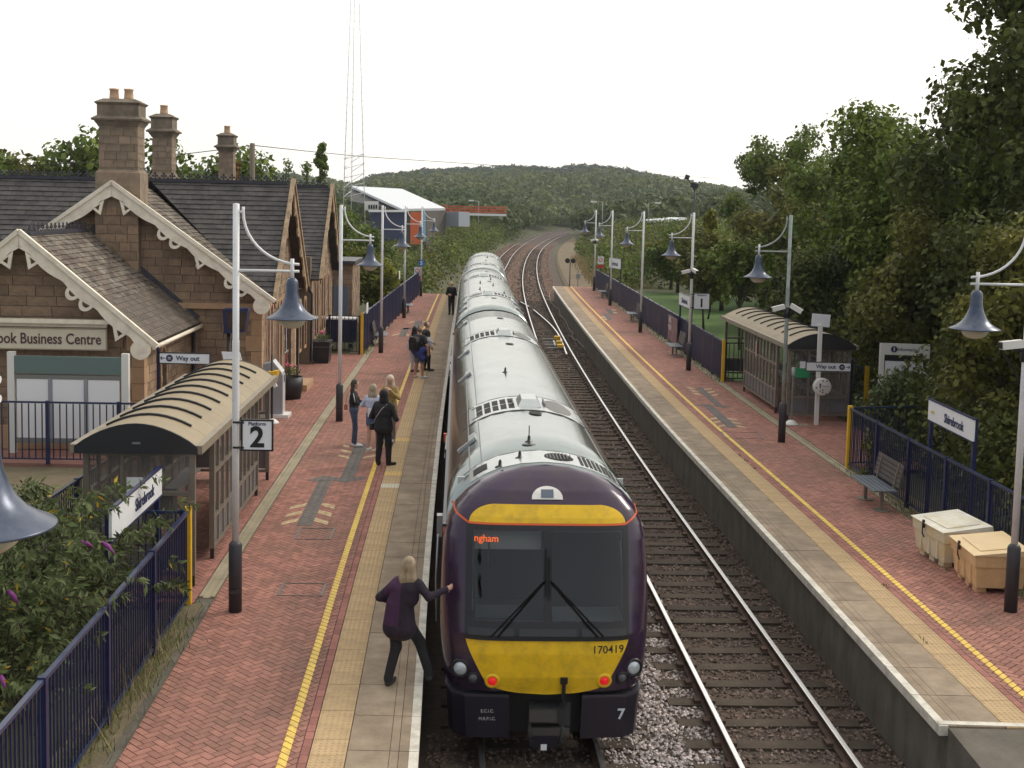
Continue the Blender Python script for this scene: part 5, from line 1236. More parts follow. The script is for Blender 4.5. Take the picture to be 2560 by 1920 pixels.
def carriage(i, P, Q):
    a = math.atan2(-(Q[0]-P[0]), Q[1]-P[1]); L = math.hypot(Q[0]-P[0], Q[1]-P[1])
    c = link('carriage', None); c.location = (P[0], P[1], 0); c.rotation_euler = (0, 0, a); c.parent = train; c.matrix_parent_inverse = Matrix.Translation(train.location).inverted()
    y0 = 1.15 if i == 0 else 0; y1 = L-1.15 if i == 2 else L
    full = [(-x, z) for x, z in SEC]+[(x, z) for x, z in SEC[::-1][1:]]
    ys = list(np.linspace(y0, y1, 12)); n = len(full); mb = MB(); mb.smooth = True
    mb.add([(x, y, z) for y in ys for x, z in full], [])
    for j in range(len(ys)-1):
        for k in range(n-1):
            zm = (full[k][1]+full[k+1][1])/2; mb.f.append((j*n+k, (j+1)*n+k, (j+1)*n+k+1, j*n+k+1)); mb.m.append(0 if zm > 2.70 else 1); mb.sm.append(zm > 2.7)
    for yy, o in ((0, 1), (len(ys)-1, -1)): mb.f.append(tuple(yy*n+k for k in range(n))[::o]); mb.m.append(2); mb.sm.append(False)
    body = part('body', mb, [M_ROOF, M_PURP, M_GASK], c)
    # gutter rails and cant rail strips
    for s in (-1, 1): part('gutter_rail', MB().box((s*1.315, (y0+y1)/2, 2.72), (.05, y1-y0-.02, .035)), mat('dark_gutter', (.06, .06, .07), .4, .4), c)
    for s in (-1, 1): part('sole_bar', MB().box((s*1.24, (y0+y1)/2, .80), (.08, y1-y0, .26)), M_UNDER, c)
    # side windows, doors
    WM = MB().box((0, 0, 0), (.02, 1.35, .82)).mesh('window', M_TWIN); k = 0
    for s in (-1, 1):
        y = y0+2.6
        while y < y1-2.2:
            isdoor = (abs(y-(y0+6.5)) < 1 or abs(y-(y1-6.5)) < 1)
            if isdoor:
                d = part('door', MB().box((s*1.352, y, 1.78), (.03, 1.35, 1.75)), mat('door_paint', (.05, .03, .06), .3), c)
                for q in (-.33, .33): part('pane', MB().box((s*1.37, y+q, 2.1), (.012, .42, .75)), M_TWIN, d)
            else: part('window', WM, None, c, loc=(s*1.338, y, 2.08))
            y += 1.75
        part('orange_stripe', MB().box((s*1.325, (y0+y1)/2, 2.60), (.012, y1-y0-.1, .035)), M_ORNG, c)
    # roof panel joints (thin raised frames across the roof)
    def across(y, x0, x1, w=.05, h=.012, m=M_ROOFP, name='roof_seam'):
        mb = MB(); xs = np.linspace(x0, x1, 14); P = [(x, y, roofz(x)) for x in xs]
        vs = []; 
        for x in xs:
            z = roofz(x); t = roofn(x); nx, nz = -math.sin(t), math.cos(t)
            for (dy, hh) in ((-w/2, .002), (w/2, .002), (w/2, h), (-w/2, h)): vs.append((x+nx*hh, y+dy, z+nz*hh))
        fs = [(q*4+a, q*4+(a+1) % 4, (q+1)*4+(a+1) % 4, (q+1)*4+a) for q in range(13) for a in range(4)]
        mb.add(vs, fs); part(name, mb, m, c)
    def patch(y0_, y1_, x0, x1, h, m, name, par=None):
        xs = np.linspace(x0, x1, max(2, int(abs(x1-x0)/.1)+2)); vs = []; N = len(xs)
        for yy in (y0_, y1_):
            for hh in (.001, h):
                for x in xs:
                    z = roofz(x); t = roofn(x); vs.append((x-math.sin(t)*hh, yy, z+math.cos(t)*hh))
        fs = []
        for k in range(N-1): fs += [(N+k, N+k+1, 3*N+k+1, 3*N+k), (k, k+1, N+k+1, N+k), (2*N+k, 3*N+k, 3*N+k+1, 2*N+k+1)]
        fs += [(0, N, 3*N, 2*N), (N-1, 3*N-1, 4*N-1, 2*N-1)]
        return part(name, MB().add(vs, fs), m, par or c)
    def oval(yc, xc, ry, rx, m, name):
        mb = MB(); vs = []; 
        for k in range(24):
            t = 2*math.pi*k/24; x = xc+rx*math.cos(t); z = roofz(x); tt = roofn(x); vs.append((x-math.sin(tt)*.014, yc+ry*math.sin(t), z+math.cos(tt)*.014))
        z = roofz(xc); mb.add(vs+[(xc, yc, z+.018)], [(k, (k+1) % 24, 24) for k in range(24)]); return part(name, mb, m, c)
    M_LINE = mat('roof_seam_dark', (.16, .16, .16), .6, .3); M_HOLE = mat('roof_opening', (.012, .012, .012), .8)
    def module(yc, wd=1.5, flip=1):
        """roof equipment hatch: frame, row of louvre openings, raised box, oval grille"""
        patch(yc-wd/2, yc+wd/2, -.95, .98, .010, M_ROOFP, 'equipment_panel')
        for yy in (yc-wd/2, yc+wd/2): across(yy, -1.06, 1.08, .018, .016, M_LINE)
        for k in range(5):
            for r in (-1, 1):
                xx = (-.78+k*.135)*flip; a, b = sorted((xx-.05, xx+.05)); patch(yc+r*.27-.22, yc+r*.27+.22, a, b, .016, M_HOLE, 'louvre')
        bx = .06*flip; z = roofz(bx)
        mb = MB(); vs = [(bx+sx*a, yc+sy*b, z+zz) for zz, a, b in ((.0, .20, .42), (.12, .13, .30)) for sx, sy in ((-1, -1), (1, -1), (1, 1), (-1, 1))]
        mb.add(vs, [(4, 5, 6, 7), (0, 1, 5, 4), (1, 2, 6, 5), (2, 3, 7, 6), (3, 0, 4, 7)]); part('exhaust_cowl', mb, M_ROOFP, c)
        for s in (-1, 1): part('cowl_bracket', MB().box((bx+s*.27, yc, z+.02), (.02, .55, .05)), M_LINE, c)
        oval(yc, .56*flip, .62, .24, M_LINE, 'oval_grille')
        for xx in (-.90, .90):
            for r in (-.5, .5): patch(yc+r-.02, yc+r+.02, min(xx, xx+.14), max(xx, xx+.14), .018, M_LINE, 'latch')
    for ln in (-.98, .98): 
        part('roof_seam', MB().bar((ln, y0+.4, roofz(ln)+.004), (ln, y1-.4, roofz(ln)+.004), .02, .006), M_LINE, c)
    part('roof_seam', MB().bar((-.82, y0+.4, roofz(-.82)+.004), (-.82, y1-.4, roofz(-.82)+.004), .012, .006), M_LINE, c)
    if i == 0:
        for yy in (6.25, 18.1): module(yy, 1.5)
        # panel just behind the cab with oval grille and slatted opening
        patch(1.28, 2.05, -.98, 1.02, .010, M_ROOFP, 'cab_roof_panel'); across(2.07, -1.06, 1.08, .016, .014, M_LINE)
        oval(1.68, .22, .24, .20, M_HOLE, 'oval_grille')
        for k in range(8): part('grille_bar', MB().box((.06+k*.045, 1.68, roofz(.2)+.022), (.012, .40*math.sin((k+1)/9*math.pi)+.04, .012)), M_LINE, c)
        for k in range(8): patch(1.40, 1.98, .50+k*.062, .538+k*.062, .016, M_HOLE, 'slot')
        for xx, w_ in ((-.93, .14), (-.80, .05), (1.03, .1)): patch(1.5, 1.85, xx, xx+w_, .016, M_HOLE, 'slot')
        def rl(x, y): p = G(x, y, 3.5); return (p[1]-P[1], p[0]-P[0]-(Q[0]-P[0])*(p[1]-P[1])/(Q[1]-P[1]))
        ants = [(*rl(1322, 1112), 'whip'), (*rl(1322, 1120), 'disc'), (*rl(1250, 1160), 'fin'), (*rl(1299, 1150), 'fin'), (*rl(1263, 935), 'fin')]
        steps = [3.9, 11.4, 15.6, 23.2]; spots = []
    elif i == 1:
        for yy in (7.6, 20.5): module(yy, 1.9, -1)
        ants = [(10.4, -.35, 'fin'), (13.0, .25, 'fin'), (14.5, -.30, 'fin'), (17.5, .22, 'fin'), (9.2, .62, 'fin')]; steps = [3.2, 5.6, 8.4, 20.5]
    else:
        for yy in (6.5, 19.0): module(yy, 2.0)
        ants = [(10, .1, 'fin'), (15.5, .2, 'fin')]; steps = [3.0, 7.0, 18.0]
    for (y, x, kd) in ants:
        z = roofz(x); mb = MB().lathe([(.07, 0), (.06, .015), (.025, .03), (.02, .09), (0, .12)] if kd != 'disc' else [(.10, 0), (.10, .02), (0, .025)], (x, y, z-.01), 10)
        if kd == 'whip': mb.tube([(x, y, z+.06), (x, y, z+.24)], .008, 5)
        part('aerial', mb, M_TBLK, c)
    for y in (5.2, 15.5, L-2.6): 
        if y < y1-1: oval(y, .12, .16, .11, M_HOLE, 'vent_plug')
    for y in steps:
        for s in ((-1,) if i == 0 else (1, -1)):
            z = roofz(1.02*s); t = roofn(1.02*s); mb = MB().box((s*1.03, y, z+.025), (.30, .10, .045), ry=-t).box((s*.93, y+.26, roofz(.93)+.03), (.12, .42, .05), ry=-roofn(.93*s)); part('rain_deflector', mb, M_ROOFP, c, kind=None)
    # underframe and wheels
    for k, y in enumerate((3.8, y1-3.8)):
        b = part('bogie', MB().box((0, y, .5), (2.0, 2.6, .3)), M_UNDER, c)
        for yy in (y-1.2, y+1.2): part('wheelset', MB().tube([(-.78, yy, .42), (.78, yy, .42)], .07, 8).lathe([(.0, -.80), (.42, -.78), (.42, -.66), (.0, -.66)], (0, yy, .42), 20, 'Y') if False else MB().tube([(-.80, yy, .42), (-.67, yy, .42)], .42, 20).tube([(.67, yy, .42), (.80, yy, .42)], .42, 20).tube([(-.67, yy, .42), (.67, yy, .42)], .07, 8), M_UNDER, b, kind='stuff')
    part('underfloor_equipment', MB().box((0, (y0+y1)/2, .55), (2.2, (y1-y0)*.5, .5)), M_UNDER, c)
    return c
cars = [carriage(i, *e) for i, e in enumerate(ends)]
for (a, b) in ((0, 1), (1, 2)):
    P, Q = ends[a][1], ends[b][0]; ang = math.atan2(-(Q[0]-P[0]), Q[1]-P[1]); prof = [(x*.86, z-.12 if z > 3 else z) for x, z in SEC]
    mb = MB(); full = [(-x, z) for x, z in prof]+[(x, z) for x, z in prof[::-1][1:]]; n = len(full)
    mb.add([(P[0]+x+(Q[0]-P[0])*t, P[1]+(Q[1]-P[1])*t, z) for t in (0, 1) for x, z in full], [(k, n+k, n+k+1, k+1) for k in range(n-1)]); part('gangway', mb, M_GASK, train, True)
# --- cab: skin given by height and sideways position, rounded into the sides
cab = link('cab', None); cab.parent = cars[0]
YB = 1.17; NOSE = [(.90, .06), (1.1, .01), (1.4, .0), (1.62, .03), (1.75, .08), (2.3, .27), (2.80, .42), (3.0, .50), (3.15, .60), (3.3, .72), (3.42, .88), (3.50, 1.02), (3.555, 1.17)]
def nose(z): return float(np.interp(z, [p[0] for p in NOSE], [p[1] for p in NOSE]))
def halfw(z): 
    zs = [p[1] for p in SEC]; return float(np.interp(z, zs, [p[0] for p in SEC]))
def skin(x, z, off=0.):
    def f(x, z):
        w = max(halfw(z), 1e-3); y0_ = nose(z); Lz = YB-y0_; t = min(abs(x)/w, 1); return YB-Lz*(1-t**4.4)**(1/4.4)
    y = f(x, z)
    if off:
        e = .01; dx = (f(x+e, z)-f(x-e, z))/(2*e); dz = (f(x, z+e)-f(x, z-e))/(2*e); dx = max(-3, min(3, dx)); dz = max(-3, min(3, dz)); nrm = Vector((dx, -1, dz)).normalized(); return (x+nrm.x*off, y+nrm.y*off, z+nrm.z*off)
    return (x, y, z)
# heights read off the photograph at the cab front
yb = cars[0].location.y
def zat(ypx, zguess):
    z = zguess
    for _ in range(6): z = D(1368, ypx, 14.8+nose(z))[2]
    return z
Zt, Zo, Zg, Zy1, Zy0 = zat(1262, 3.1), zat(1314, 2.9), zat(1588, 1.7), zat(1602, 1.6), zat(1736, .95)
mb = MB(); mb.smooth = True
zs = [.90+.02*k for k in range(0, 125)]; zs = [z for z in zs if z < 3.36]+[3.555-.195*(1-k/16)**2 for k in range(0, 17)]
NT = 72; vs = []
for z in zs:
    for k in range(NT+1):
        s = math.sin((k/NT-.5)*math.pi); s = math.copysign(abs(s)**.9, s); x = s*halfw(z); vs.append(skin(x, min(z, 3.5549)))
GZ0, GZ1 = Zg+.15, Zo-.06
fs = [(j*(NT+1)+k, j*(NT+1)+k+1, (j+1)*(NT+1)+k+1, (j+1)*(NT+1)+k) for j in range(len(zs)-1) for k in range(NT)
      if not (GZ0+.01 < zs[j] and zs[j+1] < GZ1-.01 and abs(vs[j*(NT+1)+k][0]) < .95 and abs(vs[j*(NT+1)+k+1][0]) < .95)]      # the windscreen opening
mb.add(vs, fs); part('cab_shell', mb, M_PURP, cab)
def skinpatch(name, z0, z1, xl, m, off=.006, par=None, nz=26, nx=28, smooth=True, xr=None, zf=None):
    vs = []; 
    for j in range(nz+1):
        z = z0+(z1-z0)*j/nz; a = -xl(z) if xr is None else xl(z); b = xl(z) if xr is None else xr(z)
        for k in range(nx+1): vs.append(skin(a+(b-a)*k/nx, z, off))
    mb = MB(); mb.smooth = smooth; mb.add(vs, [(j*(nx+1)+k, j*(nx+1)+k+1, (j+1)*(nx+1)+k+1, (j+1)*(nx+1)+k) for j in range(nz) for k in range(nx)]); return part(name, mb, m, par or cab)
skinpatch('yellow_top_panel', Zo+.025, Zt, lambda z: .62+.38*math.sqrt(max(0, 1-max(0, (z-Zo)/(Zt-Zo)*.985)**2.2)), M_TYEL)
skinpatch('orange_line', Zo, Zo+.024, lambda z: 1.0, M_ORNG, .007, nz=2)
for s in (-1, 1):
    mb = MB(); P = [Vector(skin(s*(1.0+.225*t), Zo+.012+.12*t, .004)) for t in np.linspace(0, 1, 12)]
    for k in range(11): mb.bar(P[k], P[k+1], .024, .006, up=(0, -1, 0))
    part('orange_line', mb, M_ORNG, cab)
ws = skinpatch('windscreen_surround', Zg-.055, GZ0, lambda z: 1.03, M_TBLK, .007, None, 6)
skinpatch('windscreen_surround', GZ1, Zo-.004, lambda z: 1.03, M_TBLK, .007, None, 4)
for (a, b) in ((-1.03, -.955), (-.055, .055), (.955, 1.03)): skinpatch('windscreen_surround', GZ0, GZ1, lambda z: a, M_TBLK, .007, None, 14, 4, True, lambda z: b)
M_TSC2 = bpy.data.materials.new('screen_glass'); M_TSC2.use_nodes = True; n_ = M_TSC2.node_tree.nodes; n_.clear(); l_ = M_TSC2.node_tree.links
g1 = n_.new('ShaderNodeBsdfTransparent'); g1.inputs[0].default_value = (.62, .66, .66, 1); g2 = n_.new('ShaderNodeBsdfGlossy'); g2.inputs['Roughness'].default_value = .015; g2.inputs[0].default_value = (.95, .97, 1, 1)
fr_ = n_.new('ShaderNodeFresnel'); fr_.inputs[0].default_value = 1.52; ml_ = n_.new('ShaderNodeMath'); ml_.operation = 'MULTIPLY'; ml_.inputs[1].default_value = 1.15; l_.new(fr_.outputs[0], ml_.inputs[0])
ms_ = n_.new('ShaderNodeMixShader'); l_.new(ml_.outputs[0], ms_.inputs[0]); l_.new(g1.outputs[0], ms_.inputs[1]); l_.new(g2.outputs[0], ms_.inputs[2]); ou_ = n_.new('ShaderNodeOutputMaterial'); l_.new(ms_.outputs[0], ou_.inputs[0])
for (a, b) in ((-.957, -.053), (.053, .957)): skinpatch('windscreen_pane', GZ0-.002, GZ1+.002, lambda z: a, M_TSC2, .004, ws, 14, 14, True, lambda z: b)
# cab interior
M_INT = mat('cab_grey_lining', (.50, .53, .53), .7); M_DESK = mat('cab_desk', (.09, .10, .10), .5)
part('cab_bulkhead', MB().box((0, 1.95, 2.1), (2.3, .04, 2.2)), M_INT, cab); part('cab_floor', MB().box((0, 1.3, 1.2), (2.3, 1.3, .05)), M_DESK, cab)
part('driver_desk', MB().box((-.5, .62, Zg+.02), (1.0, .75, .12), rx=.2).box((-.62, .55, Zg+.12), (.55, .2, .16), rx=-.4), M_DESK, cab, kind=None)
part('second_desk', MB().box((.52, .62, Zg+.01), (.95, .7, .10)), M_INT, cab)
st_ = part('driver_seat', MB().box((-.62, 1.45, 1.75), (.5, .14, .85), rx=-.1), mat('seat_teal', (.05, .16, .17), .8), cab); part('headrest_cover', MB().box((-.60, 1.36, 2.05), (.26, .06, .36), rz=.3), M_SIGNW, st_)
part('driver_side_panel', MB().box((-.98, 1.0, Zg+.2), (.10, .6, .25)), M_INT, cab); part('sun_blind', MB().box((-.5, .62, GZ1-.16), (.86, .03, .26), rx=-.3), mat('blind_grey', (.5, .5, .48), .7), cab)
part('mirror', MB().lathe([(0, -.1), (.05, -.04), (.04, .04), (.008, .1), (.008, .3)], (-.74, .52, GZ1-.42), 12), M_TBLK, cab)
for s in (-1, 1):
    a = skin(s*.62, Zg-.02, .04); b = skin(s*.03, Zg+.62, .04); a2 = skin(s*.70, Zg-.02, .045); b2 = skin(s*.06, Zg+.60, .045); w_ = part('wiper', MB().bar(a, b, .022, .02), M_TBLK, cab); part('wiper_rod', MB().bar(a2, b2, .016, .016), M_TBLK, w_)
part('wiper_blade', MB().bar(skin(-.02, Zg+.45, .05), skin(-.02, Zg+1.0, .05), .022, .02), M_TBLK, cab); part('wiper_blade', MB().bar(skin(.02, Zg+.4, .05), skin(.02, Zg+.9, .05), .02, .02), M_TBLK, cab)
def bot_x(z):
    t = (Zy1-z)/(Zy1-Zy0); 
    if t < .72: return 1.02-.24*(t/.72)**1.2
    q = (t-.72)/.28; return .78-.78*(1-math.sqrt(max(0, 1-q*q)))*.98
low = skinpatch('yellow_lower_panel', Zy0, Zy1-.005, bot_x, M_TYEL, nz=36)
skinpatch('wiper_cowl', Zy1+.004, Zg-.02, lambda z: 1.02, M_TBLK, .03, None, 4)
for (a, b) in ((-.98, -.42), (-.36, .36), (.42, .98)): skinpatch('cowl_cover', Zg-.015, Zg+.07, lambda z: a, mat('cowl_satin', (.025, .026, .03), .3), .035, None, 3, 8, True, lambda z: b)
# wipers
for s in (-1, 1):
    a = skin(s*.62, Zg-.02, .04); b = skin(s*.03, Zg+.62, .04); a2 = skin(s*.70, Zg-.02, .045); b2 = skin(s*.06, Zg+.60, .045); w_ = part('wiper', MB().bar(a, b, .022, .02), M_TBLK, cab); part('wiper_rod', MB().bar(a2, b2, .016, .016), M_TBLK, w_)
part('wiper_blade', MB().bar(skin(-.02, Zg+.45, .05), skin(-.02, Zg+1.0, .05), .022, .02), M_TBLK, cab); part('wiper_blade', MB().bar(skin(.02, Zg+.4, .05), skin(.02, Zg+.9, .05), .02, .02), M_TBLK, cab)
# destination display (lit amber lettering behind the glass)
M_AMB = mat('amber_display', (.4, .07, .01), .6, emit=(1, .14, .02, .9))
def ontxt(s, size, x, z, m, off=.02, bold=0, sx=1, par=cab):
    me = text_mesh(s, size, bold, .001, 'LEFT', sx)
    for v in me.vertices:      # lay the lettering on the curved skin
        v.co = Vector(skin(x+v.co.x, z+v.co.z, off+(.001 if v.co.y < 0 else 0)))
    me.materials.append(m); return link('lettering', me, par)
zd = zat(1349, 2.75); dp = D(1182, 1349, 14.8+nose(zd)+.02)
ontxt('ngham', .118, -.93, zd, M_AMB, .020, .001)
zn = zat(1625, 1.5); ontxt('170419', .135, .555, zn, M_BLK, .010, .001)
# marker plate on the roof dome
za, zb = zat(1252, 3.15), zat(1226, 3.3)
P = []
for t in np.linspace(0, math.pi, 15): P.append(skin(.20*math.cos(t)*1.0, za+.01+(zb-za)*1.25*math.sin(t)**.8, .012))
mb = MB(); cpt = skin(0, za+.03, .016); mb.add(P+[cpt], [(k, k+1, 15) for k in range(14)]+[(14, 0, 15)]); mp_ = part('top_light_plate', mb, M_WINW, cab)
skinpatch('top_light', za+.025, zb-.0, lambda z: .08, mat('top_light_glass', (.12, .15, .2), .1), .022, mp_, 3, 3)
# lamps
def lampdisc(name, px, py, r, m, ring=None, rr=1.3, lab=None):
    z = 1.2
    for _ in range(6): p = D(px, py, 14.8+.02); z = p[2]
    x = p[0]-cars[0].location.x; 
    for _ in range(4):
        s = skin(x, z, 0); p = D(px, py, 14.8+s[1]); x, z = p[0]-cars[0].location.x, p[2]
    o = Vector(skin(x, z, .004)); nrm = (Vector(skin(x, z, .05))-Vector(skin(x, z, .001))).normalized(); nrm = (nrm+Vector((0, -1.2, 0))).normalized()
    q = nrm.to_track_quat('Z', 'Y').to_matrix().to_4x4()
    h = link(name, None, cab); h.location = o; h.rotation_euler = q.to_euler()
    if ring: part('bezel', MB().lathe([(r*rr, -.03), (r*rr, .015), (r*1.12, .03), (r*.98, .012)], (0, 0, 0), 20), ring, h)
    part('lens', MB().lathe([(r, -.01), (r*.92, .02), (r*.6, .038), (0, .045)], (0, 0, 0), 18), m, h)
M_LENS = mat('headlight_lens', (.55, .60, .65), .1, .3); M_LENSD = mat('marker_lens', (.10, .10, .11), .12); M_RED = mat('tail_light_red', (.55, .01, .015), .15, emit=(1, .02, .02, .35))
lampdisc('headlight', 1153, 1666, .092, M_LENS, M_TBLK, 1.35); lampdisc('headlight', 1585, 1672, .092, M_LENS, M_TBLK, 1.35)
lampdisc('marker_light', 1184, 1690, .062, M_LENSD, M_TBLK, 1.3); lampdisc('marker_light', 1556, 1696, .062, M_LENSD, M_TBLK, 1.3)
lampdisc('tail_light', 1231, 1699, .062, M_RED, M_TYEL, 1.55); lampdisc('tail_light', 1511, 1703, .062, M_RED, M_TYEL, 1.55)
# lower front: recess, skirts, coupler
part('front_recess', MB().box((0, .62, .60), (2.2, .7, .62)), M_UNDER, cab)
M_SKIRT = mat('skirt_purple', (.013, .010, .020), .4)
for s in (-1, 1):
    pts = [(s*.46, .12), (s*1.02, .16), (s*1.18, .28), (s*1.25, .52), (s*1.25, 1.1), (s*.46, 1.1)]
    sk = part('skirt', MB().prism(pts if s > 0 else pts, lambda u, v, w: Vector((u*(1-.03*(w < .5)), v, w)), .27, .80), M_SKIRT, cab)
    part('skirt_lip', MB().prism([(p[0]*1.01, p[1]-.012) for p in pts], lambda u, v, w: Vector((u, v, w)), .801, .835), mat('skirt_lip', (.05, .045, .06), .3), sk)
for zt_, tx_ in ((.62, 'E.C.I.C.'), (.52, 'M.R.P.I.C.')): text('lettering', tx_, .055, mat('grey_ink', (.5, .5, .5), .6), cab, (-.73, .122, zt_))
text('lettering', '7', .19, mat('pale_ink', (.6, .65, .7), .6), cab, (.96, .130, .58), bold=.004)
cp = part('coupler', MB().box((0, .28, .60), (.42, .5, .20)), M_GASK, cab); part('coupler_head', MB().box((-.04, .02, .62), (.34, .18, .12)).mesh('coupler_head', mat('dull_steel', (.09, .085, .08), .5, .3)), None, cp); part('coupler_pipe', MB().box((.05, .10, .40), (.5, .16, .1)), mat('dull_steel', (.09, .085, .08)), cp)
part('electric_box', MB().box((-.02, .08, .28), (.34, .2, .14)), M_SKIRT, cp); part('white_tag', MB().box((-.02, -.03, .22), (.075, .01, .075)), M_SIGNW, cp)
for x in (-.18, .2): part('hose', MB().tube([(x, .2, .55), (x*1.1, .02, .42), (x*1.0, .0, .28), (x*.7, .1, .2)], .03, 7), M_GASK, cp)
part('lamp_bracket', MB().box((.215, .02, .90), (.045, .06, .36)).box((.215, -.01, 1.07), (.09, .03, .08)), M_TBLK, cab, kind=None)
part('bracket_plate', MB().box((.24, .05, .62), (.14, .03, .3)), M_GASK, cab)
# side mirror housings and door-edge details by the left cab
part('cab_door_rail', MB().tube([(-1.40, 1.5, 1.3), (-1.42, 1.5, 1.9), (-1.40, 1.5, 2.5)], .016, 6), M_GALV, cars[0]); part('side_lamp', MB().box((-1.38, 9.3, 2.35), (.08, .10, .16)), M_ORNG, cars[0]); part('side_lamp', MB().box((-1.39, 2.2, 2.45), (.08, .16, .3)), M_GALV, cars[0])
# ================================================================== PEOPLE
def rcone(P, a, b, ra, rb):
    a, b = np.array(a, float), np.array(b, float); d = b-a; L2 = d@d+1e-9
    t = np.clip(((P-a)@d)/L2, 0, 1); return np.linalg.norm(P-(a+t[:, None]*d), axis=1)-(ra+(rb-ra)*t)
def smin(a, b, k): h = np.clip(.5+.5*(b-a)/k, 0, 1); return b+(a-b)*h-k*h*(1-h)
def surface_net(prims, res, k=.025):
    """prims: (a,b,ra,rb,material[,squash]); returns verts, quads, material per quad"""
    pts = np.array([p for pr in prims for p in (pr[0], pr[1])], float); R = max(max(p[2], p[3]) for p in prims)+.03
    lo, hi = pts.min(0)-R, pts.max(0)+R; n = np.ceil((hi-lo)/res).astype(int)+1
    ax = [lo[i]+np.arange(n[i])*res for i in range(3)]; X, Y, Z = np.meshgrid(*ax, indexing='ij'); P = np.stack([X.ravel(), Y.ravel(), Z.ravel()], 1)
    F = np.full(len(P), 1.0)
    for pr in prims:
        a, b = np.array(pr[0], float), np.array(pr[1], float); rr = max(pr[2], pr[3])+k+2*res; l2, h2 = np.minimum(a, b)-rr, np.maximum(a, b)+rr
        i0 = np.clip(((l2-lo)/res).astype(int), 0, n-1); i1 = np.clip(((h2-lo)/res).astype(int)+2, 1, n)
        idx = (np.arange(i0[0], i1[0])[:, None, None]*n[1]+np.arange(i0[1], i1[1])[None, :, None])*n[2]+np.arange(i0[2], i1[2])[None, None, :]; idx = idx.ravel()
        F[idx] = smin(F[idx], rcone(P[idx], a, b, pr[2], pr[3]), k if pr[2] > .02 else .006)
    F = F.reshape(n); S = F < 0
    c = np.zeros(np.array(n)-1, int)
    for dx in (0, 1):
        for dy in (0, 1):
            for dz in (0, 1): c += S[dx:n[0]-1+dx, dy:n[1]-1+dy, dz:n[2]-1+dz]
    act = (c > 0) & (c < 8); ids = -np.ones(act.shape, int); ids[act] = np.arange(act.sum()); ci = np.argwhere(act)
    acc = np.zeros((len(ci), 3)); cnt = np.zeros(len(ci))
    corners = [(x, y, z) for x in (0, 1) for y in (0, 1) for z in (0, 1)]
    for a in range(8):
        for b in range(a+1, 8):
            A, B = corners[a], corners[b]
            if sum(abs(A[i]-B[i]) for i in range(3)) != 1: continue
            fa = F[ci[:, 0]+A[0], ci[:, 1]+A[1], ci[:, 2]+A[2]]; fb = F[ci[:, 0]+B[0], ci[:, 1]+B[1], ci[:, 2]+B[2]]
            m_ = (fa < 0) != (fb < 0); t = np.where(m_, fa/(fa-fb+1e-12), 0)[:, None]
            p = np.array(A)+(np.array(B)-np.array(A))*t; acc += p*m_[:, None]; cnt += m_
    V = lo+(ci+acc/cnt[:, None])*res; quads = []
    for axis in range(3):
        o = [0, 0, 0]; o[axis] = 1; sl0 = tuple(slice(0, n[i]-o[i]) for i in range(3)); sl1 = tuple(slice(o[i], n[i]) for i in range(3))
        cr = np.argwhere(S[sl0] != S[sl1]); u, v = [(1, 2), (2, 0), (0, 1)][axis]
        ok = (cr[:, u] > 0) & (cr[:, v] > 0) & (cr[:, u] < n[u]-1) & (cr[:, v] < n[v]-1); cr = cr[ok]
        def cid(du, dv): q = cr.copy(); q[:, u] -= du; q[:, v] -= dv; return ids[q[:, 0], q[:, 1], q[:, 2]]
        q = np.stack([cid(1, 1), cid(0, 1), cid(0, 0), cid(1, 0)], 1); inside = S[cr[:, 0], cr[:, 1], cr[:, 2]]
        q[~inside] = q[~inside][:, ::-1]; quads.append(q)
    Q = np.concatenate(quads); Q = Q[(Q >= 0).all(1)]; C_ = V[Q].mean(1); best = np.full(len(C_), 9.); mi = np.zeros(len(C_), int)
    for pr in prims:
        d = rcone(C_, pr[0], pr[1], pr[2], pr[3]); m_ = d < best; best[m_] = d[m_]; mi[m_] = pr[4]
    return V, Q, mi
def hand(J, pr, sk, wrist, dirn, palm_n, curl=.5, s=1.0):
    """palm plus five separate fingers"""
    w, d, nn = Vector(wrist), Vector(dirn).normalized(), Vector(palm_n).normalized(); sd_ = d.cross(nn).normalized(); pc = w+d*.045*s
    pr.append((w, w+d*.07*s, .026*s, .030*s, sk)); pr.append((w+d*.05*s+sd_*.018*s, w+d*.085*s+sd_*.018*s, .02*s, .016*s, sk)); pr.append((w+d*.05*s-sd_*.018*s, w+d*.082*s-sd_*.02*s, .02*s, .016*s, sk))
    for i, (o, L) in enumerate(((-.030, .062), (-.010, .074), (.011, .070), (.031, .055))):
        a = w+d*.085*s+sd_*o*s; b = a+(d*(1-.3*curl)+nn*curl*.6).normalized()*L*.5*s; c = b+(d*(1-curl)+nn*curl*1.2).normalized()*L*.5*s
        pr.append((a, b, .0105*s, .0095*s, sk)); pr.append((b, c, .0095*s, .0085*s, sk))
    a = w+d*.03*s-sd_*.028*s; b = a+(d*.5-sd_*.6+nn*.3).normalized()*.035*s; pr.append((a, b, .013*s, .011*s, sk)); pr.append((b, b+(d*.8-sd_*.1+nn*.3).normalized()*.028*s, .011*s, .009*s, sk))
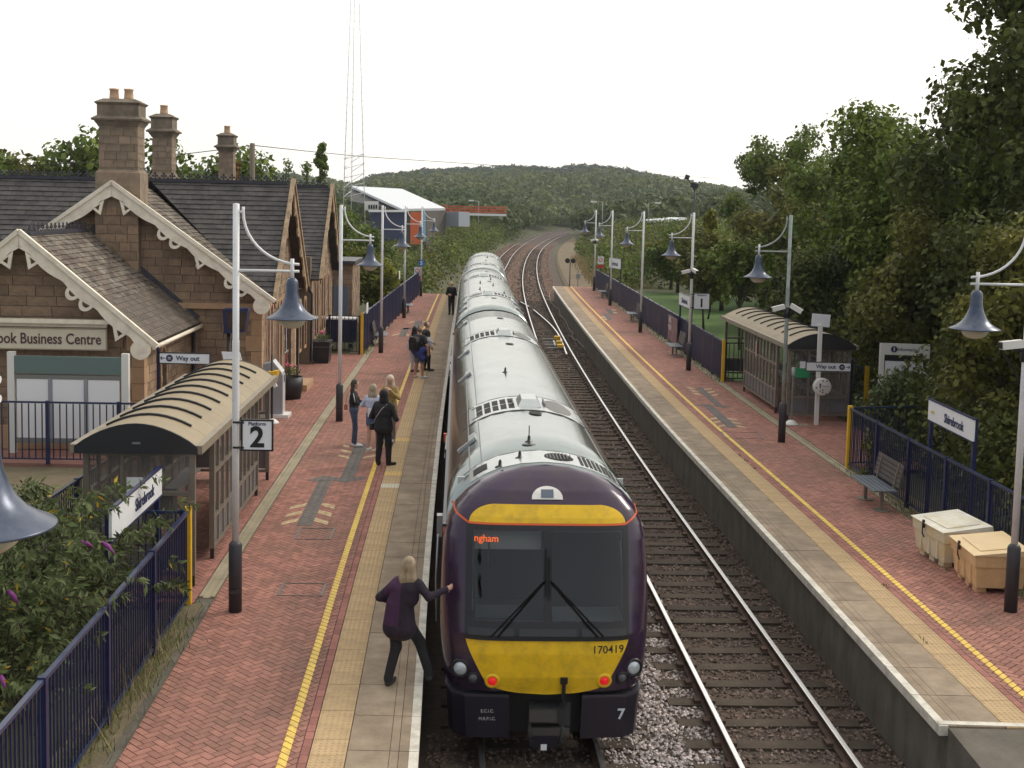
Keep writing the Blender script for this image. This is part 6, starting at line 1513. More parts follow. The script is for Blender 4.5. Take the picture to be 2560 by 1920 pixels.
def person(label, loc, rz, h=1.65, fem=True, top=(.02,)*3, bot=(.02,)*3, shoe=(.6,)*3, hair=(.05, .03, .02), hairstyle='long', feet=None, knees=None, lean=(0, 0), hands=None, elbows=None, sleeves='long', legs='long', hem=.0, loose=1.0, headturn=0, res=.0155, skin_c=(.55, .33, .24), coat=0, hood=False, backcol=None, sides=None, group=None):
    """local frame: faces +Y, x to the person's right is +X (so left hand is -X)"""
    s = h/1.68; sw = (.165 if fem else .19)*s; hw = .095*s; g = 1.0 if fem else 1.08
    M_s = mat('skin_%s' % (round(skin_c[0]*100)), skin_c, .6); M_t = mat('cloth_%d_%d_%d' % tuple(int(c*1000) for c in top), top, .85, var=.22, scale=7, bump=1.0, bscale=11); M_b = mat('cloth_%d_%d_%d' % tuple(int(c*1000) for c in bot), bot, .85, var=.22, scale=7, bump=1.0, bscale=11); M_f = mat('cloth_%d_%d_%d' % tuple(int(c*1000) for c in shoe), shoe, .7)
    M_k = mat('cloth_%d_%d_%d' % tuple(int(c*1000) for c in (backcol or top)), backcol or top, .85, var=.22, scale=7, bump=1.0, bscale=11); M_h = mat('hair_%d_%d_%d' % tuple(int(c*1000) for c in hair), hair, .55, var=.35, scale=25, stretch=(1, 1, .15))
    SK, T, B, Fm, K = 0, 1, 2, 3, 4
    lx, ly = lean; pel = Vector((0, 0, .92*s)); che = Vector((lx*.6, ly*.6, 1.24*s)); nk = Vector((lx, ly, 1.42*s)); hd = nk+Vector((0, .025*s, .155*s))
    feet = feet or [(-.10, 0), (.10, .02)]; knees = knees or [None, None]; pr = []
    # torso
    w1 = .085*g*loose*s
    pr += [(pel+Vector((-.055*s, 0, .01)), pel+Vector((.055*s, 0, .01)), .115*g*s, .115*g*s, B if not coat else T), (pel+Vector((-.03*s, 0, .10*s)), pel+Vector((.03*s, 0, .10*s)), .105*g*loose*s, .105*g*loose*s, T)]
    pr += [(che+Vector((-.07*s, -.01, -.06*s)), che+Vector((.07*s, -.01, -.06*s)), .105*g*loose*s, .105*g*loose*s, T), (che+Vector((-.09*s, -.005, .05*s)), che+Vector((.09*s, -.005, .05*s)), .098*g*loose*s, .098*g*loose*s, T)]
    pr += [(pel+Vector((0, 0, .05)), che, .115*g*loose*s, .115*g*loose*s, T), (nk+Vector((-sw*.75, 0, -.055*s)), nk+Vector((sw*.75, 0, -.055*s)), .062*s*loose, .062*s*loose, T)]
    if fem: pr += [(che+Vector((-.06*s, .085*s, -.01)), che+Vector((.06*s, .085*s, -.01)), .05*s, .05*s, T)]
    if coat: pr += [(pel+Vector((-.06*s, -.01, -coat)), pel+Vector((-.05*s, 0, .15)), .135*s*loose, .11*s*loose, K if backcol else T), (pel+Vector((.06*s, -.01, -coat)), pel+Vector((.05*s, 0, .15)), .135*s*loose, .11*s*loose, T)]
    # neck, head
    ct, st = math.cos(headturn), math.sin(headturn); fw = Vector((-st, ct, 0)); rt = Vector((ct, st, 0))
    pr += [(nk-Vector((0, 0, .03)), hd-Vector((0, 0, .04)), .05*s, .047*s, SK), (hd+Vector((0, 0, .02*s))-fw*.012*s, hd+Vector((0, 0, .045*s))-fw*.012*s, .083*s, .080*s, SK), (hd-Vector((0, 0, .045*s))+fw*.022*s, hd+Vector((0, 0, .02*s))+fw*.02*s, .052*s, .066*s, SK)]
    pr += [(hd-Vector((0, 0, .005*s))+fw*.085*s, hd+Vector((0, 0, .022*s))+fw*.078*s, .013*s, .010*s, SK)]
    for e in (-1, 1): pr += [(hd+rt*e*.078*s-Vector((0, 0, .01*s)), hd+rt*e*.080*s+Vector((0, 0, .02*s)), .014*s, .016*s, SK)]
    # legs
    for i, e in enumerate((-1, 1)):
        hip = pel+Vector((e*hw*.9, 0, -.04*s)); fx, fy = feet[i][:2]; fz = feet[i][2] if len(feet[i]) > 2 else 0; an = Vector((fx, fy-.02, .085*s+fz)); kn = Vector(knees[i]) if knees[i] else (hip+an)/2+Vector((0, .03*s, .01)); wl = loose
        if legs == 'long': pr += [(hip, kn, .088*g*s, .060*g*s*wl, B), (kn, an+Vector((0, 0, .02)), .058*g*s*wl, .044*s*wl**1.5, B)]
        elif legs == 'shorts': md = hip+(kn-hip)*.45; pr += [(hip, md, .09*g*s, .088*g*s, B), (md, kn, .072*g*s, .052*g*s, SK), (kn, kn+(an-kn)*.35, .052*s, .054*g*s, SK), (kn+(an-kn)*.35, an, .052*g*s, .034*s, SK)]
        elif legs == 'knee': md = hip+(kn-hip)*.8; pr += [(hip, md, .095*g*s, .088*g*s, B), (md, kn, .062*g*s, .056*g*s, SK), (kn, kn+(an-kn)*.35, .054*s, .06*g*s, SK), (kn+(an-kn)*.35, an, .058*g*s, .038*s, SK)]
        ft_ = feet[i][3] if len(feet[i]) > 3 else 0; dv = Vector((math.sin(ft_), math.cos(ft_), 0))
        pr += [(an-Vector((0, 0, .03)), Vector((fx, fy, .045*s+fz))-dv*.03*s, .042*s, .044*s, Fm), (Vector((fx, fy, .040*s+fz)), Vector((fx, fy, .036*s+fz))+dv*.15*s, .043*s, .034*s, Fm)]
    # arms
    for i, e in enumerate((-1, 1)):
        sh = nk+Vector((e*sw, 0, -.07*s)); el = Vector(elbows[i]) if elbows and elbows[i] else sh+Vector((e*.06*s, -.03, -.28*s)); wr = Vector(hands[i]) if hands and hands[i] else el+Vector((-e*.01, .06*s, -.24*s))
        aw = .05*g*s*loose; C = T
        if sleeves == 'long': pr += [(sh, el, aw*1.08, aw*.86, C), (el, wr, aw*.86, aw*.66, C)]
        elif sleeves == 'short': md = sh+(el-sh)*.6; pr += [(sh, md, aw*1.15, aw*1.08, C), (md, el, aw*.85, aw*.75, SK), (el, wr, aw*.75, aw*.5, SK)]
        else: pr += [(sh, el, aw*.85, aw*.7, SK), (el, wr, aw*.7, aw*.5, SK)]
        d = (wr-el).normalized(); nn = Vector((-e, .2, 0)); nn = (nn-d*nn.dot(d)).normalized(); hand(None, pr, SK, wr, d, nn, .45, s)
    V, Q, mi = surface_net(pr, res)
    if backcol is not None and sides != 'coat':    # block-coloured garments: lower half of the torso in the second colour
        C_ = V[Q].mean(1); 
    t = thing('person', label, 'person', loc, rz, group)
    cloth = [M_s, M_t, M_b, M_f, M_k]; o = link('body', npmesh('body', V, Q, cloth, True, mi), t)
    # face
    for e in (-1, 1):
        p = hd+fw*.074*s+rt*e*.030*s+Vector((0, 0, .022*s)); part('eye', MB().lathe([(.0, -.008*s), (.008*s, 0), (0, .008*s)], p, 8), M_BLK, t)
    part('mouth', MB().box(hd+fw*.079*s-Vector((0, 0, .036*s)), (.034*s, .012*s, .008*s), rz=headturn), mat('lips', (.38, .12, .10), .5), t)
    # hair
    hp_ = []; up = Vector((0, 0, 1)); cc = hd+up*.035*s-fw*.018*s
    if not hood:
        hp_ += [(cc, cc+up*.02*s, .091*s, .084*s, 0), (cc-fw*.02*s-up*.03*s, cc, .08*s, .086*s, 0)]
        if hairstyle == 'long':
            for e in (-1, -.33, .33, 1): hp_ += [(cc+rt*e*.055*s-fw*.025*s, cc+rt*e*.075*s-fw*.05*s-up*.17*s, .042*s, .045*s, 0), (cc+rt*e*.075*s-fw*.05*s-up*.17*s, cc+rt*e*.06*s-fw*.085*s-up*.40*s, .045*s, .018*s, 0)]
        elif hairstyle == 'front':
            for e in (-1, 1): hp_ += [(cc+rt*e*.07*s, cc+rt*e*.085*s+fw*.01*s-up*.17*s, .035*s, .042*s, 0), (cc+rt*e*.085*s+fw*.01*s-up*.17*s, cc+rt*e*.08*s+fw*.05*s-up*.33*s, .042*s, .02*s, 0)]
            hp_ += [(cc-fw*.04*s, cc-fw*.06*s-up*.2*s, .07*s, .055*s, 0)]
        elif hairstyle == 'short': hp_ = [(cc-fw*.008*s, cc+up*.012*s-fw*.008*s, .084*s, .080*s, 0)]
        elif hairstyle == 'topknot': hp_ = [(cc-fw*.008*s, cc+up*.012*s, .086*s, .082*s, 0), (cc+up*.06*s-fw*.03*s, cc+up*.13*s-fw*.06*s, .05*s, .02*s, 0)]
        Vh, Qh, _ = surface_net(hp_, .014, .02); c = Vh-np.array(hd); keep = []
        f_ = np.array(fw); face = (c@f_ > .045*s) & (c[:, 2] < (.062*s if hairstyle in ('short', 'topknot') else .058*s)) & (np.abs(c@np.array(rt)) < .058*s)
        Qh = Qh[~face[Qh].any(1)]; link('hair', npmesh('hair', Vh, Qh, M_h, True), t)
    else:
        Vh, Qh, _ = surface_net([(cc-fw*.02*s, cc+up*.01*s-fw*.02*s, .102*s, .098*s, 0), (cc-up*.09*s-fw*.02*s, cc-up*.13*s-fw*.01*s, .098*s, .11*s, 0)], .016, .03); c = Vh-np.array(hd)
        face = (c@np.array(fw) > .06*s) & (c[:, 2] < .07*s); Qh = Qh[~face[Qh].any(1)]; link('hood', npmesh('hood', Vh, Qh, M_t, True), t)
    return t, dict(s=s, nk=nk, che=che, pel=pel, hd=hd)
BLKC = (.014, .013, .016)
# member of staff stepping into the cab
g = G(985, 1712)
p1, J = person('blonde woman in dark purple uniform jacket and black trousers stepping across to board the train', (g[0]+.06, g[1], PZ), math.radians(-22), 1.62, True, (.020, .011, .024), BLKC, (.03, .03, .03), (.30, .23, .145), 'long',
    feet=[(-.11, -.06), (.31, .24, .03, -.3)], knees=[(-.06, .03, .48), (.18, .20, .53)], lean=(.09, .04), hands=[(-.14, .16, 1.0), (.50, .26, 1.22)], elbows=[(-.27, -.03, 1.10), (.38, .04, 1.17)], coat=.14, loose=1.22, res=.0125, headturn=.2)
part('purple_back_panel', MB(), None, p1) if False else None
# waiting group nearest
g = G(884, 1116); p2, J = person('dark-haired woman in black striped top and blue jeans with white trainers, standing side-on', (g[0], g[1], PZ), math.radians(-88), 1.66, True, (.018, .016, .018), (.06, .085, .15), (.75, .75, .76), (.035, .022, .016), 'long',
    hands=[(-.12, .36, 1.08), (.10, .38, 1.12)], elbows=[(-.22, .10, 1.10), (.20, .10, 1.10)], feet=[(-.07, 0), (.07, .06)])
for x in (-.05, .0, .05): part('white_stripe', MB().tube([(x*1.6, -.105, 1.33), (x*1.9, -.122, 1.20), (x*1.7, -.125, 1.06)], .006, 5), M_SIGNW, p2)
for e in (-1, 1): part('sleeve_stripe', MB().tube([(e*.205, .0, 1.36), (e*.27, .05, 1.15)], .008, 5), M_SIGNW, p2)
bag = single('shoulder_bag', MB().box((0, 0, 0), (.09, .18, .14)).tube([(0, -.07, .07), (.03, 0, .32), (0, .07, .07)], .008, 5), mat('tan_leather', (.38, .17, .10), .5), 'small tan bag behind the waist of the woman in the striped top', 'bag', (g[0]-.20, g[1]-.02, PZ+1.0), .1)
g = G(931, 1128); p3, J = person('woman with long fair hair, pale blue jacket and denim shorts seen from behind', (g[0], g[1], PZ), math.radians(-12), 1.63, True, (.50, .55, .68), (.09, .14, .26), (.74, .75, .78), (.33, .27, .18), 'long', legs='shorts',
    hands=[(-.10, .24, 1.08), (.12, .26, 1.10)], elbows=[(-.29, .02, 1.12), (.29, .02, 1.12)], coat=.0, loose=1.14, feet=[(-.10, 0), (.12, .03)])
single('white_handbag', MB().box((0, 0, 0), (.16, .05, .20)).tube([(-.06, 0, .1), (.0, .05, .50), (.06, 0, .1)], .006, 5), M_SIGNW, 'white handbag hanging at the back of the woman in the pale blue jacket', 'bag', (g[0]-.02, g[1]-.17, PZ+.98), 0)
g = G(972, 1112); p4, J = person('blonde woman in a mustard blazer facing the camera with hands raised to her chin', (g[0]-.02, g[1]+.35, PZ), math.radians(172), 1.70, True, (.36, .25, .09), (.20, .18, .16), (.5, .5, .5), (.60, .52, .38), 'front',
    hands=[(-.05, .22, 1.36), (.03, .23, 1.33)], elbows=[(-.26, .14, 1.16), (.25, .14, 1.16)], coat=.12, loose=1.06)
g = G(958, 1163); p5, J = person('person in black hooded top and black joggers with a crossbody strap, back to the camera', (g[0], g[1], PZ), math.radians(-25), 1.74, False, BLKC, BLKC, (.03, .03, .032), (.02, .02, .02), 'short', hood=True,
    hands=[(-.16, .22, 1.04), (.20, .26, 1.04)], elbows=[(-.32, -.02, 1.12), (.32, .0, 1.12)], coat=.06, loose=1.24, feet=[(-.12, -.02, 0, -.3), (.13, .04, 0, .6)])
part('bag_strap', MB().tube([(.13, -.08, 1.44), (.04, -.155, 1.35), (-.10, -.165, 1.15), (-.22, -.10, .98)], .011, 6), mat('strap_grey', (.35, .35, .36), .6), p5); part('crossbody_bag', MB().box((-.25, -.05, .90), (.08, .20, .15)), M_BLK, p5)
# second group
g = G(1047, 945); p6, J = person('large man in black T-shirt and grey shorts with blue jacket tied at the waist', (g[0], g[1], PZ), math.radians(-35), 1.78, False, (.022, .020, .024), (.19, .18, .20), (.7, .72, .76), (.20, .13, .09), 'topknot', legs='knee', sleeves='short', loose=1.30, skin_c=(.46, .26, .19), feet=[(-.15, 0, 0, -.2), (.15, .03, 0, .5)], elbows=[(-.33, -.02, 1.16), (.36, .0, 1.16)], hands=[(-.30, .12, .95), (.38, .04, .92)])
single('backpack', MB().prism([(-.16, -.22), (.16, -.22), (.18, .10), (.12, .24), (-.12, .24), (-.18, .10)], lambda u, v, w: Vector((u, w, v)), -.11, .11).box((0, -.13, -.08), (.24, .05, .2)), mat('backpack_black', (.018, .016, .018), .7), 'black backpack worn by the large man in the black T-shirt', 'backpack', (g[0]-.15, g[1]-.20, PZ+1.22), math.radians(-35))
V, Q, mi = surface_net([((-.16, -.04, .98), (.18, -.04, .98), .15, .15, 0), ((.05, -.10, .92), (.20, -.06, .72), .15, .12, 0), ((-.10, -.08, .92), (-.02, -.08, .80), .13, .10, 0)], .018); o = link('tied_jacket', npmesh('tied_jacket', V, Q, mat('royal_blue_cloth', (.03, .05, .22), .8, var=.2, scale=9), True), p6)
g = G(1036, 935); p7, J = person('woman with long black hair half hidden behind the man with the backpack', (g[0]-.05, g[1]+.55, PZ), math.radians(-20), 1.64, True, (.40, .30, .34), (.42, .48, .56), (.06, .05, .07), (.012, .010, .012), 'long')
single('shopping_bag', MB().box((0, 0, 0), (.14, .22, .26)), mat('pale_blue_cloth', (.45, .50, .58), .8), 'pale blue bag hanging beside the woman with black hair', 'bag', (g[0]-.22, g[1]+.35, PZ+.95), .2)
g = G(1064, 927); p8, J = person('man with cropped hair in black and white jacket and black joggers, looking right', (g[0], g[1], PZ), math.radians(-65), 1.78, False, (.60, .65, .74), BLKC, (.035, .035, .035), (.14, .09, .06), 'short', loose=1.16, elbows=[(-.20, .10, 1.15), (.28, .0, 1.14)], hands=[(-.12, .30, 1.02), (.27, .10, .92)], feet=[(-.09, 0), (.10, .10)])
o = [c for c in p8.children if c.name.startswith('body')][0]; me = o.data; me.materials.append(mat('jacket_black', BLKC, .8))
for p_ in me.polygons:
    if p_.material_index == 1 and p_.center.z > 1.27: p_.material_index = 5
g = G(1128, 786); p9, J = person('distant man in black with clasped hands standing by the rear of the train', (g[0], g[1], PZ), math.radians(165), 1.80, False, BLKC, BLKC, (.02, .02, .02), (.20, .16, .13), 'short', loose=1.15, hands=[(-.03, .24, 1.12), (.03, .25, 1.10)], elbows=[(-.27, .03, 1.12), (.27, .03, 1.12)], res=.018)
# uniform jacket: lighter purple panel on the left of the back
o = [c for c in p1.children if c.name.startswith('body')][0]; me = o.data; me.materials.append(mat('uniform_purple', (.050, .015, .055), .8))
for p_ in me.polygons:
    if p_.material_index in (1, 4) and p_.center.x < .22 and p_.center.x > -.03 and p_.center.y < .16 and p_.center.z > .82 and p_.normal.x > -.2 and False: p_.material_index = 5
    if p_.material_index in (1, 4) and .80 < p_.center.z < 1.42 and p_.normal.y < .25 and p_.center.x < .06 and p_.center.y < .12 and p_.center.x > -.185 and p_.normal.x > -.85: p_.material_index = 5
# ================================================================== VEGETATION
L_MID = leafmat('leaf_mid_green', (.17, .225, .036), (.075, .115, .022), .5)
L_DARK = leafmat('leaf_dark_green', (.105, .125, .026), (.045, .060, .015), .5)
L_YEL = leafmat('leaf_yellow_green', (.26, .25, .03), (.11, .14, .025), .5)
L_OLIVE = leafmat('leaf_olive', (.18, .178, .036), (.08, .092, .022), .5)
L_CONIF = leafmat('leaf_conifer', (.030, .055, .028), (.020, .038, .02))
L_BUD = leafmat('leaf_buddleia', (.13, .165, .065), (.060, .080, .028), .5)
L_GOLD = leafmat('leaf_golden', (.55, .36, .03), (.35, .25, .03), .3)
L_MAPLE = leafmat('leaf_maple', (.18, .17, .03), (.075, .09, .02), .5)
L_RUST = leafmat('leaf_rusty', (.30, .12, .04), (.16, .10, .04), .4)
def crown_blobs(kind, R, zb, zt, seed):
    r = np.random.default_rng(seed); B = []; H = zt-zb; zc = (zb+zt)/2
    if kind == 'cone':
        for k in range(34): t = r.uniform(0, 1)**.8; rr = R*(1-t)*.85+.15; a = r.uniform(0, 6.28); q = rr*r.uniform(.3, .8); B.append(((q*math.cos(a), q*math.sin(a), zb+t*H), max(.25, rr*.42)))
    elif kind == 'airy':
        for k in range(46):
            d = r.normal(size=3); d /= np.linalg.norm(d); d[2] = abs(d[2])*.9-.15; q = r.uniform(.55, 1.0); B.append(((d[0]*R*q, d[1]*R*q, zb+H*.33+d[2]*H*.86*q), R*r.uniform(.13, .22)))
    else:
        n = 75
        for k in range(n):
            d = r.normal(size=3); d /= np.linalg.norm(d); q = r.uniform(.25, .93)*(1+.12*math.sin(3*math.atan2(d[1], d[0])+seed)); B.append(((d[0]*R*q, d[1]*R*q, zc+d[2]*H/2*q), R*r.uniform(.15, .33)))
    return B
def tree(name, label, x, y, R, zt, zb=None, kind='round', n=7000, size=.3, m=None, seed=1, group=None, trunk=True, cat='tree', r0=.16, z0=None):
    z0 = float(gz(x, y)) if z0 is None else z0; t = thing(name, label, cat, (x, y, z0), 0, group); zt -= z0; zb = (zt*.3 if zb is None else zb-z0)
    B = crown_blobs(kind, R, zb, zt, seed); rr = random.Random(seed)
    leafobj('crown', B, n, size, m or L_MID, t, seed, kind=None, shell=.15)
    if trunk:
        top = zb+(zt-zb)*.75; bx, by = rr.uniform(-.3, .3), rr.uniform(-.3, .3); mb = MB().tube([(0, 0, -.2), (bx*.3, by*.3, zb*.6), (bx, by, zb+(zt-zb)*.4), (bx, by, top)], [r0, r0*.8, r0*.5, r0*.15], 7); part('trunk', mb, M_BARK, t)
        mb = MB()
        for (c, q) in B[::2 if kind == 'airy' else 4]:
            hb = zb*.7+(zt-zb)*.25*rr.random(); mb.tube([(bx*.5, by*.5, hb), (c[0]*.5+bx*.3, c[1]*.5, hb+(c[2]-hb)*.6), c], [r0*.32, r0*.2, .02], 5, caps=False)
        part('limb', mb, M_BARK, t, kind='stuff')
    return t
# --- right side, near to far
tree('maple_tree', 'yellow-green maple leaning over the near right railing behind the lamp shade', 11.5, 26.0, 2.6, 8.0, 1.6, n=34000, size=.14, m=L_MAPLE, seed=3)
tree('large_tree', 'tallest dark tree rising out of the top right corner', 15.6, 33.5, 5.0, 14.0, 1.5, n=74000, size=.22, m=L_DARK, seed=4, r0=.3)
tree('large_tree', 'tall mid-green tree left of the tallest one at upper right', 14.9, 43.5, 3.9, 12.7, 1.5, n=40000, size=.21, m=L_MID, seed=5, r0=.25)
tree('large_tree', 'rounded green tree whose top rises behind the grey-green lamp post', 15.9, 54, 3.6, 11.3, 1.2, n=28000, size=.23, m=L_MID, seed=6)
tree('ash_tree', 'open-crowned ash tree with visible branches against the sky, leftmost tall tree on the right', 20.2, 87, 5.6, 13.4, 5.2, 'airy', n=15000, size=.26, m=L_MID, seed=7, r0=.25)
tree('large_tree', 'green tree filling the skyline just left of the tallest tree', 14.6, 38, 3.1, 12.3, 1.2, n=34000, size=.2, m=L_MID, seed=19, r0=.22)
tree('leafy_tree', 'dark leafy tree directly behind the right shelter', 12.3, 46, 2.9, 6.8, .9, n=22000, size=.19, m=L_DARK, seed=8)
tree('leafy_tree', 'dark leafy tree behind the white information board', 12.6, 36.5, 2.7, 7.6, .9, n=24000, size=.17, m=L_OLIVE, seed=9)
tree('leafy_tree', 'dark leafy tree behind the near Shirebrook name sign', 13.2, 29.6, 2.9, 8.2, .8, n=26000, size=.16, m=L_DARK, seed=10)
tree('leafy_tree', 'olive leafy tree filling the gap right of the ash tree', 15.0, 66, 3.5, 9.3, 1, n=16000, size=.26, m=L_OLIVE, seed=11)
tree('young_tree', 'slim young tree with bare lower trunk on the lawn left of the right shelter', 10.2, 54.5, 1.7, 6.0, 3.2, n=4000, size=.22, m=L_MID, seed=13, r0=.07)
tree('young_tree', 'young pale green tree on the lawn behind the Platform 1 sign', 10.0, 63.5, 1.7, 5.6, 2.2, n=3800, size=.24, m=L_OLIVE, seed=14, r0=.07)
tree('young_tree', 'narrow yellowish tree beyond the lawn right of the Platform 1 post', 11.2, 70, 1.3, 7.0, 1.4, 'cone', n=3800, size=.24, m=L_YEL, seed=15, r0=.07)
tree('shrub', 'small-leaved shrub beside the right shelter overhanging the railing', 10.0, 31.0, 1.2, 3.1, .8, n=6000, size=.12, m=L_BUD, seed=16, trunk=False, cat='shrub')
tree('shrub', 'spreading shrub in front of the white information board', 11.1, 33.2, 1.3, 2.7, .8, n=6500, size=.13, m=L_OLIVE, seed=17, trunk=False, cat='shrub')
tree('shrub', 'low shrub growing through the near right railing behind the bench', 8.5, 27.4, .55, 2.2, .9, n=1800, size=.10, m=L_OLIVE, seed=18, trunk=False, cat='shrub')
# information board half hidden by leaves
p = D(2250, 930, 34.4); t = thing('information_board', 'tall white information board half hidden by leaves behind the right railing', 'notice board', (p[0]+.1, 34.4, PZ), -.1)
h = D(2200, 858, 34.4)[2]-PZ
part('frame', MB().box((-.62, 0, h/2), (.13, .1, h)).box((.62, 0, h/2), (.13, .1, h)).box((0, 0, h-.16), (1.2, .09, .32)), M_WINW, t); part('header_band', MB().box((.04, -.052, h-.42), (1.0, .02, .14)), M_BLK, t)
part('display_panel', MB().box((0, -.03, h-1.1), (1.05, .05, 1.2)), M_SIGNW, t); part('lower_panel', MB().box((0, -.02, h-2.1), (1.05, .05, .7)), mat('frosted_panel', (.35, .40, .43), .3), t)
part('symbol', MB().lathe([(.09, .0), (.09, .01)], (-.30, -.05, h-.16), 16, 'Y'), M_INK, t); text('lettering', 'i', .15, M_SIGNW, t, (-.30, -.066, h-.16), bold=.006); text('lettering', 'Information', .13, M_INK, t, (.1, -.052, h-.16))
# --- mid-distance trees share four crown shapes
def crownmesh(kind, seed, m, n=9500, size=.27, R=3.0, H=6.0):
    V, F4 = leaf_arrays(crown_blobs(kind, R, H*.08, H, seed), n, size, seed, shell=.15); return npmesh('crown', V, F4, m)
CR = {'mid': [crownmesh('round', s, L_MID) for s in (31, 32)], 'olive': [crownmesh('round', s, L_OLIVE) for s in (33, 34)], 'dark': [crownmesh('round', s, L_DARK) for s in (35, 36)], 'yel': [crownmesh('round', 37, L_YEL)]}
TRK = MB().tube([(0, 0, -.5), (0, 0, 2), (.1, 0, 4)], [.16, .12, .04], 6).mesh('trunk', M_BARK)
def mtree(x, y, top, R, col, label, group, cat='tree', nm='bank_tree'):
    z0 = float(gz(x, y)); t = thing(nm, label, cat, (x, y, z0), 0, group); s = max(.2, (top-z0)/6.0); r = random.Random(int(x*31+y*17))
    c = link('crown', r.choice(CR[col]), t); c.scale = (R/3.0, R/3.0, s); c.rotation_euler = (0, 0, r.uniform(0, 6.3)); link('trunk', TRK, t).scale = (1, 1, s)
def bank(name, label, pts, n, size, ms, seed):
    for q, m in enumerate(ms):
        B = [((x, y, float(gz(x, y))+max(.3, (tp-float(gz(x, y)))*f)), rr_) for (x, y, tp, R) in pts[q::len(ms)] for f, rr_ in ((.25, R), (.62, R*.85), (.86, R*.55))]
        o = leafobj(name, B, n//len(ms), size, m, None, seed+q, shell=.2); tag(o, label % ['darker', 'olive', 'lighter'][q], 'scrub', kind='stuff')
def toplim(x, y, tbl):
    xd = 1106+2640*x/y; lim = np.interp(xd, [t[0] for t in tbl], [t[1] for t in tbl]); return ZC-(lim-444)/2640*y
r = random.Random(5); pts = []; y = 87.5
while y < 300:
    for k in range(7):
        x = float(TL(y))-(4.6 if y > 94 else 5.4)-k*2.5-r.uniform(0, .9)-(1.0 if y < 92 else 0); tp = min(toplim(x, y, [(860, 600), (900, 560), (930, 505), (1000, 474), (1060, 464), (1400, 462)])+r.uniform(-1.3, .3)*y/130, 2.6+k*1.3+r.uniform(-.5, .6) if k < 3 else 9)
        if tp < .8: tp = .9
        pts.append((x, y+r.uniform(-1, 1), tp, r.uniform(.8, 2.0)*(1+y/400)))
    y += 2.3+y*.012
r.shuffle(pts); bank('scrub', '%s green scrub covering the bank left of the tracks beyond the left platform', pts, 78000, .30, (L_DARK, L_OLIVE, L_MID), 61)
pts = []; y = 99
while y < 300:
    for k in range(8):
        x = max(float(TR(y))+7.6, .062*y+1.6)+k*2.7+r.uniform(0, 1); tp = min(3.0+k*1.1, toplim(x, y, [(1200, 470), (1560, 462), (1800, 455)])+r.uniform(-.6, .3))
        pts.append((x, y+r.uniform(-1, 1), max(tp, 1.2), r.uniform(1.1, 1.8)*(1+y/400)))
    y += 2.6+y*.012
r.shuffle(pts); bank('scrub', '%s green scrub covering the bank right of the tracks beyond the right platform', pts, 78000, .32, (L_MID, L_OLIVE, L_DARK), 71)
pts = []
for y in np.arange(11, 30, 1.3):
    for k in range(3): pts.append((9.9+k*1.5+r.uniform(-.3, .3)+(12-y)*.0, y, 3.0+k*.8+r.uniform(-.4, .4), r.uniform(.7, 1.1)))
bank('undergrowth', '%s undergrowth behind the near right railing', pts, 34000, .14, (L_DARK, L_OLIVE), 81)
pts = [(x+r.uniform(-.5, .5), y+r.uniform(-.5, .5), 3.0+.10*(x-9), r.uniform(1.0, 1.5)) for y in np.arange(31, 48, 2.0) for x in (11.5, 13.5, 15.5)]
bank('undergrowth', '%s undergrowth behind the right shelter', pts, 22000, .18, (L_DARK, L_OLIVE), 91)
WOOD = [(13.5, 84, 6.0, 3, 'olive', 'olive tree just behind the far blue fence near the third lamp post'), (12.4, 92, 5.6, 2.8, 'mid', 'green tree nearest the far end of the right fence'), (16.5, 78, 6.6, 3, 'dark', 'dark tree between the Platform 1 post and the ash tree'), (21, 74, 8, 3.4, 'mid', 'green tree directly below the ash tree crown'),
 (24, 92, 6.0, 3.0, 'olive', 'olive tree seen through the ash tree branches'), (27, 80, 9, 4, 'mid', 'broad green tree right of the ash tree'), (24, 60, 10.5, 4, 'mid', 'high green tree filling the gap beside the tallest tree'), (30, 70, 10, 4, 'dark', 'dark tree deep in the wood behind the tallest tree'),
 (13, 76, 5.4, 2.4, 'yel', 'small yellow-green tree beside the Platform 1 post'), (29, 110, 7.5, 4, 'mid', 'distant green tree left of the ash tree trunk'), (34, 125, 8, 4, 'olive', 'distant olive tree at the left edge of the wood'), (38, 150, 8, 5, 'mid', 'large distant tree by the dark signal mast'), (46, 180, 9, 5, 'mid', 'farthest round tree of the wood near the depot roof'), (12.8, 99, 5.2, 2.6, 'olive', 'low olive tree beyond the end of the right fence')]
for (x, y, top, R, c, lab) in WOOD: mtree(x, y, top, R, c, lab, 'trees in the wood behind the right fence', nm='wood_tree')
